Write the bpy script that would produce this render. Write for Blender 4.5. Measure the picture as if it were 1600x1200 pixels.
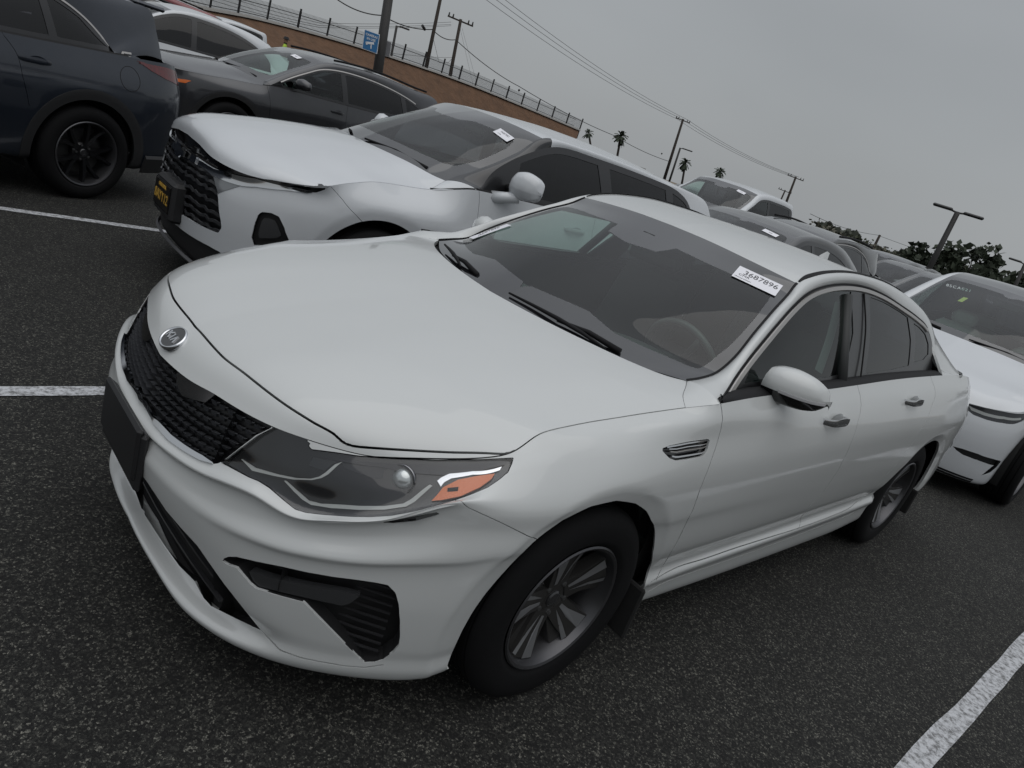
import bpy, math, random
import numpy as np
random.seed(7)
for _o in list(bpy.data.objects): bpy.data.objects.remove(_o)
SC=bpy.context.scene;COL=SC.collection
# ---------------------------------------------------------------- camera
CAM=(-1.5294,-1.8054,1.5418);YAW,PITCH,ROLL,FPX=.7439,.3330,.3316,1100.9
def make_camera():
    import mathutils
    f=mathutils.Vector((math.cos(YAW)*math.cos(PITCH),math.sin(YAW)*math.cos(PITCH),-math.sin(PITCH)))
    r=mathutils.Vector((math.sin(YAW),-math.cos(YAW),0));u=r.cross(f)
    r2=math.cos(ROLL)*r+math.sin(ROLL)*u;u2=-math.sin(ROLL)*r+math.cos(ROLL)*u
    cd=bpy.data.cameras.new('camera');c=bpy.data.objects.new('camera',cd);COL.objects.link(c)
    M=mathutils.Matrix((r2,u2,-f)).transposed().to_4x4();M.translation=mathutils.Vector(CAM);c.matrix_world=M
    cd.sensor_fit='HORIZONTAL';cd.sensor_width=36;cd.lens=36*FPX/1600;cd.clip_start=.05;cd.clip_end=4000;SC.camera=c
make_camera()
# ---------------------------------------------------------------- overcast daylight
SUN_EL,SUN_AZ=math.radians(70),math.radians(200)
def make_world():
    w=bpy.data.worlds.new('World');SC.world=w;w.use_nodes=True;nt=w.node_tree;nt.nodes.clear();N=nt.nodes.new;L=nt.links.new
    out=N('ShaderNodeOutputWorld');bg=N('ShaderNodeBackground');bg.inputs['Strength'].default_value=.1
    sky=N('ShaderNodeTexSky');sky.sky_type='NISHITA';sky.sun_disc=False;sky.sun_elevation=SUN_EL;sky.sun_rotation=SUN_AZ;sky.dust_density=4;sky.air_density=1.2
    # cloud layer: brighter overhead than near the horizon, faint soft structure
    tc=N('ShaderNodeTexCoord');sep=N('ShaderNodeSeparateXYZ');L(tc.outputs['Generated'],sep.inputs[0])
    ramp=N('ShaderNodeValToRGB');e=ramp.color_ramp.elements
    e[0].position=0;e[0].color=(3.30,3.46,3.58,1);e[1].position=1;e[1].color=(9.6,10.0,10.5,1)
    x=ramp.color_ramp.elements.new(.22);x.color=(3.45,3.62,3.75,1);x=ramp.color_ramp.elements.new(.36);x.color=(3.70,3.88,4.02,1)
    x=ramp.color_ramp.elements.new(.6);x.color=(4.6,4.8,5.1,1)
    L(sep.outputs['Z'],ramp.inputs[0])
    no=N('ShaderNodeTexNoise');no.inputs['Scale'].default_value=1.6;no.inputs['Detail'].default_value=3
    mp=N('ShaderNodeMapping');mp.inputs['Scale'].default_value=(1,1,2.5);L(tc.outputs['Generated'],mp.inputs[0]);L(mp.outputs[0],no.inputs['Vector'])
    mr=N('ShaderNodeMapRange');mr.inputs['From Min'].default_value=.3;mr.inputs['From Max'].default_value=.7;mr.inputs['To Min'].default_value=.93;mr.inputs['To Max'].default_value=1.07
    L(no.outputs['Fac'],mr.inputs[0])
    mu=N('ShaderNodeVectorMath');mu.operation='SCALE';L(ramp.outputs[0],mu.inputs[0]);L(mr.outputs[0],mu.inputs['Scale'])
    mx=N('ShaderNodeMix');mx.data_type='RGBA';mx.inputs[0].default_value=.93;L(sky.outputs[0],mx.inputs[6]);L(mu.outputs[0],mx.inputs[7])
    L(mx.outputs[2],bg.inputs[0]);L(bg.outputs[0],out.inputs[0])
make_world()
def make_sun():
    import mathutils
    l=bpy.data.lights.new('sun','SUN');l.energy=.7;l.angle=math.radians(80);l.color=(1,.97,.93);o=bpy.data.objects.new('sun',l);COL.objects.link(o)
    # direction towards the sun, same azimuth as the sky's sun_rotation
    d=mathutils.Vector((math.sin(SUN_AZ)*math.cos(SUN_EL),math.cos(SUN_AZ)*math.cos(SUN_EL),math.sin(SUN_EL)))
    o.rotation_euler=d.to_track_quat('Z','Y').to_euler();o.location=(0,0,30)
make_sun()
vs=SC.view_settings;vs.view_transform='Standard';vs.look='None';vs.exposure=0;vs.gamma=1;vs.use_curve_mapping=False
# ---------------------------------------------------------------- materials
MATS={}
def M(name,col=(.5,.5,.5),rough=.5,metal=0,coat=0,spec=.5,noise=None,bump=None,coatr=.03,sub=None):
    if name in MATS: return MATS[name]
    m=bpy.data.materials.new(name);m.use_nodes=True;nt=m.node_tree;b=nt.nodes['Principled BSDF'];MATS[name]=m
    b.inputs['Base Color'].default_value=(*col,1);b.inputs['Roughness'].default_value=rough;b.inputs['Metallic'].default_value=metal
    b.inputs['Specular IOR Level'].default_value=spec;b.inputs['Coat Weight'].default_value=coat;b.inputs['Coat Roughness'].default_value=coatr
    N=nt.nodes.new;L=nt.links.new
    tc=N('ShaderNodeTexCoord')
    if noise:
        sc,am=noise[:2];n=N('ShaderNodeTexNoise');n.inputs['Scale'].default_value=sc;n.inputs['Detail'].default_value=4;L(tc.outputs['Object'],n.inputs['Vector'])
        mx=N('ShaderNodeMix');mx.data_type='RGBA';mx.inputs[6].default_value=(*[c*(1-am) for c in col],1);mx.inputs[7].default_value=(*[min(1,c*(1+am)) for c in col],1)
        L(n.outputs['Fac'],mx.inputs[0]);L(mx.outputs[2],b.inputs['Base Color'])
        mr=N('ShaderNodeMapRange');mr.inputs['To Min'].default_value=max(0,rough-.06);mr.inputs['To Max'].default_value=min(1,rough+.1);L(n.outputs['Fac'],mr.inputs[0]);L(mr.outputs[0],b.inputs['Roughness'])
    if bump:
        sc,st,di=bump;n=N('ShaderNodeTexNoise');n.inputs['Scale'].default_value=sc;n.inputs['Detail'].default_value=3;L(tc.outputs['Object'],n.inputs['Vector'])
        bu=N('ShaderNodeBump');bu.inputs['Strength'].default_value=st;bu.inputs['Distance'].default_value=di;L(n.outputs['Fac'],bu.inputs['Height']);L(bu.outputs[0],b.inputs['Normal'])
    return m
def glass(name,tint,refl=1.0,rough=0.0):
    if name in MATS: return MATS[name]
    m=bpy.data.materials.new(name);m.use_nodes=True;nt=m.node_tree;nt.nodes.clear();N=nt.nodes.new;L=nt.links.new;MATS[name]=m
    o=N('ShaderNodeOutputMaterial');mx=N('ShaderNodeMixShader');t=N('ShaderNodeBsdfTransparent');g=N('ShaderNodeBsdfGlossy');f=N('ShaderNodeFresnel')
    ge=N('ShaderNodeNewGeometry');ma=N('ShaderNodeMath');ma.operation='MULTIPLY_ADD';ma.inputs[1].default_value=1/1.5-1.5;ma.inputs[2].default_value=1.5;L(ge.outputs['Backfacing'],ma.inputs[0]);L(ma.outputs[0],f.inputs['IOR']);t.inputs['Color'].default_value=(*tint,1);g.inputs['Roughness'].default_value=rough;g.inputs['Color'].default_value=(refl,refl,refl,1)
    L(f.outputs[0],mx.inputs[0]);L(t.outputs[0],mx.inputs[1]);L(g.outputs[0],mx.inputs[2]);L(mx.outputs[0],o.inputs[0]);return m
def paint(name,col,rough=.35,metal=0,flake=0,dust=0):
    """car paint: base under a clear coat, with light road dust low down and fine flake"""
    if name in MATS: return MATS[name]
    m=M(name,col,rough,metal,coat=1,coatr=.04);nt=m.node_tree;b=nt.nodes['Principled BSDF'];N=nt.nodes.new;L=nt.links.new
    tc=N('ShaderNodeTexCoord');n=N('ShaderNodeTexNoise');n.inputs['Scale'].default_value=2.2;n.inputs['Detail'].default_value=6;L(tc.outputs['Object'],n.inputs['Vector'])
    mr=N('ShaderNodeMapRange');mr.inputs['From Min'].default_value=.35;mr.inputs['From Max'].default_value=.75;mr.inputs['To Min'].default_value=.03;mr.inputs['To Max'].default_value=.12+dust*.2;L(n.outputs['Fac'],mr.inputs[0]);L(mr.outputs[0],b.inputs['Coat Roughness'])
    n2=N('ShaderNodeTexNoise');n2.inputs['Scale'].default_value=5;n2.inputs['Detail'].default_value=8;n2.inputs['Roughness'].default_value=.7;L(tc.outputs['Object'],n2.inputs['Vector'])
    mx=N('ShaderNodeMix');mx.data_type='RGBA';mx.inputs[6].default_value=(*col,1)
    du=[c*(1-dust)+d*dust for c,d in zip(col,(.28,.26,.23))];mx.inputs[7].default_value=(*[c*.965 for c in du],1);L(n2.outputs['Fac'],mx.inputs[0]);L(mx.outputs[2],b.inputs['Base Color'])
    if flake:
        v=N('ShaderNodeTexVoronoi');v.inputs['Scale'].default_value=900;L(tc.outputs['Object'],v.inputs['Vector'])
        bu=N('ShaderNodeBump');bu.inputs['Strength'].default_value=flake;bu.inputs['Distance'].default_value=.0006;L(v.outputs['Distance'],bu.inputs['Height']);L(bu.outputs[0],b.inputs['Normal'])
    return m
# ---------------------------------------------------------------- objects
def mk(name,V,F,mat,parent=None,LN=None,smooth=False,quads=None,loc=None):
    me=bpy.data.meshes.new(name);V=np.asarray(V,float)
    if len(V)==0 or len(F)==0: return None
    if isinstance(F,np.ndarray):
        n,k=F.shape;me.vertices.add(len(V));me.vertices.foreach_set('co',V[:,:3].astype('f').ravel());me.loops.add(n*k);me.loops.foreach_set('vertex_index',F.astype('i').ravel())
        me.polygons.add(n);me.polygons.foreach_set('loop_start',np.arange(0,n*k,k,dtype='i'));me.update(calc_edges=True)
    else: me.from_pydata(V[:,:3].tolist(),[],[list(map(int,f)) for f in F])
    me.validate(clean_customdata=False)
    mats=mat if isinstance(mat,(list,tuple)) else [mat]
    for q in mats: me.materials.append(q)
    if LN is not None and len(me.loops)==LN.shape[0]*LN.shape[1]:
        me.polygons.foreach_set('use_smooth',[True]*len(me.polygons));me.normals_split_custom_set(LN.reshape(-1,3).tolist())
    elif smooth: me.polygons.foreach_set('use_smooth',[True]*len(me.polygons))
    o=bpy.data.objects.new(name,me);COL.objects.link(o)
    if parent is not None: o.parent=parent
    if loc is not None: o.location=loc
    return o
def thing(name,label,cat,loc=(0,0,0),rz=0,group=None):
    o=bpy.data.objects.new(name,None);COL.objects.link(o);o.location=loc;o.rotation_euler=(0,0,rz);o.empty_display_size=.2
    o['label']=label;o['category']=cat
    if group: o['group']=group
    return o
def tag(o,label,cat,group=None):
    o['label']=label;o['category']=cat
    if group: o['group']=group
    return o
def copy_tree(o,parent=None):
    c=o.copy();COL.objects.link(c);c.parent=parent
    for ch in list(o.children): copy_tree(ch,c)
    return c
class MB:
    """collects simple solids into one mesh"""
    def __init__(s): s.V=[];s.F=[]
    def add(s,V,F):
        b=len(s.V);s.V+=[tuple(v) for v in V];s.F+=[tuple(i+b for i in f) for f in F];return s
    def box(s,c,d,R=None):
        x,y,z=[q/2 for q in d];P=[(a*x,b*y,e*z) for a in(-1,1) for b in(-1,1) for e in(-1,1)]
        P=np.array(P)
        if R is not None: P=P@np.asarray(R).T
        P=P+np.array(c);return s.add(P,[(0,1,3,2),(4,6,7,5),(0,4,5,1),(2,3,7,6),(0,2,6,4),(1,5,7,3)])
    def rbox(s,c,d,r=.01,R=None):
        """box with chamfered edges"""
        x,y,z=[q/2 for q in d];r=min(r,x*.9,y*.9,z*.9);P=[];idx={}
        for a in(-1,1):
            for b in(-1,1):
                for e in(-1,1):
                    for k,q in enumerate(((a*x,b*(y-r),e*(z-r)),(a*(x-r),b*y,e*(z-r)),(a*(x-r),b*(y-r),e*z))): idx[(a,b,e,k)]=len(P);P.append(q)
        F=[]
        for a in(-1,1): F.append([idx[(a,-1,-1,0)],idx[(a,1,-1,0)],idx[(a,1,1,0)],idx[(a,-1,1,0)]][::a]);F.append([idx[(-1,a,-1,1)],idx[(-1,a,1,1)],idx[(1,a,1,1)],idx[(1,a,-1,1)]][::a]);F.append([idx[(-1,-1,a,2)],idx[(1,-1,a,2)],idx[(1,1,a,2)],idx[(-1,1,a,2)]][::a])
        for a in(-1,1):
            for b in(-1,1):
                F.append([idx[(a,b,-1,0)],idx[(a,b,-1,1)],idx[(a,b,1,1)],idx[(a,b,1,0)]][::a*b]);F.append([idx[(a,-1,b,0)],idx[(a,1,b,0)],idx[(a,1,b,2)],idx[(a,-1,b,2)]][::a*b]);F.append([idx[(-1,a,b,1)],idx[(-1,a,b,2)],idx[(1,a,b,2)],idx[(1,a,b,1)]][::a*b])
        for a in(-1,1):
            for b in(-1,1):
                for e in(-1,1): F.append([idx[(a,b,e,0)],idx[(a,b,e,1)],idx[(a,b,e,2)]][::a*b*e])
        P=np.array(P)
        if R is not None: P=P@np.asarray(R).T
        return s.add(P+np.array(c),F)
    def tube(s,pts,r,n=8,caps=True):
        P=np.asarray(pts,float);m=len(P);rr=np.full(m,r) if np.isscalar(r) else np.asarray(r,float);b=len(s.V);T=np.gradient(P,axis=0)
        up=np.array([0,0,1.]) if abs(T[0][2])<.9*np.linalg.norm(T[0]) else np.array([1.,0,0])
        for i in range(m):
            t=T[i]/np.linalg.norm(T[i]);a=np.cross(t,up);a/=np.linalg.norm(a);c=np.cross(a,t);up=c
            for k in range(n): q=P[i]+rr[i]*(math.cos(2*math.pi*k/n)*a+math.sin(2*math.pi*k/n)*c);s.V.append(tuple(q))
        for i in range(m-1):
            for k in range(n): s.F.append((b+i*n+k,b+i*n+(k+1)%n,b+(i+1)*n+(k+1)%n,b+(i+1)*n+k))
        if caps: s.F.append(tuple(b+k for k in range(n))[::-1]);s.F.append(tuple(b+(m-1)*n+k for k in range(n)))
        return s
    def prism(s,poly,f0,f1):
        """poly 2D list; f0,f1 map (a,b)->xyz for the two faces"""
        n=len(poly);b=len(s.V);s.V+=[tuple(f0(*p)) for p in poly]+[tuple(f1(*p)) for p in poly]
        s.F.append(tuple(b+i for i in range(n))[::-1]);s.F.append(tuple(b+n+i for i in range(n)))
        for i in range(n): j=(i+1)%n;s.F.append((b+i,b+j,b+n+j,b+n+i))
        return s
    def lathe(s,prof,n=48,axis='y',c=(0,0,0),closed=False):
        b=len(s.V);m=len(prof)
        for k in range(n):
            a=2*math.pi*k/n
            for r,h in prof:
                q={'y':(r*math.cos(a),h,r*math.sin(a)),'z':(r*math.cos(a),r*math.sin(a),h),'x':(h,r*math.cos(a),r*math.sin(a))}[axis];s.V.append(tuple(q[i]+c[i] for i in range(3)))
        mm=m if closed else m-1
        for k in range(n):
            k2=(k+1)%n
            for i in range(mm): j=(i+1)%m;s.F.append((b+k*m+i,b+k2*m+i,b+k2*m+j,b+k*m+j))
        return s
    def ribbon(s,pts,nrm,w,h):
        """flat bar following pts, width w across, height h along nrm"""
        P=np.asarray(pts,float);Nn=np.asarray(nrm,float);T=np.gradient(P,axis=0);T/=np.linalg.norm(T,axis=1,keepdims=True);S=np.cross(T,Nn);S/=np.linalg.norm(S,axis=1,keepdims=True);b=len(s.V);ww=np.broadcast_to(w,(len(P),))
        for i in range(len(P)):
            for a,e in ((-.5,0),(-.38,1),(.38,1),(.5,0)): s.V.append(tuple(P[i]+S[i]*a*ww[i]+Nn[i]*e*h))
        for i in range(len(P)-1):
            for k in range(3): s.F.append((b+i*4+k,b+i*4+k+1,b+i*4+4+k+1,b+i*4+4+k))
        s.F.append((b,b+1,b+2,b+3));e=b+4*(len(P)-1);s.F.append((e+3,e+2,e+1,e));return s
    def build(s,name,mat,parent=None,smooth=False,angle=None,loc=None):
        o=mk(name,np.array(s.V),s.F,mat,parent,smooth=smooth or angle is not None,loc=loc)
        if angle is not None: sharp(o.data,angle)
        return o
def sharp(me,ang):
    """mark edges sharper than ang (degrees) so smooth shading breaks there"""
    import bmesh
    bm=bmesh.new();bm.from_mesh(me);bmesh.ops.recalc_face_normals(bm,faces=bm.faces);a=math.radians(ang)
    for e in bm.edges: e.smooth=not(len(e.link_faces)!=2 or e.calc_face_angle(0)>a)
    bm.to_mesh(me);bm.free()
def text_mesh(txt,size,depth=.0005,bold=0,spacing=1.0,sx=1.0):
    cu=bpy.data.curves.new('t','FONT');cu.body=txt;cu.size=size;cu.extrude=depth;cu.align_x='CENTER';cu.align_y='CENTER';cu.space_character=spacing;cu.resolution_u=3
    if bold: cu.offset=bold
    o=bpy.data.objects.new('t',cu);COL.objects.link(o);bpy.context.view_layer.update();me=bpy.data.meshes.new_from_object(o.evaluated_get(bpy.context.evaluated_depsgraph_get()))
    V=np.array([v.co[:] for v in me.vertices]) if len(me.vertices) else np.zeros((0,3));F=[tuple(p.vertices) for p in me.polygons]
    bpy.data.objects.remove(o);bpy.data.curves.remove(cu);bpy.data.meshes.remove(me);V[:,0]*=sx;return V,F
def put_text(txt,size,pos,right,up,mat,name='lettering',parent=None,depth=.0005,bold=0,spacing=1.0,sx=1.0):
    V,F=text_mesh(txt,size,depth,bold,spacing,sx);r=np.asarray(right,float);u=np.asarray(up,float);r/=np.linalg.norm(r);u=u-r*(u@r);u/=np.linalg.norm(u);n=np.cross(r,u)
    W=np.asarray(pos,float)+V[:,:1]*r+V[:,1:2]*u+V[:,2:3]*n
    return mk(name,W,F,mat,parent)

# ---------------------------------------------------------------- curves
def pchip(x, y, q):
    x=np.asarray(x,float);y=np.asarray(y,float);q=np.asarray(q,float)
    if len(x)==1: return np.full(q.shape,y[0])
    if len(x)==2: return np.interp(q,x,y)
    h=np.diff(x);d=np.diff(y)/h;m=np.zeros(len(x))
    for i in range(1,len(x)-1):
        if d[i-1]*d[i]>0:
            w1=2*h[i]+h[i-1];w2=h[i]+2*h[i-1];m[i]=(w1+w2)/(w1/d[i-1]+w2/d[i])
    m[0]=d[0];m[-1]=d[-1]
    i=np.clip(np.searchsorted(x,q,side='right')-1,0,len(h)-1)
    t=np.clip((q-x[i])/h[i],0,1);t2=t*t;t3=t2*t
    return (2*t3-3*t2+1)*y[i]+(t3-2*t2+t)*h[i]*m[i]+(-2*t3+3*t2)*y[i+1]+(t3-t2)*h[i]*m[i+1]
def spline(x, Y, q, clamp0=None, clamp1=None):
    """C2 cubic spline of columns Y over knots x; clamp = end slope or None (natural)"""
    x=np.asarray(x,float);Y=np.asarray(Y,float);one=Y.ndim==1
    if one: Y=Y[:,None]
    n=len(x);h=np.diff(x);A=np.zeros((n,n));B=np.zeros((n,Y.shape[1]))
    for i in range(1,n-1):
        A[i,i-1]=h[i-1];A[i,i]=2*(h[i-1]+h[i]);A[i,i+1]=h[i]
        B[i]=6*((Y[i+1]-Y[i])/h[i]-(Y[i]-Y[i-1])/h[i-1])
    if clamp0 is None: A[0,0]=1
    else: A[0,0]=2*h[0];A[0,1]=h[0];B[0]=6*((Y[1]-Y[0])/h[0]-np.asarray(clamp0))
    if clamp1 is None: A[-1,-1]=1
    else: A[-1,-1]=2*h[-1];A[-1,-2]=h[-1];B[-1]=6*(np.asarray(clamp1)-(Y[-1]-Y[-2])/h[-1])
    M=np.linalg.solve(A,B);q=np.asarray(q,float)
    i=np.clip(np.searchsorted(x,q,side='right')-1,0,n-2);H=h[i][:,None];a=((x[i+1]-q)/h[i])[:,None];b=1-a
    r=a*Y[i]+b*Y[i+1]+((a**3-a)*M[i]+(b**3-b)*M[i+1])*H*H/6
    return r[:,0] if one else r
def arclen(P):
    P=np.asarray(P,float);return np.concatenate([[0],np.cumsum(np.linalg.norm(np.diff(P,axis=0),axis=1))])
def smooth_curve(P, n, closed=False):
    """centripetal Catmull-Rom through P, resampled to n points evenly"""
    P=np.asarray(P,float)
    if closed: Q=np.vstack([P[-1:],P,P[:2]])
    else: Q=np.vstack([2*P[0]-P[1],P,2*P[-1]-P[-2]])
    out=[]
    for i in range(1,len(Q)-2):
        p0,p1,p2,p3=Q[i-1:i+3];t0=0
        t1=t0+max(np.linalg.norm(p1-p0),1e-9)**.5;t2=t1+max(np.linalg.norm(p2-p1),1e-9)**.5;t3=t2+max(np.linalg.norm(p3-p2),1e-9)**.5
        t=np.linspace(t1,t2,13)[:-1,None]
        a1=(t1-t)/(t1-t0)*p0+(t-t0)/(t1-t0)*p1;a2=(t2-t)/(t2-t1)*p1+(t-t1)/(t2-t1)*p2;a3=(t3-t)/(t3-t2)*p2+(t-t2)/(t3-t2)*p3
        b1=(t2-t)/(t2-t0)*a1+(t-t0)/(t2-t0)*a2;b2=(t3-t)/(t3-t1)*a2+(t-t1)/(t3-t1)*a3
        out.append((t2-t)/(t2-t1)*b1+(t-t1)/(t2-t1)*b2)
    out.append((P[:1] if closed else P[-1:]));C=np.vstack(out)
    return resample(C,n)
def resample(C, n):
    s=arclen(C);q=np.linspace(0,s[-1],n);return np.stack([np.interp(q,s,C[:,k]) for k in range(C.shape[1])],1)
def gsm(a, k):
    """smooth rows of a along axis 0 with edge-replicated gaussian of sigma k samples"""
    if k<=0: return a
    r=int(3*k)+1;w=np.exp(-.5*(np.arange(-r,r+1)/k)**2);w/=w.sum()
    ap=np.concatenate([2*a[:1]-a[r:0:-1],a,2*a[-1:]-a[-2:-r-2:-1]])
    return sum(w[j]*ap[j:j+len(a)] for j in range(2*r+1))
# ---------------------------------------------------------------- grid surfaces: arrays G[nu,nv,3]
def cr_rows(R, sub):
    """R: [rows,n,3] -> dense [(rows-1)*sub+1,n,3], centripetal Catmull-Rom over rows"""
    Q=np.concatenate([2*R[:1]-R[1:2],R,2*R[-1:]-R[-2:-1]]);out=[]
    for i in range(1,len(Q)-2):
        p0,p1,p2,p3=Q[i-1:i+3]
        d=lambda a,b:np.maximum(np.linalg.norm(a-b,axis=-1),1e-4)[:,None]**.5
        t0=np.zeros((R.shape[1],1));t1=t0+d(p0,p1);t2=t1+d(p1,p2);t3=t2+d(p2,p3)
        n=sub[i-1] if hasattr(sub,'__len__') else sub
        for k in range(n):
            t=t1+(t2-t1)*k/n
            a1=(t1-t)/(t1-t0)*p0+(t-t0)/(t1-t0)*p1;a2=(t2-t)/(t2-t1)*p1+(t-t1)/(t2-t1)*p2;a3=(t3-t)/(t3-t2)*p2+(t-t2)/(t3-t2)*p3
            b1=(t2-t)/(t2-t0)*a1+(t-t0)/(t2-t0)*a2;b2=(t3-t)/(t3-t1)*a2+(t-t1)/(t3-t1)*a3
            out.append((t2-t)/(t2-t1)*b1+(t-t1)/(t2-t1)*b2)
    out.append(R[-1]);return np.stack(out)
class Surf:
    """half surface on the +Y side (y>=0); G[nu,nv,3]; u along axis0, v axis1, uv in 0..1"""
    def __init__(s, G, flip=False, sym_u0=False, sym_v0=False, sym_u1=False, sym_v1=False):
        s.G=G;nu,nv=G.shape[:2];A=G
        # pad for normals with mirror where the edge lies on the symmetry plane
        def mir(x): return x*np.array([1,-1,1])
        top=mir(A[1:2]) if sym_u0 else 2*A[:1]-A[1:2]
        bot=mir(A[-2:-1]) if sym_u1 else 2*A[-1:]-A[-2:-1]
        Au=np.concatenate([top,A,bot]);du=Au[2:]-Au[:-2]
        lf=mir(A[:,1:2]) if sym_v0 else 2*A[:,:1]-A[:,1:2]
        rt=mir(A[:,-2:-1]) if sym_v1 else 2*A[:,-1:]-A[:,-2:-1]
        Av=np.concatenate([lf,A,rt],1);dv=Av[:,2:]-Av[:,:-2]
        N=np.cross(du,dv);L=np.linalg.norm(N,axis=2,keepdims=True);N=N/np.maximum(L,1e-12)
        s.flip=flip
        if flip: N=-N
        s.N=N
        U,V=np.meshgrid(np.linspace(0,1,nu),np.linspace(0,1,nv),indexing='ij')
        s.UV=np.stack([U,V],2)
    def mesh(s):
        nu,nv=s.G.shape[:2];V=np.concatenate([s.G,s.N,s.UV],2).reshape(-1,8)
        i=np.arange(nu*nv).reshape(nu,nv);a=i[:-1,:-1].ravel();b=i[1:,:-1].ravel();c=i[1:,1:].ravel();d=i[:-1,1:].ravel()
        F=np.concatenate([np.stack([a,b,c],1),np.stack([a,c,d],1)])
        if s.flip: F=F[:,::-1]
        P=V[:,:3];ar=np.linalg.norm(np.cross(P[F[:,1]]-P[F[:,0]],P[F[:,2]]-P[F[:,0]]),axis=1)
        return V,F[ar>1e-10]
    def at(s, uv):
        uv=np.asarray(uv,float);nu,nv=s.G.shape[:2];x=np.clip(uv[...,0],0,1)*(nu-1);y=np.clip(uv[...,1],0,1)*(nv-1)
        i=np.minimum(x.astype(int),nu-2);j=np.minimum(y.astype(int),nv-2);a=(x-i)[...,None];b=(y-j)[...,None]
        f=lambda G:(1-a)*(1-b)*G[i,j]+a*(1-b)*G[i+1,j]+(1-a)*b*G[i,j+1]+a*b*G[i+1,j+1]
        P=f(s.G);N=f(s.N);return P,N/np.linalg.norm(N,axis=-1,keepdims=True)
# ---------------------------------------------------------------- mesh cutting
def cut(V, F, f, eps=2e-5):
    f=np.where(np.abs(f)<eps,0,f);s=np.sign(f).astype(int);S=s[F];mx=S.max(1);mn=S.min(1);need=(mx>0)&(mn<0)
    if not need.any(): return V,F,f
    keep=F[~need];T=F[need];ST=S[need]
    E=np.concatenate([T[:,[0,1]],T[:,[1,2]],T[:,[2,0]]]);X=(s[E[:,0]]*s[E[:,1]])<0
    Es=np.sort(E[X],1);key=Es[:,0].astype(np.int64)*len(V)+Es[:,1];uk,inv=np.unique(key,return_inverse=True)
    a=(uk//len(V)).astype(int);b=(uk%len(V)).astype(int);t=(f[a]/(f[a]-f[b]))[:,None];NV=V[a]*(1-t)+V[b]*t
    nl=np.linalg.norm(NV[:,3:6],axis=1,keepdims=True);NV[:,3:6]/=np.maximum(nl,1e-9)
    ids=np.full(len(E),-1);ids[X]=len(V)+inv.ravel();m=len(T);e01,e12,e20=ids[:m],ids[m:2*m],ids[2*m:]
    out=[keep]
    has0=(ST==0).any(1)
    # one zero vertex: rotate so that vertex 0 is the zero
    if has0.any():
        Z=T[has0];z=np.argmax(ST[has0]==0,axis=1);r=np.arange(len(Z));v0=Z[r,z];v1=Z[r,(z+1)%3];v2=Z[r,(z+2)%3]
        ee=np.stack([e01[has0],e12[has0],e20[has0]],1);e=ee[r,(z+1)%3]
        out+= [np.stack([v0,v1,e],1),np.stack([v0,e,v2],1)]
    n0=~has0
    if n0.any():
        Z=T[n0];SZ=ST[n0];tot=SZ.sum(1);lone=np.argmax(SZ==(-np.sign(tot))[:,None],axis=1);r=np.arange(len(Z))
        v0=Z[r,lone];v1=Z[r,(lone+1)%3];v2=Z[r,(lone+2)%3];ee=np.stack([e01[n0],e12[n0],e20[n0]],1)
        ea=ee[r,lone];eb=ee[r,(lone+2)%3]
        out+=[np.stack([v0,ea,eb],1),np.stack([ea,v1,v2],1),np.stack([ea,v2,eb],1)]
    return np.vstack([V,NV]),np.vstack(out),np.concatenate([f,np.zeros(len(NV))])
def inpoly(P, Q):
    x,y=P[:,0],P[:,1];r=np.zeros(len(P),bool);n=len(Q)
    for i in range(n):
        x1,y1=Q[i];x2,y2=Q[(i+1)%n]
        if y1==y2: continue
        c=((y1>y)!=(y2>y))&(x<(x2-x1)*(y-y1)/(y2-y1)+x1);r^=c
    return r
def segdist(P, C, closed=True, lim=None):
    """distance of points P[n,3] to polyline C[m,3]"""
    A=C;B=np.roll(C,-1,axis=0)
    if not closed: A=C[:-1];B=C[1:]
    d=np.full(len(P),1e9)
    for a,b in zip(A,B):
        ab=b-a;L=ab@ab
        if L<1e-14: continue
        t=np.clip((P-a)@ab/L,0,1);v=P-a-t[:,None]*ab;d=np.minimum(d,np.einsum('ij,ij->i',v,v))
    return np.sqrt(d)
def near_dist(P, C, closed, r):
    lo=C.min(0)-r;hi=C.max(0)+r;m=((P>=lo)&(P<=hi)).all(1);d=np.full(len(P),r)
    if m.any(): d[m]=np.minimum(segdist(P[m],C,closed),r)
    return d
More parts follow.
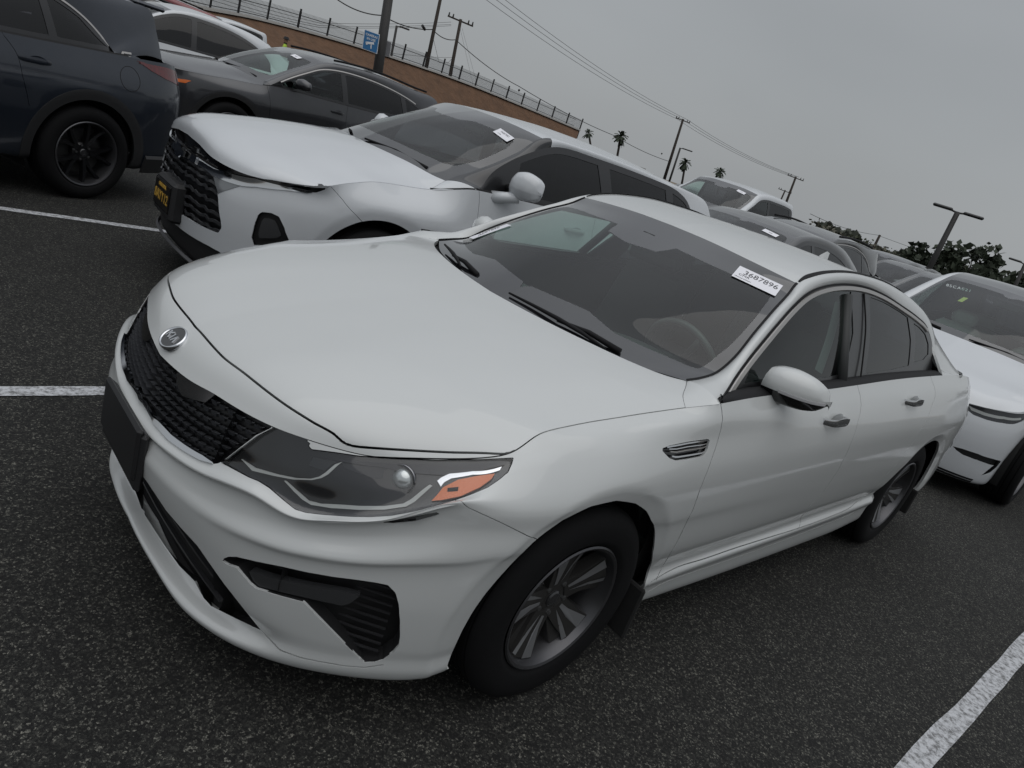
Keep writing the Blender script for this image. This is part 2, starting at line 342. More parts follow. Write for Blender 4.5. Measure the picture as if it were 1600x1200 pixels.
class Panels:
    """a Surf mesh with successive cuts; regions are looked up by uv"""
    def __init__(s, surf): s.surf=surf;s.V,s.F=surf.mesh();s.curves=[]
    def curve3(s, uvp, n=None, closed=True):
        uvp=np.asarray(uvp,float);P=[]
        Q=np.vstack([uvp,uvp[:1]]) if closed else uvp
        for a,b in zip(Q[:-1],Q[1:]):
            k=max(2,int(np.hypot(*(np.subtract(b,a)*[s.surf.G.shape[0],s.surf.G.shape[1]]))*1.0)+1)
            P.append(a+(b-a)*np.linspace(0,1,k,endpoint=False)[:,None])
        if not closed: P.append(Q[-1:])
        P=np.vstack(P);return s.surf.at(P)[0],P
    def refine(s, uvp, times=1, pad=(.004,.012)):
        """split the triangles round an outline 1 to 4 so that small shapes cut cleanly"""
        q=np.asarray(uvp,float);lo=q.min(0)-pad;hi=q.max(0)+pad
        for _ in range(times):
            c=s.V[s.F][:,:,6:8];m=((c.max(1)>=lo)&(c.min(1)<=hi)).all(1);T=s.F[m];K=s.F[~m]
            E=np.sort(np.concatenate([T[:,[0,1]],T[:,[1,2]],T[:,[2,0]]]),1);key=E[:,0].astype(np.int64)*len(s.V)+E[:,1];uk,inv=np.unique(key,return_inverse=True)
            a=(uk//len(s.V)).astype(int);b=(uk%len(s.V)).astype(int);NV=(s.V[a]+s.V[b])/2;NV[:,3:6]/=np.linalg.norm(NV[:,3:6],axis=1,keepdims=True)
            ids=len(s.V)+inv.ravel();n=len(T);e0,e1,e2=ids[:n],ids[n:2*n],ids[2*n:]
            s.V=np.vstack([s.V,NV]);s.F=np.vstack([K,np.stack([T[:,0],e0,e2],1),np.stack([e0,T[:,1],e1],1),np.stack([e2,e1,T[:,2]],1),np.stack([e0,e1,e2],1)])
        return s
    def cut_poly(s, uvp, gap=None):
        C,_=s.curve3(uvp);uvp=np.asarray(uvp,float)
        d=near_dist(s.V[:,:3],C,True,.06);ins=inpoly(s.V[:,6:8],uvp)
        s.V,s.F,_=cut(s.V,s.F,np.where(ins,-d,d))
        if gap: s.curves.append((C,True,gap))
    def cut_line(s, uvp, gap):
        """open gap line: cut along a poly built by sweeping the line aside"""
        uvp=np.asarray(uvp,float);C,_=s.curve3(uvp,closed=False)
        # sign by which side in uv (nearest segment)
        P=s.V[:,6:8];best=np.full(len(P),1e9);sg=np.ones(len(P))
        sc=np.array([s.surf.G.shape[0],s.surf.G.shape[1]],float)
        for a,b in zip(uvp[:-1]*sc,uvp[1:]*sc):
            ab=b-a;t=np.clip(((P*sc)-a)@ab/max(ab@ab,1e-12),0,1);v=P*sc-a-t[:,None]*ab;d=(v**2).sum(1)
            c=ab[0]*v[:,1]-ab[1]*v[:,0];m=d<best;best[m]=d[m];sg[m]=np.where(c[m]>=0,1,-1)
        d=near_dist(s.V[:,:3],C,False,.05)
        f=np.where(d<.05,d*sg,.05)
        # only split triangles near the line
        F=s.F;nearF=(d[F]<.045).all(1);V2,F2,_=cut(s.V,F[nearF],f);s.V=V2;s.F=np.vstack([F[~nearF],F2])
        s.curves.append((C,False,gap))
    def open_gaps(s):
        for C,cl,g in s.curves:
            d=near_dist(s.V[:,:3],C,cl,.05)-g;s.V,s.F,_=cut(s.V,s.F,d)
            cen=s.V[s.F][:,:,:3].mean(1);d=near_dist(cen,C,cl,.05);s.F=s.F[d>=g*.999]
    def take(s, *polys, inv=()):
        """faces whose uv centroid lies in any of polys and in none of inv; removed from the mesh and returned"""
        c=s.V[s.F][:,:,6:8].mean(1);m=np.zeros(len(c),bool)
        for p in polys: m|=inpoly(c,np.asarray(p,float))
        for p in inv: m&=~inpoly(c,np.asarray(p,float))
        r=s.F[m];s.F=s.F[~m];return compact(s.V,r)
    def rest(s): return compact(s.V,s.F)
def compact(V, F):
    u,inv=np.unique(F.ravel(),return_inverse=True);return V[u],inv.reshape(-1,3)
def boundary(F):
    E=np.concatenate([F[:,[0,1]],F[:,[1,2]],F[:,[2,0]]]);k=np.sort(E,1);key=k[:,0].astype(np.int64)*(F.max()+1)+k[:,1]
    u,i,c=np.unique(key,return_index=True,return_counts=True);return E[i[c==1]]
def lip(V, F, depth, skip_centre=True):
    """extrude the open boundary inwards along -N; returns V,F and loop normals"""
    B=boundary(F)
    if skip_centre and len(B):
        m=(np.abs(V[B[:,0],1])<1e-4)&(np.abs(V[B[:,1],1])<1e-4);B=B[~m]
    LN=V[F][:,:,3:6]
    if len(B)==0 or depth==0: return V,F,LN
    a=V[B[:,0]];b=V[B[:,1]];n=len(V);k=len(B)
    a2=a.copy();b2=b.copy();a2[:,:3]-=a[:,3:6]*depth;b2[:,:3]-=b[:,3:6]*depth
    W=np.vstack([V,a,b,a2,b2]);i=np.arange(k);A,Bb,A2,B2=n+i,n+k+i,n+2*k+i,n+3*k+i
    F1=np.stack([Bb,A,A2],1);F2=np.stack([Bb,A2,B2],1)
    nn=np.cross(a[:,:3]-b[:,:3],a2[:,:3]-b[:,:3]);nn/=np.maximum(np.linalg.norm(nn,axis=1,keepdims=True),1e-12)
    LN=np.concatenate([LN,np.repeat(nn[:,None],3,1),np.repeat(nn[:,None],3,1)])
    return W,np.vstack([F,F1,F2]),LN
def mirror(V, F, LN=None):
    V=V.copy();V[:,1]*=-1;V[:,4]*=-1
    if LN is None: return V,F[:,::-1]
    return V,F[:,::-1],(LN[:,::-1]*np.array([1,-1,1]))
def offset_in(V, d):
    V=V.copy();V[:,:3]-=V[:,3:6]*d;return V

# ================================================================ car body surfaces
class Plan:
    """outline of a body in plan: knots from the front centre round the side to the rear centre"""
    def __init__(s,P):
        P=np.asarray(P,float);s.S=arclen(P);s.P=P;s.q=np.linspace(0,s.S[-1],1200)
        s.C=spline(s.S,P,s.q,clamp0=(0,1),clamp1=(0,-1))
        T=np.gradient(s.C,s.q,axis=0);T/=np.linalg.norm(T,axis=1,keepdims=True);s.Nn=np.stack([T[:,1],-T[:,0]],1)
    def at(s,q): return np.stack([np.interp(q,s.q,s.C[:,k]) for k in (0,1)],-1),np.stack([np.interp(q,s.q,s.Nn[:,k]) for k in (0,1)],-1)
    def c2s(s,c): return np.interp(c,np.arange(len(s.S)),s.S)
def tub(plan, rows, sub, nu=420, arches=(), smooth=2.0):
    """rows: lists of (c, off, z) from bottom to top"""
    q=np.linspace(0,plan.S[-1],nu);C,Nn=plan.at(q);R=[]
    for r in rows:
        r=np.asarray(r,float);k=plan.c2s(r[:,0]);o=pchip(k,r[:,1],q);z=pchip(k,r[:,2],q)
        oz=gsm(np.stack([o,z],1),smooth)
        R.append(np.stack([oz[:,0],oz[:,1],0*q],1))
    D=cr_rows(np.stack(R),sub)            # [nv,nu,(off,z)]
    for (ax,az,r0,r1,dep) in arches:
        X=C[:,0][None]+Nn[:,0][None]*D[:,:,0];rr=np.hypot(X-ax,D[:,:,1]-az);side=(np.abs(Nn[:,1])>.6)[None]
        t=np.clip((r1-rr)/(r1-r0),0,1.3);D[:,:,0]+=np.where(side,dep*t*np.minimum(1,t*3),0)
    G=np.concatenate([C[None]+Nn[None]*D[:,:,0:1],D[:,:,1:2]],2)   # [nv,nu,3]
    G[:,0,1]=0;G[:,-1,1]=0
    return Surf(np.swapaxes(G,0,1),flip=True,sym_u0=True,sym_u1=True)
def coons(F, R, C, S, g):
    """F(w) front, R(w) rear, C(u) centre, S(u) side; F[0]=C[0],F[-1]=S[0],R[0]=C[-1],R[-1]=S[-1]; g[w,3] lateral blend per axis"""
    nu,nw=len(C),len(F);u=np.linspace(0,1,nu)[:,None,None];g=g[None]
    L=(1-g)*C[:,None]+g*S[:,None]
    f=F[None]-(1-g)*F[0]-g*F[-1];r=R[None]-(1-g)*R[0]-g*R[-1]
    hu=u
    return L+(1-hu)*f+hu*r
def gblend(n, p=2.0):
    w=np.linspace(0,1,n);return np.stack([w**p,w,w**p],1)
def strip(O, I, n, bulge, nrm=None, prof=None):
    """ruled strip from O to I (same count), rounded outwards by bulge"""
    t=np.linspace(0,1,n)[None,:,None];P=O[:,None]*(1-t)+I[:,None]*t
    b=np.sin(np.pi*t)**.8*bulge if prof is None else prof(t)*bulge
    T=np.gradient(O,axis=0);T/=np.linalg.norm(T,axis=1,keepdims=True);W=I-O;Nr=np.cross(T,W);Nr/=np.linalg.norm(Nr,axis=1,keepdims=True)
    s=np.sign((Nr*np.array([0,1,1])).sum(1,keepdims=True));Nr*=s
    return P+b*Nr[:,None]
def orient(G, ref, **k):
    """Surf with normals pointing away from ref"""
    S=Surf(G,**k);c=G.shape[0]//2,G.shape[1]//2
    if (S.N*(G-np.asarray(ref))).sum(2).mean()<0: S=Surf(G,flip=True,**k)
    return S

HUV={
'grille':[(-0.0100,0.7586),(0.0041,0.7755),(0.0106,0.7659),(0.0149,0.7559),(0.0193,0.7483),(0.0232,0.7470),(0.0271,0.7452),(0.0310,0.7428),(0.0349,0.7398),(0.0380,0.7425),(0.0410,0.7450),(0.0440,0.7470),(0.0470,0.7486),(0.0499,0.7498),(0.0534,0.7487),(0.0567,0.7470),(0.0601,0.7448),(0.0626,0.7477),(0.0652,0.7502),(0.0675,0.7596),(0.0697,0.7939),(0.0709,0.8138),(0.0721,0.8335),(0.0733,0.8531),(0.0744,0.8729),(0.0755,0.8920),(0.0766,0.9095),(0.0777,0.9266),(0.0787,0.9436),(0.0804,0.9600),(0.0820,0.9762),(0.0837,0.9922),(0.0837,1.0100),(-0.0100,1.0100)],
'chrome_bar':[(0.0000,0.8621),(0.0116,0.7858),(0.0183,0.7673),(0.0300,0.7699),(0.0477,0.7699),(0.0651,0.7680),(0.0653,0.7555),(0.0593,0.7502),(0.0491,0.7552),(0.0344,0.7505),(0.0220,0.7547),(0.0170,0.7598),(0.0096,0.7755),(0.0000,0.8506)],
'headlight':[(0.0686,0.7721),(0.0706,0.7977),(0.0718,0.8168),(0.0730,0.8357),(0.0741,0.8545),(0.0753,0.8736),(0.0764,0.8920),(0.0774,0.9087),(0.0785,0.9251),(0.0796,0.9413),(0.0812,0.9588),(0.0829,0.9760),(0.0846,0.9929),(0.0846,1.0100),(0.1000,1.0100),(0.1006,0.9919),(0.1019,0.9881),(0.1019,0.9778),(0.1038,0.9682),(0.1060,0.9718),(0.1081,0.9752),(0.1103,0.9784),(0.1126,0.9815),(0.1148,0.9839),(0.1170,0.9861),(0.1193,0.9881),(0.1216,0.9898),(0.1239,0.9912),(0.1260,0.9932),(0.1281,0.9948),(0.1302,0.9957),(0.1324,0.9961),(0.1345,0.9961),(0.1366,0.9957),(0.1388,0.9950),(0.1407,0.9949),(0.1426,0.9946),(0.1446,0.9943),(0.1465,0.9940),(0.1483,0.9936),(0.1502,0.9931),(0.1521,0.9927),(0.1540,0.9922),(0.1558,0.9916),(0.1576,0.9909),(0.1594,0.9912),(0.1612,0.9914),(0.1630,0.9917),(0.1648,0.9918),(0.1666,0.9918),(0.1685,0.9915),(0.1704,0.9910),(0.1723,0.9901),(0.1743,0.9886),(0.1763,0.9867),(0.1784,0.9850),(0.1805,0.9822),(0.1827,0.9775),(0.1850,0.9705),(0.1873,0.9597),(0.1897,0.9439),(0.1921,0.9239),(0.1911,0.8727),(0.1898,0.8345),(0.1886,0.7979),(0.1863,0.7830),(0.1843,0.7700),(0.1824,0.7648),(0.1805,0.7600),(0.1788,0.7572),(0.1771,0.7592),(0.1754,0.7620),(0.1738,0.7632),(0.1722,0.7629),(0.1701,0.7631),(0.1681,0.7612),(0.1661,0.7571),(0.1645,0.7555),(0.1629,0.7531),(0.1614,0.7504),(0.1598,0.7476),(0.1582,0.7444),(0.1566,0.7412),(0.1550,0.7383),(0.1534,0.7356),(0.1518,0.7318),(0.1503,0.7358),(0.1487,0.7375),(0.1471,0.7384),(0.1456,0.7386),(0.1440,0.7382),(0.1423,0.7406),(0.1407,0.7420),(0.1391,0.7428),(0.1374,0.7432),(0.1358,0.7431),(0.1337,0.7451),(0.1316,0.7468),(0.1294,0.7482),(0.1277,0.7503),(0.1260,0.7521),(0.1242,0.7534),(0.1224,0.7540),(0.1207,0.7537),(0.1190,0.7526),(0.1172,0.7509),(0.1152,0.7495),(0.1132,0.7475),(0.1113,0.7451),(0.1091,0.7453),(0.1070,0.7442),(0.1044,0.7493),(0.1018,0.7523),(0.0998,0.7542),(0.0978,0.7561),(0.0958,0.7583),(0.0937,0.7625),(0.0912,0.7635),(0.0886,0.7652),(0.0862,0.7623),(0.0837,0.7603),(0.0816,0.7619),(0.0793,0.7640),(0.0771,0.7662),(0.0747,0.7683),(0.0724,0.7703)],
'drl_upper':[(0.0756,0.8191),(0.0783,0.8160),(0.0809,0.8128),(0.0835,0.8097),(0.0856,0.8133),(0.0877,0.8171),(0.0897,0.8210),(0.0918,0.8248),(0.0938,0.8286),(0.0958,0.8339),(0.0979,0.8390),(0.0999,0.8436),(0.1019,0.8478),(0.1038,0.8539),(0.1056,0.8593),(0.1075,0.8641),(0.1092,0.8736),(0.1108,0.8831),(0.1127,0.9047),(0.1139,0.9237),(0.1152,0.9427),(0.1178,0.9588),(0.1164,0.9405),(0.1152,0.9204),(0.1140,0.9004),(0.1118,0.8794),(0.1101,0.8707),(0.1084,0.8619),(0.1065,0.8571),(0.1046,0.8516),(0.1027,0.8453),(0.1009,0.8382),(0.0989,0.8330),(0.0968,0.8275),(0.0948,0.8216),(0.0927,0.8155),(0.0908,0.8106),(0.0888,0.8055),(0.0868,0.8005),(0.0848,0.7957),(0.0827,0.7913),(0.0804,0.8008),(0.0780,0.8102)],
'drl_lower':[(0.0976,0.8167),(0.0983,0.8205),(0.1004,0.8155),(0.1025,0.8105),(0.1046,0.8054),(0.1064,0.8008),(0.1082,0.7955),(0.1100,0.7893),(0.1126,0.7909),(0.1153,0.7918),(0.1171,0.7955),(0.1190,0.7986),(0.1209,0.8007),(0.1228,0.8021),(0.1247,0.8027),(0.1266,0.8027),(0.1285,0.8022),(0.1304,0.8014),(0.1324,0.8014),(0.1344,0.8013),(0.1364,0.8010),(0.1384,0.8004),(0.1404,0.7995),(0.1422,0.8013),(0.1440,0.8029),(0.1458,0.8042),(0.1476,0.8053),(0.1490,0.8141),(0.1504,0.8225),(0.1516,0.8342),(0.1528,0.8457),(0.1540,0.8573),(0.1552,0.8685),(0.1566,0.8806),(0.1576,0.8721),(0.1564,0.8575),(0.1551,0.8435),(0.1540,0.8320),(0.1529,0.8202),(0.1518,0.8080),(0.1503,0.7994),(0.1487,0.7902),(0.1467,0.7889),(0.1447,0.7871),(0.1427,0.7850),(0.1407,0.7826),(0.1387,0.7835),(0.1367,0.7841),(0.1348,0.7845),(0.1328,0.7847),(0.1308,0.7848),(0.1289,0.7862),(0.1270,0.7873),(0.1252,0.7879),(0.1233,0.7878),(0.1214,0.7868),(0.1195,0.7849),(0.1175,0.7843),(0.1155,0.7827),(0.1135,0.7805),(0.1115,0.7777),(0.1094,0.7820),(0.1074,0.7852),(0.1051,0.7931),(0.1028,0.7993),(0.1011,0.8050),(0.0993,0.8105)],
'bezel_upper':[(0.1075,0.9086),(0.1119,0.9101),(0.1140,0.9426),(0.1167,0.9588),(0.1052,0.9446),(0.1048,0.9111)],
'bezel_wing':[(0.1180,0.9541),(0.1200,0.9564),(0.1220,0.9584),(0.1240,0.9601),(0.1260,0.9615),(0.1281,0.9625),(0.1301,0.9630),(0.1322,0.9630),(0.1343,0.9626),(0.1364,0.9617),(0.1393,0.9550),(0.1422,0.9475),(0.1406,0.9376),(0.1390,0.9275),(0.1370,0.9221),(0.1350,0.9162),(0.1326,0.9203),(0.1302,0.9238),(0.1278,0.9266),(0.1257,0.9298),(0.1237,0.9327),(0.1216,0.9352),(0.1196,0.9374)],
'bezel_top':[(0.1085,0.9535),(0.1104,0.9568),(0.1124,0.9599),(0.1144,0.9628),(0.1164,0.9656),(0.1184,0.9682),(0.1205,0.9706),(0.1225,0.9728),(0.1246,0.9746),(0.1267,0.9767),(0.1287,0.9782),(0.1309,0.9792),(0.1330,0.9798),(0.1351,0.9798),(0.1372,0.9794),(0.1393,0.9788),(0.1414,0.9779),(0.1434,0.9776),(0.1454,0.9771),(0.1473,0.9766),(0.1493,0.9760),(0.1512,0.9754),(0.1531,0.9746),(0.1550,0.9738),(0.1569,0.9728),(0.1588,0.9718),(0.1606,0.9706),(0.1625,0.9694),(0.1644,0.9695),(0.1663,0.9695),(0.1683,0.9691),(0.1703,0.9685),(0.1723,0.9673),(0.1745,0.9655),(0.1766,0.9628),(0.1788,0.9586),(0.1809,0.9564),(0.1831,0.9523),(0.1853,0.9457),(0.1876,0.9357),(0.1899,0.9220),(0.1882,0.9031),(0.1859,0.9118),(0.1837,0.9179),(0.1816,0.9218),(0.1795,0.9234),(0.1775,0.9233),(0.1756,0.9236),(0.1736,0.9228),(0.1718,0.9212),(0.1699,0.9192),(0.1681,0.9169),(0.1662,0.9186),(0.1643,0.9199),(0.1624,0.9211),(0.1605,0.9223),(0.1586,0.9251),(0.1567,0.9276),(0.1548,0.9301),(0.1528,0.9323),(0.1510,0.9353),(0.1492,0.9380),(0.1473,0.9405),(0.1455,0.9428),(0.1436,0.9448),(0.1416,0.9486),(0.1397,0.9521),(0.1377,0.9552),(0.1357,0.9579),(0.1336,0.9602),(0.1316,0.9614),(0.1295,0.9622),(0.1275,0.9625),(0.1255,0.9623),(0.1235,0.9618),(0.1215,0.9609),(0.1195,0.9598),(0.1173,0.9590),(0.1150,0.9580),(0.1128,0.9567),(0.1106,0.9552)],
'projector':[(0.1366,0.9543),(0.1384,0.9573),(0.1490,0.9321),(0.1512,0.9084),(0.1507,0.8773),(0.1480,0.8516),(0.1444,0.8438),(0.1410,0.8547),(0.1386,0.8813),(0.1369,0.9170)],
'chrome_hook':[(0.1593,0.8953),(0.1607,0.9094),(0.1637,0.9256),(0.1733,0.9266),(0.1865,0.8987),(0.1855,0.8751),(0.1735,0.9066),(0.1647,0.9007),(0.1621,0.8844),(0.1609,0.8628)],
'amber':[(0.1580,0.7995),(0.1599,0.8244),(0.1609,0.8408),(0.1619,0.8577),(0.1642,0.8698),(0.1657,0.8795),(0.1673,0.8895),(0.1691,0.8914),(0.1710,0.8930),(0.1729,0.8940),(0.1749,0.8942),(0.1768,0.8918),(0.1789,0.8873),(0.1809,0.8792),(0.1830,0.8667),(0.1811,0.8313),(0.1794,0.8220),(0.1777,0.8129),(0.1761,0.8039),(0.1742,0.8026),(0.1723,0.8000),(0.1705,0.7963),(0.1687,0.7916),(0.1669,0.7937),(0.1652,0.7947),(0.1634,0.7949),(0.1617,0.7946),(0.1599,0.7973)],
'amber_mark':[(0.1636,0.8507),(0.1678,0.8470),(0.1676,0.8253),(0.1636,0.8312)],
'fog':[(0.0826,0.3998),(0.0834,0.4163),(0.0857,0.4296),(0.0891,0.4400),(0.0913,0.4433),(0.0934,0.4463),(0.0955,0.4489),(0.0976,0.4511),(0.0997,0.4537),(0.1019,0.4559),(0.1040,0.4579),(0.1061,0.4595),(0.1082,0.4610),(0.1103,0.4618),(0.1123,0.4624),(0.1144,0.4627),(0.1165,0.4628),(0.1185,0.4628),(0.1205,0.4632),(0.1225,0.4635),(0.1245,0.4636),(0.1265,0.4636),(0.1286,0.4633),(0.1305,0.4635),(0.1325,0.4636),(0.1345,0.4636),(0.1365,0.4633),(0.1385,0.4630),(0.1405,0.4623),(0.1425,0.4616),(0.1445,0.4607),(0.1464,0.4595),(0.1483,0.4582),(0.1502,0.4570),(0.1521,0.4506),(0.1540,0.4444),(0.1553,0.4349),(0.1566,0.4253),(0.1575,0.4151),(0.1583,0.3985),(0.1593,0.3813),(0.1600,0.3642),(0.1608,0.3467),(0.1616,0.3283),(0.1623,0.2970),(0.1616,0.2801),(0.1610,0.2486),(0.1595,0.2017),(0.1580,0.1546),(0.1552,0.1403),(0.1529,0.1380),(0.1505,0.1358),(0.1479,0.1559),(0.1462,0.1882),(0.1445,0.2213),(0.1428,0.2500),(0.1411,0.2731),(0.1394,0.2864),(0.1378,0.2971),(0.1362,0.3068),(0.1346,0.3159),(0.1329,0.3249),(0.1313,0.3335),(0.1297,0.3417),(0.1280,0.3497),(0.1264,0.3576),(0.1248,0.3653),(0.1232,0.3731),(0.1217,0.3808),(0.1201,0.3885),(0.1183,0.3881),(0.1165,0.3875),(0.1147,0.3867),(0.1129,0.3856),(0.1111,0.3844),(0.1089,0.3831),(0.1067,0.3814),(0.1045,0.3793),(0.1022,0.3767),(0.0999,0.3735),(0.0968,0.3795),(0.0948,0.3877),(0.0927,0.3960),(0.0912,0.4027),(0.0897,0.4096),(0.0856,0.3997)],
'fog_lamp':[(0.0948,0.4151),(0.0968,0.4171),(0.0987,0.4189),(0.1006,0.4203),(0.1025,0.4214),(0.1044,0.4224),(0.1064,0.4243),(0.1084,0.4260),(0.1104,0.4273),(0.1123,0.4284),(0.1143,0.4293),(0.1162,0.4300),(0.1182,0.4306),(0.1201,0.4310),(0.1220,0.4318),(0.1239,0.4324),(0.1258,0.4329),(0.1276,0.4332),(0.1295,0.4335),(0.1314,0.4336),(0.1333,0.4336),(0.1352,0.4336),(0.1371,0.4324),(0.1390,0.4313),(0.1409,0.4301),(0.1393,0.4214),(0.1377,0.4111),(0.1352,0.4009),(0.1330,0.4012),(0.1308,0.4012),(0.1287,0.4010),(0.1265,0.4005),(0.1246,0.4004),(0.1226,0.4000),(0.1207,0.3995),(0.1187,0.3987),(0.1168,0.3976),(0.1148,0.3963),(0.1128,0.3947),(0.1108,0.3928),(0.1088,0.3910),(0.1067,0.3889),(0.1046,0.3864),(0.1025,0.3834),(0.1004,0.3799),(0.0975,0.3874),(0.0961,0.4012)],
'intake':[(-0.0100,0.4080),(0.0190,0.4297),(0.0225,0.4342),(0.0258,0.4377),(0.0289,0.4403),(0.0315,0.4382),(0.0339,0.4357),(0.0363,0.4328),(0.0386,0.4297),(0.0408,0.4262),(0.0430,0.4225),(0.0450,0.4185),(0.0471,0.4143),(0.0495,0.4128),(0.0518,0.4107),(0.0540,0.4081),(0.0563,0.4053),(0.0584,0.4021),(0.0605,0.3999),(0.0626,0.3975),(0.0646,0.3947),(0.0665,0.3918),(0.0685,0.3887),(0.0703,0.3816),(0.0721,0.3745),(0.0739,0.3675),(0.0756,0.3604),(0.0775,0.3532),(0.0793,0.3458),(0.0811,0.3382),(0.0829,0.3303),(0.0847,0.3221),(0.0865,0.3150),(0.0883,0.3076),(0.0901,0.2998),(0.0918,0.2916),(0.0936,0.2829),(0.0953,0.2734),(0.0969,0.2630),(0.0984,0.2501),(0.0998,0.2346),(0.1011,0.2166),(0.1026,0.1974),(0.1042,0.1793),(0.0999,0.1706),(0.0971,0.1668),(0.0942,0.1615),(0.0913,0.1560),(0.0883,0.1499),(0.0855,0.1465),(0.0826,0.1431),(0.0796,0.1398),(0.0768,0.1367),(0.0739,0.1340),(0.0707,0.1356),(0.0675,0.1368),(0.0649,0.1407),(0.0623,0.1446),(0.0597,0.1481),(0.0573,0.1535),(0.0539,0.1507),(0.0506,0.1482),(0.0474,0.1460),(0.0441,0.1433),(0.0409,0.1432),(0.0376,0.1430),(0.0343,0.1426),(0.0308,0.1421),(0.0273,0.1414),(0.0239,0.1411),(0.0205,0.1405),(0.0170,0.1396),(0.0134,0.1384),(0.0098,0.1371),(0.0063,0.1357),(0.0027,0.1340),(-0.0100,0.1494)],
'lip_seam':[(0.1042,0.1793),(0.1062,0.1648),(0.1082,0.1508),(0.1103,0.1424),(0.1124,0.1346),(0.1159,0.1230),(0.1181,0.1221),(0.1203,0.1209),(0.1225,0.1194),(0.1246,0.1175),(0.1267,0.1181),(0.1287,0.1185),(0.1308,0.1186),(0.1328,0.1184),(0.1350,0.1184),(0.1372,0.1181),(0.1394,0.1175),(0.1416,0.1166),(0.1437,0.1155),(0.1457,0.1162),(0.1477,0.1167),(0.1497,0.1170),(0.1517,0.1172),(0.1534,0.1207),(0.1552,0.1242),(0.1569,0.1276),(0.1587,0.1308)],
'bumper_fender':[(0.1661,0.7603),(0.1710,0.6794),(0.1767,0.6662),(0.1892,0.6310),(0.1998,0.5937),(0.2078,0.5719),(0.2136,0.5466)],
'front_arch':[(0.1878,-0.0100),(0.1878,0.0575),(0.1899,0.0575),(0.1887,0.1054),(0.1889,0.1226),(0.1891,0.1388),(0.1891,0.1733),(0.1889,0.2368),(0.1888,0.2807),(0.1889,0.3018),(0.1889,0.3200),(0.1890,0.3367),(0.1893,0.3507),(0.1896,0.3643),(0.1899,0.3777),(0.1902,0.3912),(0.1905,0.4050),(0.1912,0.4167),(0.1919,0.4241),(0.1926,0.4310),(0.1934,0.4378),(0.1943,0.4430),(0.1953,0.4482),(0.1962,0.4536),(0.1971,0.4590),(0.1980,0.4647),(0.1990,0.4704),(0.1998,0.4771),(0.2007,0.4843),(0.2016,0.4928),(0.2024,0.5080),(0.2030,0.5298),(0.2040,0.5443),(0.2052,0.5545),(0.2065,0.5635),(0.2078,0.5719),(0.2096,0.5776),(0.2113,0.5832),(0.2130,0.5891),(0.2147,0.5953),(0.2164,0.6036),(0.2180,0.6135),(0.2195,0.6238),(0.2217,0.6297),(0.2239,0.6356),(0.2262,0.6416),(0.2285,0.6474),(0.2308,0.6533),(0.2332,0.6591),(0.2365,0.6590),(0.2397,0.6592),(0.2430,0.6596),(0.2462,0.6604),(0.2495,0.6616),(0.2538,0.6525),(0.2581,0.6437),(0.2625,0.6353),(0.2668,0.6274),(0.2717,0.6074),(0.2766,0.5920),(0.2813,0.5810),(0.2854,0.5665),(0.2895,0.5513),(0.2939,0.5283),(0.2987,0.4899),(0.3025,0.4703),(0.3055,0.4518),(0.3085,0.4338),(0.3109,0.4174),(0.3141,0.3847),(0.3180,0.3444),(0.3206,0.3065),(0.3221,0.2654),(0.3214,0.2244),(0.3204,0.1818),(0.3209,0.1290),(0.3238,0.0828),(0.3241,0.0695),(0.3245,0.0564),(0.3245,-0.0100)],
'door_front':[(0.3237,0.9891),(0.3241,0.9572),(0.3244,0.9233),(0.3250,0.8896),(0.3250,0.8526),(0.3254,0.8152),(0.3253,0.7858),(0.3251,0.7584),(0.3246,0.7488),(0.3241,0.7398),(0.3232,0.7314),(0.3224,0.7230),(0.3216,0.7142),(0.3210,0.7046),(0.3205,0.6950),(0.3200,0.6841),(0.3197,0.6723),(0.3196,0.6550),(0.3197,0.6322),(0.3202,0.6114),(0.3207,0.5936),(0.3211,0.5811),(0.3216,0.5690),(0.3222,0.5563),(0.3221,0.5430),(0.3227,0.5201),(0.3239,0.4929),(0.3245,0.4772),(0.3249,0.4642),(0.3254,0.4520),(0.3259,0.4399),(0.3261,0.4277),(0.3266,0.4134),(0.3286,0.3796),(0.3321,0.3375),(0.3345,0.2964),(0.3344,0.2584),(0.3325,0.2227),(0.3304,0.1875)],
'door_mid':[(0.9877,0.5689),(0.5058,0.9690),(0.5070,0.9309),(0.5069,0.9019),(0.5073,0.8714),(0.5064,0.8400),(0.5059,0.8083),(0.5043,0.7752),(0.5032,0.7518),(0.5023,0.7382),(0.5017,0.7247),(0.5004,0.7109),(0.4998,0.6970),(0.5000,0.6846),(0.5007,0.6711),(0.5005,0.6468),(0.5006,0.6167),(0.5012,0.5899),(0.5024,0.5689),(0.5023,0.5512),(0.5023,0.5317),(0.5024,0.5099),(0.5028,0.4898),(0.5034,0.4709),(0.5014,0.4582),(0.4996,0.4458),(0.4979,0.4331),(0.4965,0.4194),(0.4984,0.3820),(0.5029,0.3292),(0.5080,0.2511),(0.5048,0.1820)],
'door_rear':[(0.9212,0.9272),(0.6719,0.9713),(0.6742,0.8996),(0.6719,0.8392),(0.6689,0.8229),(0.6604,0.7395),(0.6483,0.6963),(0.6423,0.6112),(0.6330,0.5265),(0.6277,0.4414),(0.6289,0.3569),(0.6230,0.2610)],
'sill':[(0.3239,0.0977),(0.3242,0.1637),(0.3304,0.1875),(0.3400,0.2094),(0.3531,0.2240),(0.3775,0.2085),(0.4118,0.2107),(0.4577,0.1978),(0.5048,0.1820),(0.5891,0.1925),(0.6183,0.2724),(0.6226,0.2978)],
'sill_groove':[(0.3318,0.0723),(0.3356,0.0772),(0.3451,0.0874),(0.3849,0.0874),(0.4633,0.0843),(0.5637,0.0865),(0.6029,0.0856),(0.6211,0.0882)],
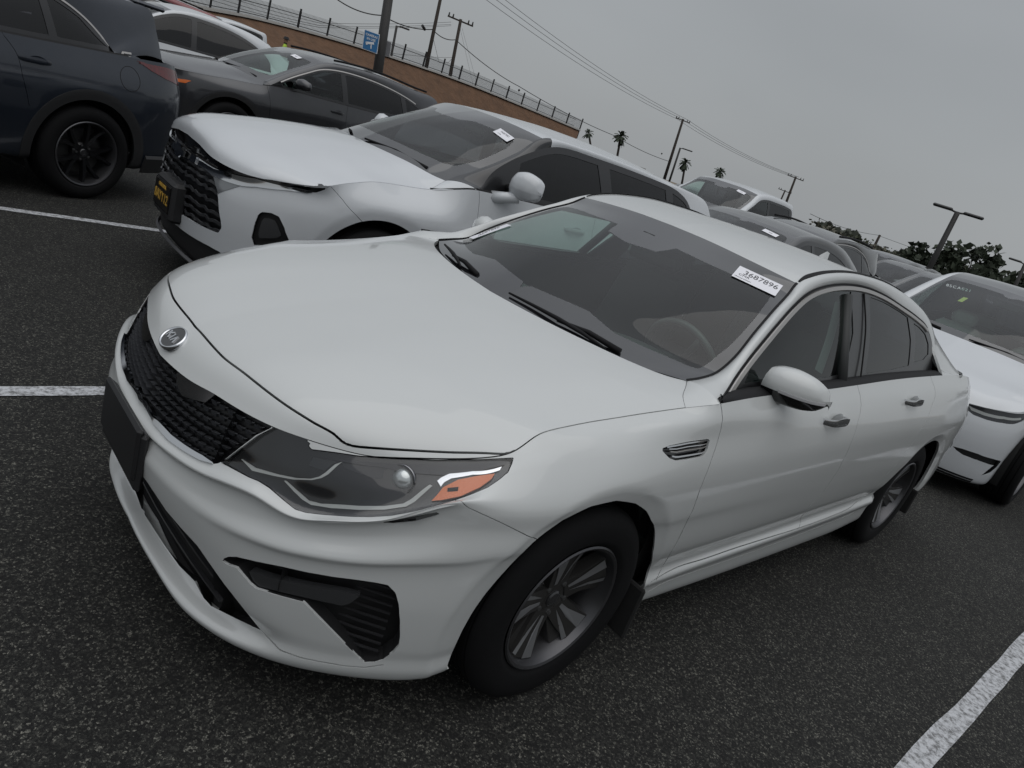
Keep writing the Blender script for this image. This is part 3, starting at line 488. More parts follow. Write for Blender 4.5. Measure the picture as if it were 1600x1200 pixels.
'vent':[(0.2800,0.7547),(0.2805,0.7619),(0.2852,0.7698),(0.2886,0.7705),(0.2921,0.7713),(0.2956,0.7721),(0.2992,0.7730),(0.3031,0.7720),(0.3072,0.7711),(0.3113,0.7703),(0.3156,0.7696),(0.3176,0.7584),(0.3169,0.7424),(0.3153,0.7315),(0.3122,0.7278),(0.3083,0.7277),(0.3044,0.7277),(0.3006,0.7277),(0.2955,0.7285),(0.2906,0.7293),(0.2854,0.7363),(0.2819,0.7470)],
'hood_gap':[(-0.0100,-0.0100),(0.1035,-0.0100),(0.1015,0.0600),(0.0917,0.1976),(0.0871,0.2499),(0.0800,0.3628),(0.0736,0.4905),(0.0682,0.5826),(0.0641,0.6492),(0.0605,0.6872),(0.0541,0.7601),(0.0335,0.8548),(0.0718,0.9016),(0.1210,0.9277),(0.1755,0.9468),(0.2314,0.9661),(0.2697,1.0000),(0.2921,1.0100),(-0.0100,1.0100)],
'badge':[(0.0562,0.0000)],
'tail':[(0.7420,0.9188),(0.7907,0.9514),(0.7695,0.8686),(0.7465,0.8053)],
'b_front':[(0.5278,0.9402),(0.5290,0.8934),(0.5170,0.6222),(0.5029,0.3489),(0.4860,0.1078),(0.4654,0.0000)],
'b_mid':[(0.5680,0.9538),(0.5597,0.6262),(0.5514,0.3441),(0.5409,0.0000)],
'b_rear':[(0.5946,0.9472),(0.5868,0.6323),(0.5787,0.3069),(0.5660,0.0000)],
'q_front':[(0.8377,0.9776),(0.8507,0.8636),(0.8607,0.5559),(0.8613,0.3017),(0.8494,0.0528)],
'q_rear':[(0.8729,0.9975),(0.8916,0.7630),(0.9152,0.3706),(0.9382,0.1332)],
'belt_mould':[(0.3836,0.0000),(0.4277,0.0000),(0.5346,0.0000),(0.6038,0.0000),(0.7505,0.0321),(0.8522,0.1087),(0.9170,0.2443)],
'front_pane':[(0.1141,0.5100),(0.1764,0.7415),(0.2661,0.8409),(0.3413,0.9020),(0.3930,0.9232),(0.4475,0.9298),(0.5078,0.9231),(0.5233,0.9124),(0.5106,0.6221),(0.4967,0.3498),(0.4768,0.1101),(0.4612,0.0234),(0.4152,0.0094),(0.1698,0.0000),(0.0943,0.0000)],
'sail':[(0.0440,0.0000),(0.1907,0.8434),(0.1781,0.5449),(0.1690,0.3818),(0.1698,0.0000)],
'frit':[(0.1017,-0.0100),(0.1442,0.0306),(0.1549,0.1485),(0.1779,0.3616),(0.1369,0.5460),(0.1454,0.6708),(0.1573,0.7869),(0.1583,0.8617),(0.1606,0.9050),(0.1674,0.9302),(0.2056,0.9340),(0.2942,0.9328),(0.3826,0.9417),(0.4897,0.9498),(0.6176,0.9494),(0.7767,0.9355),(0.8243,0.9243),(0.8385,0.8826),(0.8424,0.7703),(0.8361,0.6436),(0.8248,0.4688),(0.8235,0.2541),(0.7735,0.2301),(0.7316,0.2035),(0.6995,-0.0100)],
}

# ================================================================ the white sedan in front
HG={}
HG['plan']=Plan([(-.965,0),(-.952,.2),(-.905,.4),(-.81,.58),(-.68,.72),(-.52,.82),(-.38,.883),(-.2,.912),(0,.918),(.35,.918),(.8,.925),(1.4,.93),(2.0,.93),(2.5,.93),(2.8,.93),(3.15,.92),(3.5,.865),(3.70,.74),(3.82,.5),(3.875,.25),(3.89,0)])
TROW=[(0,.062,.716),(.9,.068,.728),(1.52,.076,.742),(2.06,.078,.745),(2.53,.081,.747),(3.03,.09,.750),(3.72,.10,.754),(4.52,.105,.777),(5.33,.108,.802),(6.05,.112,.827),(6.4,.13,.848),(6.7,.143,.870),(7.4,.15,.888),(8.2,.135,.915),(8.85,.10,.953),(9.2,.067,.981),(9.8,.077,.998),(10.77,.09,1.014),(11.2,.097,1.024),(12,.109,1.043),(12.8,.115,1.054),(14,.12,1.06),(15,.12,1.055),(16,.10,1.03),(17,.10,1.0),(18,.09,.99),(20,.09,.985)]
HROWS=[
[(0,.13,.17),(2,.12,.14),(4,.12,.15),(6.1,.12,.18),(8,.14,.2),(9.2,.13,.195),(12,.13,.195),(14,.13,.24),(20,.15,.24)],
[(0,.058,.185),(1,.055,.17),(2,.048,.146),(2.5,.046,.146),(3.1,.045,.15),(4,.045,.16),(5,.042,.165),(6.1,.04,.19),(8,.07,.21),(9.2,.065,.203),(12,.062,.203),(13.2,.06,.24),(14,.06,.25),(20,.08,.25)],
[(0,.045,.213),(1,.043,.198),(2,.036,.174),(2.5,.032,.176),(3.1,.028,.182),(4,.024,.193),(5,.022,.203),(6.1,.022,.215),(8,.04,.265),(9.2,.045,.285),(10,.044,.298),(12,.044,.315),(13,.04,.335),(14,.04,.30),(20,.05,.27)],
[(0,.095,.222),(1,.092,.214),(2,.085,.2),(2.5,.075,.2),(3,.05,.212),(3.6,.027,.232),(4.3,.022,.242),(5,.02,.25),(6.1,.021,.26),(8,.03,.30),(9.2,.034,.315),(10,.033,.335),(12,.033,.348),(13,.028,.37),(14,.02,.33),(20,.03,.3)],
[(0,.035,.33),(1,.035,.32),(2,.035,.30),(2.6,.03,.29),(3.2,.02,.285),(4,.017,.285),(5,.014,.29),(6.1,.014,.30),(7,.02,.32),(8,.034,.345),(9.3,.048,.36),(11,.05,.378),(13,.045,.40),(14,.02,.39),(15,.01,.38),(20,.02,.38)],
[(0,.008,.43),(1,.01,.42),(2,.012,.41),(3,.011,.40),(4,.008,.41),(5,.006,.42),(6.1,.005,.43),(7,.008,.45),(8,.012,.46),(9.5,.020,.46),(11,.026,.47),(13,.024,.475),(14,.01,.47),(20,.0,.5)],
[(0,.001,.48),(2,.004,.475),(3.11,.008,.488),(3.66,.009,.503),(4.14,.009,.518),(4.8,.009,.54),(5.45,.007,.558),(6.12,.004,.58),(7,.002,.58),(8,.004,.58),(11,.010,.58),(14,.004,.58),(20,0,.58)],
[(0,.0,.50),(2,.003,.497),(3.11,0,.510),(3.66,0,.526),(4.14,0,.54),(4.8,0,.564),(5.45,0,.584),(6.12,0,.61),(7,.0,.61),(8,0,.61),(11,.005,.63),(14,.0,.62),(20,0,.6)],
[(0,.006,.522),(2,.016,.53),(3.1,.024,.548),(3.66,.028,.566),(4.3,.028,.598),(5,.022,.64),(5.5,.014,.66),(6.1,.009,.665),(8,.001,.68),(11,0,.70),(14,0,.70),(20,0,.66)],
[(0,.016,.540),(1.2,.018,.552),(2,.024,.574),(2.6,.028,.59),(3.1,.03,.58),(3.6,.03,.604),(4.3,.028,.645),(5,.02,.71),(5.5,.012,.715),(6.1,.010,.715),(8,.004,.73),(10,.001,.75),(14,.0,.76),(20,0,.72)],
[(0,.008,.552),(.65,.01,.554),(1.2,.01,.566),(1.86,.01,.582),(2.36,.01,.601),(2.68,.01,.607),(2.9,.01,.600),(3.11,.01,.593),(3.3,.01,.595),(3.55,.01,.612),(4.3,.01,.656),(4.62,.01,.692),(5.02,.012,.730),(5.4,.017,.742),(6.1,.022,.745),(7,.022,.755),(8,.014,.775),(10,.006,.80),(12,.004,.82),(14,.004,.82),(20,.004,.77)],
[(0,.03,.572),(1,.035,.585),(1.52,.035,.598),(1.94,.036,.612),(2.16,.035,.62),(2.58,.036,.628),(2.88,.035,.624),(3.16,.035,.612),(3.5,.036,.616),(4.03,.034,.646),(4.56,.034,.68),(5.05,.034,.722),(5.4,.042,.748),(5.8,.062,.78),(6.15,.075,.80),(7,.075,.822),(8,.055,.84),(9.2,.032,.875),(11,.026,.895),(14,.028,.90),(15,.03,.90),(16,.03,.88),(18,.03,.85),(20,.03,.85)],
[(0,.042,.65),(1,.048,.66),(2.1,.055,.68),(3.1,.06,.685),(4,.066,.70),(5,.073,.752),(5.5,.08,.775),(6.1,.096,.815),(7,.115,.858),(8,.10,.882),(9.2,.045,.935),(11,.055,.96),(14,.065,.99),(16,.055,.96),(18,.05,.92),(20,.05,.92)],
TROW]
HSUB=[3,5,5,11,12,7,4,5,6,3,5,11,10]
HG['tub']=tub(HG['plan'],HROWS,HSUB,nu=640,arches=[(-.015,.333,.375,.435,.016),(2.805,.333,.375,.43,.014)])
HG['inner']=tub(HG['plan'],[[(c,o+(.05 if i else .02),z) for c,o,z in HROWS[i]] for i in (0,4,6,8)]+[[(c,o+.04,z-.02) for c,o,z in TROW]],[4,4,3,5],nu=200)
def tub_top(c0,c1,n):
    T=HG['tub'].G[:,-1];s=np.linspace(0,HG['plan'].S[-1],len(T));a,b=HG['plan'].c2s(c0),HG['plan'].c2s(c1);q=np.linspace(a,b,n)
    return np.stack([np.interp(q,s,T[:,k]) for k in range(3)],1)
HG['cowlc']=smooth_curve([(.165,0,.992),(.18,.15,.992),(.225,.35,.990),(.31,.56,.985),(.38,.66,.983),(.436,.710,.986)],60)
_n=90
_front=tub_top(0,4.0,60);_sd=tub_top(4.0,8.85,100);_seam=smooth_curve([_sd[-1],(.335,.775,.968),(.40,.735,.981),(.436,.710,.986)],12)
_side=resample(np.vstack([_sd,_seam[1:]]),_n);HG['cowlc'][-1]=_side[-1]
_cen=smooth_curve([_front[0],(-.868,0,.768),(-.823,0,.803),(-.72,0,.845),(-.5,0,.897),(-.2,0,.948),(.0,0,.975),HG['cowlc'][0]],_n)
HG['hood']=orient(coons(_front,HG['cowlc'],_cen,_side,gblend(60,2.4)),(-.3,0,0),sym_v0=True)
# pillar / ditch line (inner edge of the white rail) and window outline (outer edge)
HG['I']=smooth_curve([(.436,.710,.987),(.50,.716,.997),(.595,.714,1.018),(.68,.707,1.071),(.81,.673,1.156),(.948,.637,1.236),(1.07,.606,1.298),(1.12,.592,1.334),(1.17,.584,1.360),(1.275,.577,1.388),(1.415,.570,1.410),(1.6,.564,1.427),(1.8,.557,1.431),(2.05,.553,1.426),(2.3,.553,1.405),(2.55,.56,1.37),(2.8,.58,1.31),(3.0,.61,1.22),(3.2,.65,1.13),(3.38,.68,1.05)],240)
HG['O']=smooth_curve([(.42,.852,.979),(.47,.826,.988),(.535,.798,1.0),(.608,.770,1.036),(.697,.742,1.088),(.824,.706,1.153),(.941,.675,1.215),(1.048,.648,1.267),(1.161,.624,1.313),(1.281,.609,1.346),(1.474,.597,1.376),(1.745,.588,1.389),(2.0,.594,1.376),(2.267,.612,1.342),(2.482,.629,1.309),(2.628,.647,1.275),(2.710,.672,1.227),(2.742,.70,1.175),(2.755,.725,1.13),(2.80,.765,1.085),(2.95,.79,1.062),(3.12,.80,1.05)],240)
def pair_rail(O,I,keys,n=240,fo=None):
    """resample O and I so that listed (fraction on O, fraction on I) correspond"""
    k=np.asarray(keys,float);q=np.linspace(0,1,n);fo=pchip(np.linspace(0,1,len(k)),k[:,0],q);fi=pchip(np.linspace(0,1,len(k)),k[:,1],q)
    s=arclen(O);s/=s[-1];t=arclen(I);t/=t[-1]
    return (np.stack([np.interp(fo,s,O[:,j]) for j in range(3)],1),np.stack([np.interp(fi,t,I[:,j]) for j in range(3)],1))
def fracx(C,x):
    s=arclen(C);i=int(np.argmin(np.abs(C[:,0]-x)));return s[i]/s[-1]
_keys=[(0,0)]+[(fracx(HG['O'],a),fracx(HG['I'],b)) for a,b in ((.62,.70),(.824,.92),(1.048,1.13),(1.281,1.30),(1.474,1.45),(1.8,1.8),(2.267,2.28),(2.6,2.62))]+[(.84,fracx(HG['I'],2.85)),(.90,fracx(HG['I'],3.05)),(1,1)]
_O,_I=pair_rail(HG['O'],HG['I'],_keys)
HG['rail']=orient(strip(_O,_I,14,.016),(1.5,0,.6))
# side glass sheet between belt and window outline
def sheet(belt,O,x0,x1,n,m,bulge=.02):
    X=np.linspace(x0,x1,n);f=lambda C:np.stack([X,np.interp(X,C[:,0],C[:,1]),np.interp(X,C[:,0],C[:,2])],1)
    A=f(belt);B=f(O);t=np.linspace(0,1,m)[None,:,None];G=A[:,None]*(1-t)+B[:,None]*t
    G[:,:,1:2]+=np.sin(np.pi*t)*bulge*np.minimum(1,(B-A)[:,None,2:3]/.4);return G
_belt=tub_top(9.2,15,200);_bin=_belt.copy();_k=np.clip((_belt[:,0]-.42)/.15,0,1);_bin[:,1]-=.012+.045*_k;_bin[:,2]+=.004;_Ou=HG['O'][:int(np.argmax(HG['O'][:,0]>2.74))]
HG['glass']=orient(sheet(_bin,_Ou,.43,2.735,160,26,.012),(1.5,0,.6))
HG['ledge']=orient(strip(_belt[_belt[:,0]<2.85],_bin[_belt[:,0]<2.85],8,.008),(1.5,0,.6))
# windshield
_wi=HG['I'][:int(np.argmin(np.abs(HG['I'][:,0]-1.125)))+1];_ws=resample(_wi,60)
_wf=smooth_curve([(.21,0,.975),(.225,.15,.975),(.265,.35,.974),(.345,.56,.975),(.444,.712,.988)],50)
_wt=smooth_curve([(1.06,0,1.374),(1.065,.2,1.370),(1.085,.4,1.357),_ws[-1]],50)
_wc=smooth_curve([_wf[0],(.5,0,1.121),(.8,0,1.262),_wt[0]],60)
HG['wind']=orient(coons(_wf,_wt,_wc,_ws,gblend(50,2.0)),(.8,0,.5),sym_v0=True)
# roof
i0=len(_wi)-1;i1=int(np.argmin(np.abs(HG['I'][:,0]-2.75)))
_rs=resample(HG['I'][i0:i1+1],80);_rs[0]=_wt[-1]
_rr=smooth_curve([(2.85,0,1.372),(2.84,.25,1.362),(2.80,.45,1.34),_rs[-1]],50)
_rc=smooth_curve([_wt[0],(1.2,0,1.402),(1.35,0,1.423),(1.55,0,1.438),(1.8,0,1.443),(2.07,0,1.435),(2.4,0,1.418),_rr[0]],80)
HG['roof']=orient(coons(_wt,_rr,_rc,_rs,gblend(50,2.2)),(1.8,0,.8),sym_v0=True)
# backlight and deck
_bs=resample(HG['I'][i1:],50);_bs[0]=_rs[-1]
_br=smooth_curve([(3.48,0,1.06),(3.46,.3,1.06),(3.42,.55,1.055),_bs[-1]],50)
_bc=smooth_curve([_rr[0],(3.1,0,1.27),(3.3,0,1.16),_br[0]],50)
HG['back']=orient(coons(_rr,_br,_bc,_bs,gblend(50,2.0)),(2.8,0,.6),sym_v0=True)
_ds=tub_top(15,16.6,40);_ds=np.vstack([_bs[-1:],_ds[5:]]);_ds=resample(_ds,40);_dr=tub_top(16.6,20,50)[::-1]
_dc=smooth_curve([_br[0],(3.6,0,1.045),(3.72,0,1.03),_dr[0]],40)
HG['deck']=orient(coons(_br,_dr,_dc,_ds,gblend(50,2.0)),(3.5,0,.6),sym_v0=True)
_r0=HG['rail'].G[0];_sm=resample(_seam[::1],14)
HG['pillar_foot']=orient(np.stack([_sm*(1-t)+_r0*t for t in np.linspace(0,1,10)]),(.5,.3,.3))

_of=HG['O'][HG['O'][:,0]>2.74];_tf=tub_top(13.6,15.1,len(_of));_tf=np.stack([_of[:,0],np.interp(_of[:,0],_tf[:,0],_tf[:,1]),np.interp(_of[:,0],_tf[:,0],_tf[:,2])],1)
HG['fill']=orient(strip(_tf,_of,8,.002),(2.9,0,.6))

# ================================================================ car parts
def comps(V,F):
    """label faces by connected component (vertices joined by position)"""
    n=len(V);lab=np.arange(n)
    while True:
        m=lab[F].min(1);new=lab.copy();np.minimum.at(new,F.ravel(),np.repeat(m,3));new=new[new]
        if (new==lab).all(): break
        lab=new
    return lab[F[:,0]]
def part(name,VF,mat,parent,depth=.012,side=-1,off=0.0):
    V,F=VF
    if len(F)==0: return None
    if off: V=offset_in(V,off)
    V,F,LN=lip(V,F,depth)
    if side<0: V,F,LN=mirror(V,F,LN)
    return mk(name,V,F,mat,parent,LN)
def part_both(name,VF,mat,parent,depth=.012,off=0.0):
    V,F=VF
    if len(F)==0: return None
    if off: V=offset_in(V,off)
    V,F,LN=lip(V,F,depth);V2,F2,L2=mirror(V,F,LN)
    return mk(name,np.vstack([V,V2]),np.vstack([F,F2+len(V)]),mat,parent,np.concatenate([LN,L2]))
def sub(VF,keep):
    V,F=VF;c=V[F][:,:,:3].mean(1);return compact(V,F[keep(c)])
def xz_outline_uv(S,pts,axes=(0,2),face=1,sgn=1,thr=.3):
    """outline drawn on one view (side: x,z ; front: y,z ; top: x,y) carried to surface uv"""
    V,F=S.mesh();N=V[F][:,:,3:6].mean(1);m=(N[:,face]*sgn)>thr;Fm=F[m];T=V[Fm][:,:,list(axes)];UV=V[Fm][:,:,6:8];mn=T.min(1);mx=T.max(1);out=[]
    cen=T.mean(1)
    for q in np.asarray(pts,float):
        k=np.nonzero(((mn<=q+1e-6)&(mx>=q-1e-6)).all(1))[0];hit=None
        for i in k:
            a,b,c=T[i];d=(b[0]-a[0])*(c[1]-a[1])-(c[0]-a[0])*(b[1]-a[1])
            if abs(d)<1e-12: continue
            l1=((q[0]-a[0])*(c[1]-a[1])-(c[0]-a[0])*(q[1]-a[1]))/d;l2=((b[0]-a[0])*(q[1]-a[1])-(q[0]-a[0])*(b[1]-a[1]))/d
            if l1>-1e-4 and l2>-1e-4 and l1+l2<1.0001: hit=(1-l1-l2)*UV[i,0]+l1*UV[i,1]+l2*UV[i,2];break
        if hit is None:
            # extrapolate linearly from the nearest face
            i=int(np.argmin(((cen-q)**2).sum(1)));a,b,c=T[i];Mx=np.stack([b-a,c-a],1)
            try: l=np.linalg.solve(Mx,q-a)
            except Exception: l=np.zeros(2)
            l=np.clip(l,-3,4);hit=UV[i,0]+l[0]*(UV[i,1]-UV[i,0])+l[1]*(UV[i,2]-UV[i,0])
        out.append((float(hit[0]),float(hit[1])))
    return out
def arc_pts(cx,cz,r,a0,a1,n=40): return [(cx+r*math.cos(math.radians(a)),cz+r*math.sin(math.radians(a))) for a in np.linspace(a0,a1,n)]
def arch_poly(S,cx,cz,r,n=44):
    """round wheel opening carried to uv and taken down past the bottom edge"""
    uv=xz_outline_uv(S,arc_pts(cx,cz,r,-14,194,n),(0,2),1,1,.35)
    uv=[q for q in uv if q[1]>.02] or uv
    return [(uv[0][0],-.02)]+uv+[(uv[-1][0],-.02)]
# ---------------------------------------------------------------- wheels
def make_wheel(parent,name,c,side,R,rim,wd,style,mats,rz=0.0):
    """c = wheel centre, outer face towards side (+1/-1 in y)"""
    x,y,z=c;t=MB();hw=wd/2
    pr=[(rim-.004,-hw*.80),(rim+.012,-hw*.93),(rim+.04,-hw*1.02),(R-.055,-hw*1.05),(R-.028,-hw*.99),(R-.010,-hw*.86),(R-.001,-hw*.70)]
    g=.008
    for a in (-.52,-.16,.2,.56): pr+=[(R,hw*(a-.12)),(R,hw*a),(R-g,hw*(a+.02)),(R-g,hw*(a+.07)),(R,hw*(a+.09))]
    pr+=[(R-.001,hw*.70),(R-.010,hw*.86),(R-.028,hw*.99),(R-.055,hw*1.05),(rim+.04,hw*1.02),(rim+.028,hw*1.012),(rim+.022,hw*.99),(rim+.012,hw*.93),(rim-.004,hw*.80)]
    t.lathe([(r,h*side) for r,h in pr],64)
    # rim barrel and lip ; outer side is +hw*side
    b=MB();f=hw*.82
    b.lathe([(r,h*side) for r,h in [(rim+.006,f+.012),(rim+.001,f+.016),(rim-.007,f+.012),(rim-.014,f-.004),(rim-.022,f-.03),(rim-.03,0),(rim-.03,-f)]],64)
    dark=MB();bright=MB();k=style.get('n',5);dep=style.get('dish',.03)
    def P(r,a,h): return (r*math.cos(a),h*side,r*math.sin(a))
    fo=f-.004;fh=f-dep
    def blade(a0,a1,w0,w1,r0,r1,h0,h1,m,th=.035):
        # tapered bar from radius r0 at angle a0 to r1 at a1; widths in metres, heights h0->h1
        d=[]
        n=5
        for i in range(n+1):
            q=i/n;r=r0+(r1-r0)*q;a=a0+(a1-a0)*q;w=w0+(w1-w0)*q;h=h0+(h1-h0)*(q**1.3);ct=np.array(P(r,a,h));tn=np.array((-math.sin(a),0,math.cos(a)))
            nx=np.array((0,side,0));d.append([ct-tn*w/2,ct+tn*w/2,ct+tn*(w/2+.006)-nx*th,ct-tn*(w/2+.006)-nx*th])
        b0=len(m.V)
        for s4 in d: m.V+=[tuple(v) for v in s4]
        for i in range(n):
            for j in range(4): m.F.append((b0+i*4+j,b0+i*4+(j+1)%4,b0+i*4+4+(j+1)%4,b0+i*4+4+j))
        m.F.append((b0,b0+1,b0+2,b0+3));e=b0+4*n;m.F.append((e+3,e+2,e+1,e))
    def plate(poly,m,th=.0015):
        # flat facet given by (r,a,h) corners, slightly proud
        V=[P(r,a,h) for r,a,h in poly];b0=len(m.V);m.V+=V;m.F.append(tuple(range(b0,b0+len(V))))
    kind=style['kind'];off=style.get('rot',0)
    for i in range(k):
        a=2*math.pi*i/k+off;A=side
        if kind=='twin':      # dark wide spoke carrying a machined blade on one flank
            s=1
            blade(a,a+.10*s,.075,.10,.045,rim-.02,fh,fo-.004,dark)
            blade(a-.34,a-.30,.03,.045,.055,rim-.02,fh-.012,fo-.02,dark)
            r0,r1=.06,rim-.022
            def hh(r): q=(r-.045)/(rim-.065);return fh+(fo-.004-fh)*max(q,0)**1.3
            plate([(r0,a+.30,hh(r0)+.001),(.10,a+.27,hh(.1)+.001),(r1,a+.33,hh(r1)+.0015),(r1+.004,a+.10,hh(r1)+.0015),(.12,a+.06,hh(.12)+.001),(r0,a+.10,hh(r0)+.001)],bright)
            plate([(r0,a-.12,hh(r0)+.001),(.13,a-.10,hh(.13)+.001),(r1,a-.13,hh(r1)+.0015),(r1,a-.22,hh(r1)-.002),(.13,a-.2,hh(.13)-.001)],bright)
        elif kind=='multi':   # thin paired spokes
            for s in (-1,1):
                blade(a+s*.09,a+s*style.get('spread',.26),.026,.020,.05,rim-.012,fh,fo-.003,bright if style.get('bright') else dark)
        elif kind=='five':
            blade(a,a,.085,.055,.04,rim-.012,fh,fo-.003,bright if style.get('bright') else dark)
        elif kind=='slim':    # ten slim forked spokes
            blade(a,a+.04,.030,.012,.045,rim-.01,fh,fo-.003,dark);blade(a+.02,a+.30,.012,.014,.07,rim-.01,fh,fo-.003,dark)
            plate([(.06,a-.05,fh+.003),(.06,a+.03,fh+.003),(rim-.02,a+.07,fo-.001),(rim-.02,a+.02,fo-.001)],bright)
    dark.lathe([(r,h*side) for r,h in [(.0005,fh-.004),(.035,fh-.002),(.062,fh-.006),(.075,fh-.02),(.08,fh-.05)]],36)
    # brake disc and back plate
    br=MB();br.lathe([(r,h*side) for r,h in [(.05,fh-.055),(rim*.70,fh-.055),(rim*.70,fh-.07),(.05,fh-.07)]],40)
    br.lathe([(r,h*side) for r,h in [(.03,fh-.10),(rim-.03,fh-.10)]],40)
    rimo=b.build(name,mats['rim'],parent,angle=35)
    rimo.location=c
    q=t.build('tyre',mats['tyre'],rimo,angle=30);dark.build('spokes',mats['spoke'],rimo,angle=25)
    if bright.F: bright.build('spoke_facing',mats['bright'],rimo)
    br.build('brake_disc',mats['disc'],rimo,angle=30)
    cap=MB();cap.lathe([(r,h*side) for r,h in [(.0005,fh+.006),(.022,fh+.005),(.027,fh+.001),(.028,fh-.004)]],28);cap.build('hub_cap',mats['cap'],rimo,angle=30)
    nn=style.get('nuts',5);proto=None
    for i in range(nn if style.get('lugs',1) else 0):
        a=2*math.pi*(i+.5)/nn+off;p=P(.054,a,fh-.006)
        if proto is None:
            nut=MB();nut.lathe([(.001,(.010)*side),(.008,.009*side),(.009,0)],6);proto=nut.build('lug_nut',mats['nut'],rimo,loc=p)
        else:
            q=proto.copy();COL.objects.link(q);q.parent=rimo;q.location=p
    return rimo
def wheel_mats(dark=(.02,.02,.021),bright=None):
    return dict(rim=M('rim_dark_alloy',(.09,.09,.095),.35,.8),tyre=M('tyre_rubber',(.006,.006,.0065),.8,spec=.18,noise=(60,.25)),spoke=M('wheel_spoke_dark_%d'%int(dark[0]*1000),dark,.32,.2,coat=.4),
      bright=M('machined_alloy',(.52,.53,.55),.28,.85) if bright is None else bright,disc=M('brake_steel',(.10,.10,.10),.4,.8),cap=M('cap_black',(.03,.03,.032),.25,.2,coat=.5),nut=M('nut_steel',(.2,.2,.2),.35,.9))
def wheel_well(parent,cx,cz,r,y0,y1,side,mat):
    """curved black liner over a wheel, closed on the inner side"""
    m=MB();A=np.radians(np.linspace(-25,205,30));pr=[(r,y0),(r,y1),(.02,y1)];n=len(pr)
    for a in A:
        for q,y in pr: m.V.append((cx+q*math.cos(a),y*side,cz+q*math.sin(a)))
    for i in range(len(A)-1):
        for j in range(n-1): m.F.append((i*n+j,i*n+j+1,(i+1)*n+j+1,(i+1)*n+j))
    return m.build('wheel_liner',mat,parent,smooth=True)

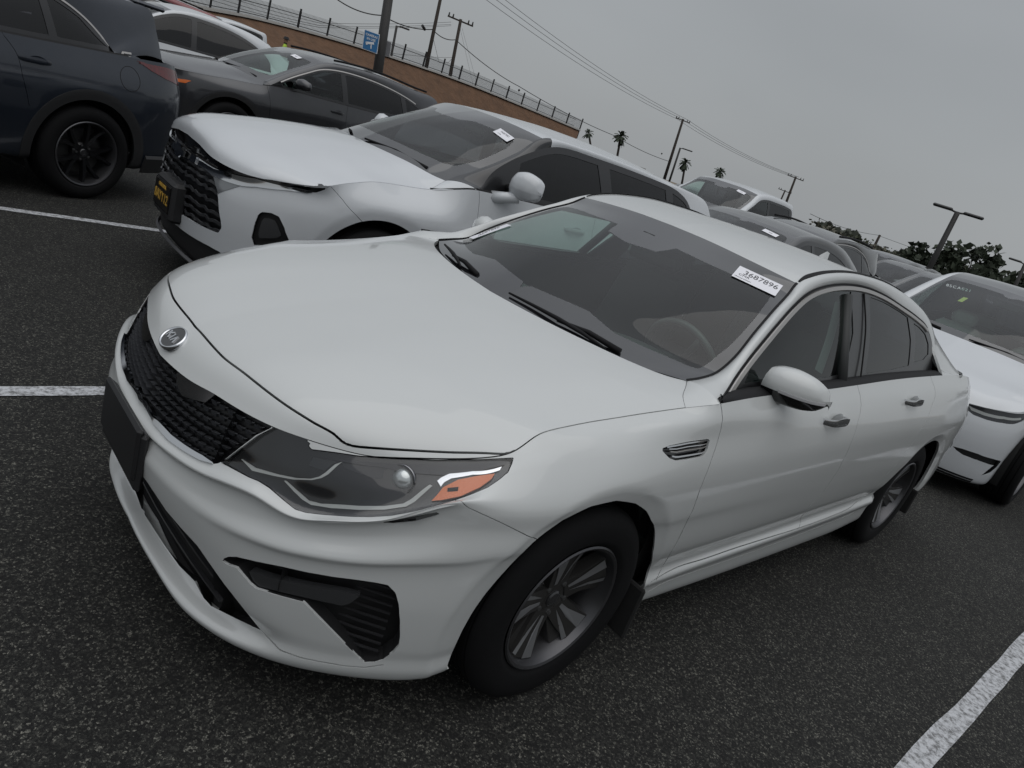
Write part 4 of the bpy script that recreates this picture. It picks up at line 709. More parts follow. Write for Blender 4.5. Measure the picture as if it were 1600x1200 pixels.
def build_hero():
    t=thing('sedan','white four-door sedan in front, black mesh grille with round badge, 3687896 sticker in its windshield','car')
    PA=paint('pearl_white_paint',(.54,.555,.55),.38,0);BK=M('gloss_black_plastic',(.008,.008,.009),.12,coat=.5);MB_=M('matte_black_plastic',(.014,.014,.015),.55,bump=(300,.2,.001))
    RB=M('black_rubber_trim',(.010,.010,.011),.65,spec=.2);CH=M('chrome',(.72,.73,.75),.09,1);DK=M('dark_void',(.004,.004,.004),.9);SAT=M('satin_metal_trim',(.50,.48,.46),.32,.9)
    U=HUV;g0=.0024
    P=Panels(HG['tub']);arch=[U['front_arch'][0]]+[tuple(q) for q in smooth_curve(U['front_arch'][1:-1],60)]+[U['front_arch'][-1]]
    rarch=arch_poly(HG['tub'],2.805,.338,.378)
    P.refine(U['fog'],1);P.refine(U['vent'],1);P.refine(U['headlight'],1);P.refine(U['intake'],1)
    for k,g in (('grille',0),('headlight',.0022),('fog',0),('intake',0),('vent',0)): P.cut_poly(U[k],g or None)
    P.cut_poly(arch);P.cut_poly(rarch)
    ln=dict(U);ln['door_front']=[(U['door_front'][0][0],1.01)]+U['door_front'];k0=U['door_front'][-1];ln['door_front']+=[(k0[0],k0[1]-.02)]
    ln['door_mid']=[(.5050,1.01)]+[q for q in U['door_mid'] if q[0]<.6];k0=ln['door_mid'][-1];ln['door_mid']+=[(k0[0],k0[1]-.02)]
    ln['door_rear']=[(.6712,1.01)]+[q for q in U['door_rear'] if q[0]<.8];k0=ln['door_rear'][-1];ln['door_rear']+=[(k0[0]-.001,k0[1]-.03)]
    k0,k1=U['sill'][0],U['sill'][-1];ln['sill']=[(k0[0]-.008,k0[1]-.03)]+U['sill']+[(k1[0]+.03,k1[1]+.02)]
    sd=lambda k,n=80:smooth_curve(ln[k],n)
    for k,g in (('bumper_fender',.0012),('door_front',.0019),('door_mid',.0018),('door_rear',.0018),('sill',.0016),('sill_groove',.0022),('lip_seam',.0022)): P.cut_line(sd(k),g)
    tail=xz_outline_uv(HG['tub'],[(3.30,.985),(3.5,.975),(3.72,.95),(3.72,.90),(3.66,.85),(3.55,.82),(3.46,.86),(3.36,.93)],(0,2),1,1,.2)
    P.cut_poly(tail,.002)
    gr=P.take(U['grille']);hl=P.take(U['headlight']);fg=P.take(U['fog']);it=P.take(U['intake']);vt=P.take(U['vent']);P.take(arch);P.take(rarch);tl=P.take(tail)
    P.curves+= [(tub_top(3.95,9.1,160),False,.0017),(tub_top(0,3.95,80),False,.001)]
    P.open_gaps()
    V,F=P.rest();lab=comps(V,F);cen=V[F][:,:,:3].mean(1);names={}
    ids,cnt=np.unique(lab,return_counts=True)
    for i,c in zip(ids,cnt):
        m=lab==i;c3=cen[m].mean(0);lo=cen[m].min(0);hi=cen[m].max(0)
        if c<6: continue
        if lo[0]<-.45: nm='front_bumper'
        elif hi[0]>3.4: nm='rear_quarter'
        elif hi[2]<.42: nm='sill'
        elif hi[2]<.6: nm='sill'
        elif c3[0]<.42: nm='front_wing'
        elif c3[0]<1.4: nm='front_door'
        else: nm='rear_door'
        names.setdefault(nm,[]).append(i)
    HP={}
    for nm,l in names.items():
        VF=compact(V,F[np.isin(lab,l)])
        if nm in('front_bumper',): HP[nm]=part_both(nm,VF,PA,t,.007)
        else:
            for s in(-1,1):
                o=part(nm,VF,PA,t,.014,s)
                if s<0: HP[nm]=o
    # inner dark body shell with the arches left open
    Q=Panels(HG['inner']);a1=arch_poly(HG['inner'],-.015,.333,.40);a2=arch_poly(HG['inner'],2.805,.338,.40)
    for k in (a1,a2): Q.cut_poly(k);Q.take(k)
    part_both('inner_shell',Q.rest(),DK,t,0,0)
    # lamps at the corners
    for s in(-1,1):
        h=part('headlight',hl,BK,t,.006,s,.016)
        lens=part('lens',hl,glass('lamp_lens',(.93,.94,.95)),h,.010,s,.001)
        D=Panels(HG['tub']);D.cut_poly(U['headlight']);hv=D.take(U['headlight']);D.V,D.F=hv;D.refine(U['headlight'],2)
        for k in ('drl_upper','drl_lower','bezel_upper','bezel_wing','bezel_top','projector','chrome_hook','amber','amber_mark'): D.cut_poly(U[k])
        am=D.take(U['amber_mark']);ab=D.take(U['amber']);ck=D.take(U['chrome_hook']);pj=D.take(U['projector']);du=D.take(U['drl_upper']);dl=D.take(U['drl_lower']);bw=D.take(U['bezel_wing']);bu=D.take(U['bezel_upper']);bt=D.take(U['bezel_top'])
        PL=M('light_guide',(.42,.43,.41),.3,coat=.5)
        part('light_strip',du,PL,h,.004,s,.010);part('light_strip',dl,PL,h,.004,s,.010);part('chrome_trim',ck,M('bright_trim',(.75,.76,.78),.18,1),h,.004,s,.009)
        GB=M('grey_bezel',(.022,.023,.026),.25,.2,coat=.3)
        part('bezel',bw,GB,h,.003,s,.013);part('bezel',bu,M('grey_bezel_light',(.03,.032,.034),.3),h,.003,s,.013);part('bezel',bt,M('grey_bezel_top',(.02,.02,.023),.2,.2,coat=.3),h,.003,s,.008)
        part('indicator',ab,M('amber_reflector',(.62,.13,.012),.25,coat=.6,noise=(400,.15)),h,.004,s,.009);part('indicator_mark',am,DK,h,.002,s,.008)
        # projector: bowl and glass ball
        c=(pj[0][:,:3]).mean(0)*np.array([1,s,1]);nn=pj[0][:,3:6].mean(0)*np.array([1,s,1]);nn/=np.linalg.norm(nn);nn=np.array([-.88,.42*s,.10]);nn/=np.linalg.norm(nn)
        m=MB();m.lathe([(.030,.0),(.034,.004),(.037,.003),(.034,-.01),(.020,-.022)],32,'z');V0=np.array(m.V);import mathutils
        Rm=np.array(mathutils.Vector(nn).to_track_quat('Z','Y').to_matrix());m.V=[tuple(v) for v in V0@Rm.T+c-nn*.02];m.build('projector_ring',M('smoked_chrome',(.25,.25,.26),.15,1),h,smooth=True)
        m=MB();m.lathe([(.0008,.014),(.010,.0125),(.018,.008),(.024,.001),(.027,-.006)],28,'z');V0=np.array(m.V);m.V=[tuple(v) for v in V0@Rm.T+c-nn*.016]
        m.build('projector_lens',M('projector_glass',(.55,.58,.58),.04,.6,coat=1),h,smooth=True)
        lo=part('fog_recess',fg,M('recess_black',(.006,.006,.0065),.5,noise=(30,.3)),t,.0,s,.045)
        # side walls of the recess
        Bv,Bf=fg;Bv=offset_in(Bv,.002);v2,f2,LN=lip(Bv,Bf,.045);f2=f2[len(Bf):];LN=LN[len(Bf):]
        if s<0: v2,f2,LN=mirror(v2,f2,LN)
        mk('recess_wall',v2,f2,M('matte_black_plastic'),lo)
        D=Panels(HG['tub']);D.refine(U['fog_lamp'],1);D.cut_poly(U['fog_lamp']);fl=D.take(U['fog_lamp']);fo_=part('fog_lamp',fl,M('smoked_lamp',(.035,.036,.038),.22,coat=.6,bump=(520,.5,.001)),t,.02,s,.006)
        m=MB()
        for z in np.linspace(.27,.46,9):
            # mesh bars in the recess
            c0=np.array([-.60,.74*s,z]);m.ribbon([(-.655,.655*s,z),(-.60,.715*s,z-.004),(-.545,.765*s,z-.008)],[(-.7,.7*s,0)]*3,.006,.004)
        m.build('recess_mesh',M('recess_mesh',(.02,.02,.022),.4),lo)
        tlo=part('tail_lamp',tl,M('tail_lamp_red',(.36,.03,.045),.12,coat=1,noise=(25,.5)),t,.01,s,.002)
        v=part('wing_vent',vt,BK,t,.01,s,.012)
        c=vt[0][:,:3];x0,x1=c[:,0].min(),c[:,0].max()
        uvv=np.array(U['vent'])
        for k,(fa,fb) in enumerate(((.12,.14),(.42,.42),(.62,.60),(.90,.88))):
            # slats run front to back across the vent
            tl_=np.array([1038,702.5]);tr=np.array([1107,688]);bl=np.array([1050,718]);br_=np.array([1099,711])
            pass
        q=HG['tub'];ua,ub=uvv[:,0].min(),uvv[:,0].max();va,vb=uvv[:,1].min(),uvv[:,1].max()
        for k,f in enumerate((.80,.56,.40,.16)):
            uu=np.linspace(ua+(ub-ua)*(.06+.16*(1-f)),ub-(ub-ua)*(.03+.07*(1-f)),12)
            # v along the vent follows its slanted top and bottom edges
            lo_=[];hi_=[]
            for u in uu:
                cr=[]
                for a,b in zip(uvv,np.roll(uvv,-1,axis=0)):
                    if (a[0]-u)*(b[0]-u)<=0 and a[0]!=b[0]: cr.append(a[1]+(b[1]-a[1])*(u-a[0])/(b[0]-a[0]))
                lo_.append(min(cr) if cr else va);hi_.append(max(cr) if cr else vb)
            vv=np.array(lo_)+(np.array(hi_)-np.array(lo_))*f;Pp,Nn=q.at(np.stack([uu,vv],1));Pp=Pp-Nn*.004;Pp[:,1]*=s;Nn[:,1]*=s
            mm=MB();mm.ribbon(Pp,Nn,.006 if k in(0,3) else .004,.005);mm.build('vent_slat',CH if k!=2 else SAT,v)
    # grille: recessed backing, facets and chrome bar
    gb=part_both('grille',gr,M('grille_black',(.007,.007,.008),.35),t,.02,.024)
    Bv,Bf=gr;v2,f2,LN=lip(offset_in(Bv,.001),Bf,.03);f2=f2[len(Bf):];w1=mirror(v2,f2,LN[len(Bf):]);mk('grille_frame',np.vstack([v2,w1[0]]),np.vstack([f2,w1[1]+len(v2)]),BK,gb)
    q=HG['tub'];GU=np.array(U['grille']);m=MB();gp=[tuple(x) for x in GU]
    import itertools
    ys=np.linspace(0,.62,1)
    S=q;n=0
    for r in range(7):
        for c in range(-1,19):
            u=(c+.5*(r%2))*.00545+.0005;v=.765+r*.0345
            for sy in (1,-1):
                if u<0: continue
                if u<.001 and sy<0: continue
                cs=[(u-.0021,v+.006),(u+.0021,v+.006),(u+.0013,v-.010),(u-.0013,v-.010)]
                if not inpoly(np.array([(u,v)]+cs),GU).all(): continue
                Pp,Nn=S.at(np.clip(np.array(cs),0,1));b=[p-nn*.018 for p,nn in zip(Pp,Nn)];f=[Pp[0]-Nn[0]*.004,Pp[1]-Nn[1]*.004,Pp[2]-Nn[2]*.012,Pp[3]-Nn[3]*.012]
                V=[x*np.array([1,sy,1]) for x in b+f];F=[(4,5,6,7),(0,1,5,4),(1,2,6,5),(2,3,7,6),(3,0,4,7)]
                if sy<0: F=[x[::-1] for x in F]
                m.add(V,F)
                # thin rib joining to the next cell
                e=np.clip(np.array([(u+.0021,v+.006),(u+.0035,v+.013),(u+.0035,v+.010),(u+.0021,v+.003)]),0,1);P2,N2=S.at(e);V=[(p-nn*.006)*np.array([1,sy,1]) for p,nn in zip(P2,N2)]+[(p-nn*.02)*np.array([1,sy,1]) for p,nn in zip(P2,N2)]
                m.add(V,[(0,1,2,3),(0,4,5,1),(3,2,6,7)])
    o=m.build('grille_facets',M('grille_facet_dark',(.045,.047,.052),.28,coat=.3),gb);o['kind']='stuff'
    D=Panels(HG['tub']);cb=[(max(x,-.001),y) for x,y in U['chrome_bar']];a=np.array(cb)
    # lower chrome bar runs right across
    vb=U['grille']
    def edge_curve(u0,u1,dv,n=50):
        gpts=np.array(U['grille'][:9]);uu=np.linspace(u0,u1,n);vv=np.interp(uu,gpts[:,0],gpts[:,1])+dv;return np.stack([uu,vv],1)
    e=edge_curve(0,.0655,.013);Pp,Nn=S.at(e)
    for s in(-1,1):
        A=Pp.copy();B=Nn.copy();A=A-B*.002;A[:,1]*=s;B[:,1]*=s;mm=MB();w=np.interp(np.linspace(0,1,len(A)),[0,.25,.33,.5,.9,1],[.006,.006,.018,.019,.016,.004]);mm.ribbon(A,B,w,.009);mm.build('chrome_bar',CH,gb,angle=25)
    # top tabs
    for s in(-1,1):
        D=Panels(HG['tub'])
        tab=[(.0185,.995),(.030,1.01),(.0495,1.01),(.0455,.955),(.030,.93),(.0225,.955)]
        D.cut_poly(tab);part('chrome_tab',D.take(tab),M('smoked_chrome'),gb,.008,s,.003)
    # radiator intake
    ib=part_both('lower_intake',it,M('recess_black'),t,0,.07)
    Bv,Bf=it;v2,f2,LN=lip(offset_in(Bv,.001),Bf,.07);f2=f2[len(Bf):];w1=mirror(v2,f2,LN[len(Bf):]);mk('intake_wall',np.vstack([v2,w1[0]]),np.vstack([f2,w1[1]+len(v2)]),M('matte_black_plastic'),ib)
    m=MB()
    for z in (.27,.31,.35,.39): m.ribbon([(-.86+.03*abs(y/.5)**2,y,z) for y in np.linspace(-.36+(.39-z)*-1.0,.36+(.39-z),12)],[(-1,0,0)]*12,.008,.01)
    m.build('intake_slats',M('recess_mesh'),ib)
    # number plate carrier, empty black plate
    m=MB();m.rbox((-.972,0,.503),(.016,.315,.15),.008);pl=m.build('plate_carrier',M('plate_carrier_black',(.012,.012,.013),.5,bump=(200,.2,.001)),t)
    m=MB();m.rbox((-.960,0,.480),(.022,.33,.17),.010);m.build('carrier_base',M('matte_black_plastic'),pl)
    # ---------------- hood
    P=Panels(HG['hood']);hg=U['hood_gap'];hgs=[hg[0]]+[tuple(x) for x in smooth_curve(hg[1:-2],120)]+hg[-2:]
    P.cut_line(np.array(hgs[1:-2]+[hg[-2]]),.0030)
    nose_poly=hgs
    P2=P.take(nose_poly);P.curves+=[(tub_top(3.95,8.85,160),False,.0017),(_seam,False,.0015),(tub_top(0,3.95,80),False,.001)]
    # open the gap on both pieces
    for piece in ('nose','hood'):
        VF=P2 if piece=='nose' else P.rest();V,F=VF
        for C,cl,g in P.curves:
            d=near_dist(V[:,:3],C,cl,.05)-g;V,F,_=cut(V,F,d);cc=V[F][:,:,:3].mean(1);F=F[near_dist(cc,C,cl,.05)>=g]
        V,F=compact(V,F)
        if piece=='hood':
            # keep clear of the wings
            V,F=V,F
            o=part_both('hood',(V,F),PA,t,.018)
        else: o=part_both('nose_panel',(V,F),PA,HP['front_bumper'],.016)
    V,F=HG['hood'].mesh();part_both('hood_underside',(V,F),DK,t,0,.03)
    # badge
    for (x,y,z),n in (((-.874,0,.764),(-.62,0,.78)),):
        nn=np.array(n)/np.linalg.norm(n);up=np.array([.78,0,.62]);rt=np.array([0,-1,0])
        m=MB();m.lathe([(.0005,.006),(.040,.006),(.0405,.0055)],48,'z');m2=MB();m2.lathe([(.040,.0058),(.0425,.0085),(.0455,.0085),(.048,.004),(.048,-.004)],48,'z')
        def ori(mm,sy=.80):
            V0=np.array(mm.V);V0[:,1]*=sy;return [tuple(np.array([x,y,z])+v[0]*rt+v[1]*up+v[2]*nn) for v in V0]
        m.V=ori(m);bd=m.build('badge',M('badge_black',(.01,.01,.011),.15,coat=1),t);m2.V=ori(m2);m2.build('badge_ring',CH,bd,smooth=True)
        # letters K I A (the A has no crossbar)
        L=MB();h=.021
        def bar(a,b,w=.0052):
            a=np.array(a,float);b=np.array(b,float);d=b-a;d/=np.linalg.norm(d);pn=np.array([-d[1],d[0]])*w/2
            q=[a-pn,a+pn,b+pn,b-pn];f=lambda hh:(lambda u,v:tuple(np.array([x,y,z])+u*rt+v*up+nn*hh));L.prism([tuple(k) for k in q],f(.0055),f(.0085))
        bar((-.027,-h/2),(-.027,h/2));bar((-.027,-.001),(-.011,h/2));bar((-.021,.0015),(-.010,-h/2));bar((-.001,-h/2),(-.001,h/2));bar((.009,-h/2),(.0165,h/2));bar((.0165,h/2),(.025,-h/2))
        L.build('badge_letters',CH,bd)
    # ---------------- rails, roof, glass
    for s in(-1,1):
        V,F=HG['rail'].mesh();o=part('side_rail',(V,F),PA,t,.015,s);V,F=HG['pillar_foot'].mesh();part('pillar_foot',(V,F),PA,t,.012,s)
    V,F=HG['roof'].mesh();part_both('roof',(V,F),PA,t,.01)
    for s in(-1,1): V,F=HG['fill'].mesh();part('quarter_panel',(V,F),PA,t,.012,s)
    V,F=HG['deck'].mesh();part_both('boot_lid',(V,F),PA,t,.01)
    W=Panels(HG['wind']);W.refine(U['frit'],1);W.cut_poly(U['frit']);cl=W.take(U['frit']);w=part_both('windshield',cl,glass('windshield_glass',(.70,.82,.77)),t,0)
    part_both('windshield_border',W.rest(),M('black_frit',(.012,.012,.014),.06,spec=.5,coat=1,coatr=.01),w,.004)
    m=MB()  # sensor cover and mirror foot behind the glass
    B=Panels(HG['back']);bp=[(.06,-.01),(.94,-.01),(.94,.93),(.06,.93)];B.cut_poly(bp);cl=B.take(bp);w2=part_both('rear_window',cl,glass('tinted_glass',(.16,.16,.165)),t,0)
    part_both('rear_window_border',B.rest(),MATS['black_frit'],w2,.004)
    # ditch moulding along the roof and pillar edge
    I=HG['I']
    for s in(-1,1):
        seg=I[(I[:,0]>1.13)&(I[:,0]<2.35)].copy();k=len(seg);seg[:,1]*=s;m=MB();w_=np.interp(np.linspace(0,1,k),[0,.06,.35,.75,1],[.010,.022,.016,.008,.002]);seg[:,2]+=.001
        m.ribbon(seg,[(0,.35*s,.94)]*k,w_,.0035);m.build('roof_moulding',RB,t)
        seg=I[I[:,0]<1.135].copy();k=len(seg);seg[:,1]*=s;m=MB();nn=np.array([-.55,.45*s,.7]);m.ribbon(seg,[nn/np.linalg.norm(nn)]*k,.016,.003);m.build('pillar_seal',RB,t)
    # side windows
    Gp={}
    O=HG['O'];gl=HG['glass']
    for s in(-1,1):
        G=Panels(gl)
        fp=xz_outline_uv(gl,[(.66,1.012),(.70,1.055),(.824,1.127),(.941,1.19),(1.048,1.243),(1.161,1.288),(1.281,1.32),(1.42,1.345),(1.60,1.357),(1.60,1.2),(1.51,1.045),(1.30,1.030),(.9,1.018)],(0,2),1,1,.1)
        rp=xz_outline_uv(gl,[(1.76,1.045),(1.80,1.2),(1.82,1.352),(2.0,1.343),(2.25,1.313),(2.34,1.298),(2.37,1.2),(2.35,1.082),(2.1,1.062)],(0,2),1,1,.1)
        qp=xz_outline_uv(gl,[(2.42,1.098),(2.445,1.2),(2.43,1.275),(2.52,1.262),(2.62,1.232),(2.665,1.19),(2.66,1.14),(2.58,1.112)],(0,2),1,1,.1)
        for k in (fp,rp,qp): G.cut_poly(k)
        a=G.take(fp);b=G.take(rp);c=G.take(qp)
        part('front_side_window',a,glass('side_glass',(.66,.80,.75)),t,0,s,.004);part('rear_side_window',b,glass('privacy_glass',(.05,.05,.055)),t,0,s,.004);part('quarter_window',c,MATS['privacy_glass'],t,0,s,.004)
        fr=part('window_surround',G.rest(),M('pillar_black',(.010,.010,.011),.3,coat=.3),t,.01,s,.001)
        # chrome strip along the top of the windows
        k1=int(len(O)*.80);seg=O[3:k1].copy();nn=[]
        for p_ in seg: nn.append(np.array([0,.86*s,.5]))
        up=np.array([0,-.45*s,-.86]);T=np.gradient(seg,axis=0);T/=np.linalg.norm(T,axis=1,keepdims=True)
        inw=np.cross(T,np.array([0,.86,.5]));inw/=np.linalg.norm(inw,axis=1,keepdims=True)
        ref=np.array([1.6,.72,1.1])-seg;sg=np.sign((inw*ref).sum(1,keepdims=True));inw*=sg
        A=seg+inw*.019;A[:,1]*=s;A[:,1]+=.002*s;m=MB();m.ribbon(A,nn,.021,.005);m.build('window_trim',SAT,fr)
        A=seg+inw*.003;A[:,1]*=s;m=MB();m.ribbon(A,nn,.008,.004);m.build('window_seal',RB,fr)
        V,F=HG['ledge'].mesh();part('belt_moulding',(V,F),RB,fr,.006,s)
        m=MB();A=np.array([(1.67,.783,1.03),(1.70,.735,1.13),(1.725,.685,1.23),(1.745,.605,1.36)]);A[:,1]*=s;m.ribbon(smooth_curve(A,16),[(0,.86*s,.5)]*16,.004,.006);m.build('pillar_gap',DK,fr)
    # interior
    IN=M('cabin_dark_plastic',(.022,.023,.024),.6,noise=(8,.2));SEAT=M('seat_black_fabric',(.018,.019,.02),.8,noise=(20,.3))
    A=[];dz=[(.24,.935),(.36,.945),(.48,.955),(.60,.950),(.70,.930),(.76,.895),(.79,.84),(.80,.70)];ny=41
    for i,(x,z) in enumerate(dz):
        for y in np.linspace(-.72,.72,ny): A.append((x+.13*(abs(y)/.72)**2*(1 if x<.55 else .4),y,z-.02*(abs(y)/.72)**3+.032*math.exp(-((y+.37)/.15)**2)*(1 if 1<i<6 else .2)))
    F=[(i*ny+j,i*ny+j+1,(i+1)*ny+j+1,(i+1)*ny+j) for i in range(len(dz)-1) for j in range(ny-1)];mk('dashboard',A,F,M('dashboard_dark',(.028,.030,.030),.6),t,smooth=True)
    m=MB();m.lathe([(.175+.014*math.cos(a),.014*math.sin(a)) for a in np.linspace(0,2*math.pi,9)[:-1]],36,'z',closed=True)
    V0=np.array(m.V);a=math.radians(66);Ry=np.array([[math.cos(a),0,math.sin(a)],[0,1,0],[-math.sin(a),0,math.cos(a)]]);wc=np.array([.93,-.37,.90]);m.V=[tuple(v) for v in V0@Ry.T+wc];sw=m.build('steering_wheel',M('steering_leather',(.05,.052,.053),.45),t,smooth=True)
    m=MB()
    for a2 in (90,210,330): 
        d=np.array([math.cos(math.radians(a2)),math.sin(math.radians(a2)),0]);m.tube([tuple(Ry@(d*.02)+wc),tuple(Ry@(d*.17)+wc)],.016,6)
    m.tube([tuple(wc),(.78,-.37,.84)],.035,8);m.build('wheel_hub',IN,sw,smooth=True)
    for y in(-.37,.37):
        for x0,wid in((1.30,.50),(2.2,.56)):
            m=MB();m.rbox((x0-.05,y,.55),(.52,wid,.16),.05);V0=None
            R=np.array([[math.cos(.35),0,math.sin(.35)],[0,1,0],[-math.sin(.35),0,math.cos(.35)]]);m.rbox((x0+.28,y,.82),(.14,wid*.92,.62),.05,R);m.rbox((x0+.42,y,1.18),(.09,.24,.15),.04,R);m.build('seat',SEAT,t,angle=40)
    for s in(-1,1):
        m=MB();m.box((1.45,.80*s,.72),(2.1,.05,.52));m.build('door_card',IN,t)
        # inner side of pillars
        A=[(1.46,.80,1.0),(1.50,.72,1.15),(1.55,.62,1.34)];A=np.array(A);A[:,1]*=s;m=MB();m.tube(A,.022,8);m.build('pillar_cover',M('cabin_grey_trim',(.025,.027,.027),.6),t,smooth=True)
    # belt webbing seen through the driver's window
    m=MB();A=np.array([(1.43,-.70,1.02),(1.50,-.655,1.15),(1.53,-.61,1.30)]);m.ribbon(smooth_curve(A,10),[(-.3,-.8,.5)]*10,.045,.002);m.build('seat_belt',M('belt_webbing',(.10,.105,.105),.7),t)
    V,F=HG['roof'].mesh();part_both('headliner',(V,F[:,::-1]),M('headliner_grey',(.06,.062,.062),.8),t,0,.035)
    m=MB();m.box((1.5,0,.22),(3.6,1.5,.03));m.build('floor_pan',DK,t);m=MB();m.box((.2,0,.5),(.04,1.4,.55));m.build('bulkhead',DK,t)
    # mirror inside
    m=MB();m.rbox((1.0,-.02,1.235),(.045,.26,.075),.02,np.array([[.97,-.22,0],[.22,.97,0],[0,0,1]]));m.rbox((.97,0,1.29),(.12,.10,.06),.02);m.build('rear_view_mirror',M('mirror_black',(.008,.008,.008),.3),t)
    # ---------------- wheels
    wm=wheel_mats((.028,.027,.026))
    for x in(0,2.805):
        for s in(-1,1):
            rot=(.42 if x==0 else 1.0);make_wheel(t,'wheel',(x,.785*s,.333),s,.333,.212,.205,dict(kind='twin',n=5,rot=rot if s<0 else .3,dish=.035),wm)
            wheel_well(t,x,.345,.395,.80,.55,s,M('liner_black',(.008,.008,.008),.9))
    for s in(-1,1):
        m=MB();m.rbox((.355,.845*s,.235),(.02,.15,.20),.006);m.build('mud_flap',MATS['liner_black'],t);m=MB();m.rbox((3.17,.84*s,.25),(.02,.14,.16),.006);m.build('mud_flap',MATS['liner_black'],t)
    return t

# ================================================================ assemble the place
hero=build_hero()


def loft_blob(rings,n=20,caps=True):
    """closed sections -> mesh; rings: list of (k,3) arrays with equal k"""
    V=np.vstack(rings);k=len(rings[0]);F=[]
    for i in range(len(rings)-1):
        for j in range(k): F.append((i*k+j,i*k+(j+1)%k,(i+1)*k+(j+1)%k,(i+1)*k+j))
    if caps: F.append(tuple(range(k))[::-1]);F.append(tuple((len(rings)-1)*k+j for j in range(k)))
    return V,F
def door_mirror(t,s,base,w,h,d,cap_mat,low_mat,arm_mat,lamp=None,sweep=.06):
    """base = inner end of the housing; grows outwards along y*s. sections are rounded boxes split into cap (upper) and lower trim"""
    x,y,z=base;N=11;caps=[];lows=[]
    for i in range(N):
        q=i/(N-1);yy=y+w*q
        e=math.sin(math.pi*min(1,max(0,.06+.90*q)))**.55 if q<.5 else max(.02,(1-((q-.5)/.5)**3.0))**.5
        if q<.5: e=.62+.38*math.sin(math.pi*q)**.8
        zt=z+h*.60*e-.028*q;zb=z-h*.42*(e if q>.5 else .75+.25*e)+.012*q;xf=x-d*.55*e+sweep*q**1.6;xb=x+d*.45*e**.6+sweep*q**1.6*.8;zm=zb+(zt-zb)*.34
        c=[(xb,zt-.012),(xb-.4*(xb-xf),zt),(xf+.28*(xb-xf),zt-.010*e),(xf+.05*(xb-xf),zt-.42*(zt-zm)),(xf,zm+.012),(xf+.003,zm)]
        caps.append(np.array([(a,yy*s,b) for a,b in c]+[(xb,yy*s,zm)]))
        c=[(xb,zm),(xf+.003,zm),(xf+.006,zm-.006),(xf+.03*e,zb+.006),(xf+.35*(xb-xf),zb),(xb-.005,zb+.006)]
        lows.append(np.array([(a,yy*s,b) for a,b in c]))
    def sm(R,k):
        R=np.stack(R);q=np.linspace(0,len(R)-1,k);return [np.stack([spline(np.arange(len(R)),R[:,j],q)[i] for j in range(R.shape[1])]) for i in range(k)]
    V,F=loft_blob(sm(caps,26));cap=mk('door_mirror',V,F,cap_mat,t,smooth=True);sharp(cap.data,50)
    V,F=loft_blob(sm(lows,26));lo=mk('lower_housing',V,F,low_mat,cap,smooth=True);sharp(lo.data,50)
    m=MB();m.tube([(x+.03,(y-.085)*s,z-.045),(x+.01,(y-.02)*s,z-.035),(x+.01,(y+.03)*s,z-.02)],[.030,.026,.030],10);m.build('mirror_arm',arm_mat,cap,smooth=True)
    m=MB();m.rbox((x+d*.36+sweep*.3,(y+w*.44)*s,z+.01),(.006,w*.66,h*.60),.003,np.array([[math.cos(-.25*s),-math.sin(-.25*s),0],[math.sin(-.25*s),math.cos(-.25*s),0],[0,0,1]]));m.build('mirror_glass',M('mirror_silver',(.7,.7,.7),.02,1),cap)
    if lamp:
        A=[];
        for q in np.linspace(.36,.97,10):
            e=max(.02,(1-((max(q,.5)-.5)/.5)**3.0))**.5;zt=z+h*.60*e-.028*q;zb=z-h*.42*e+.012*q;A.append((x-d*.55*e+sweep*q**1.6-.0005,(y+w*q)*s,zb+(zt-zb)*.36))
        m=MB();m.ribbon(A,[(-.95,.2*s,.1)]*10,.011,.004);m.build('mirror_indicator',lamp,cap)
    return cap
def door_handle(parent,c,s,L,mat,cup_mat,nz=.12):
    """pull handle with bowl behind it; c centre on the door skin, s side"""
    x,y,z=c;n=14;R=[]
    for i in range(n):
        q=i/(n-1);a=math.sin(math.pi*q);h=.012+.006*a;o=.004+.034*min(1,a*1.5)**.8;th=.012;xx=x-L/2+L*q;zz=z+.006*a
        R.append(np.array([(xx,(y+o-th)*s,zz+h*.8),(xx,(y+o-.002)*s,zz+h),(xx,(y+o)*s,zz+h*.4),(xx,(y+o)*s,zz-h*.5),(xx,(y+o-.003)*s,zz-h),(xx,(y+o-th)*s,zz-h*.8)]))
    V,F=loft_blob(R);o=mk('door_handle',V,F,mat,parent,smooth=True);sharp(o.data,45)
    m=MB();V=[];k=18
    for r_,dy in ((1,.0015),(.86,-.0),(.5,-.001),(.02,-.0015)):
        for i in range(k): a=2*math.pi*i/k;V.append((x+L*.08+L*.30*r_*math.cos(a),(y+.003+dy*1)*s,z-.004+.034*r_*math.sin(a)))
    F=[(r_*k+i,r_*k+(i+1)%k,(r_+1)*k+(i+1)%k,(r_+1)*k+i) for r_ in range(3) for i in range(k)];mk('handle_cup',V,F,cup_mat,o,smooth=True)
    return o
def paper_label(parent,S,uvc,du,dv,s,rot,lines,mat,ink,w=.17,h=.062,off=.004,name='windshield_sticker'):
    """paper sheet lying on a curved surface at uvc; lines = list of (text,size,x,y)"""
    P,N=S.at(np.array(uvc));P=P*np.array([1,s,1]);N=N*np.array([1,s,1]);r=np.asarray(rot,float);r=r-N*(r@N);r/=np.linalg.norm(r);u=np.cross(N,r);c=P+N*off
    V=[tuple(c+r*a*w/2+u*b*h/2+N*e) for e in (0,.0006) for a,b in ((-1,-1),(1,-1),(1,1),(-1,1))]
    o=mk(name,V,[(0,3,2,1),(4,5,6,7),(0,1,5,4),(1,2,6,5),(2,3,7,6),(3,0,4,7)],mat,parent)
    for tx,sz,x,y,sx in lines: put_text(tx,sz,c+r*x+u*y+N*.0009,r,u,ink,'printed_text',o,.0002,0,1,sx)
    m=MB()
    return o,c,r,u,N
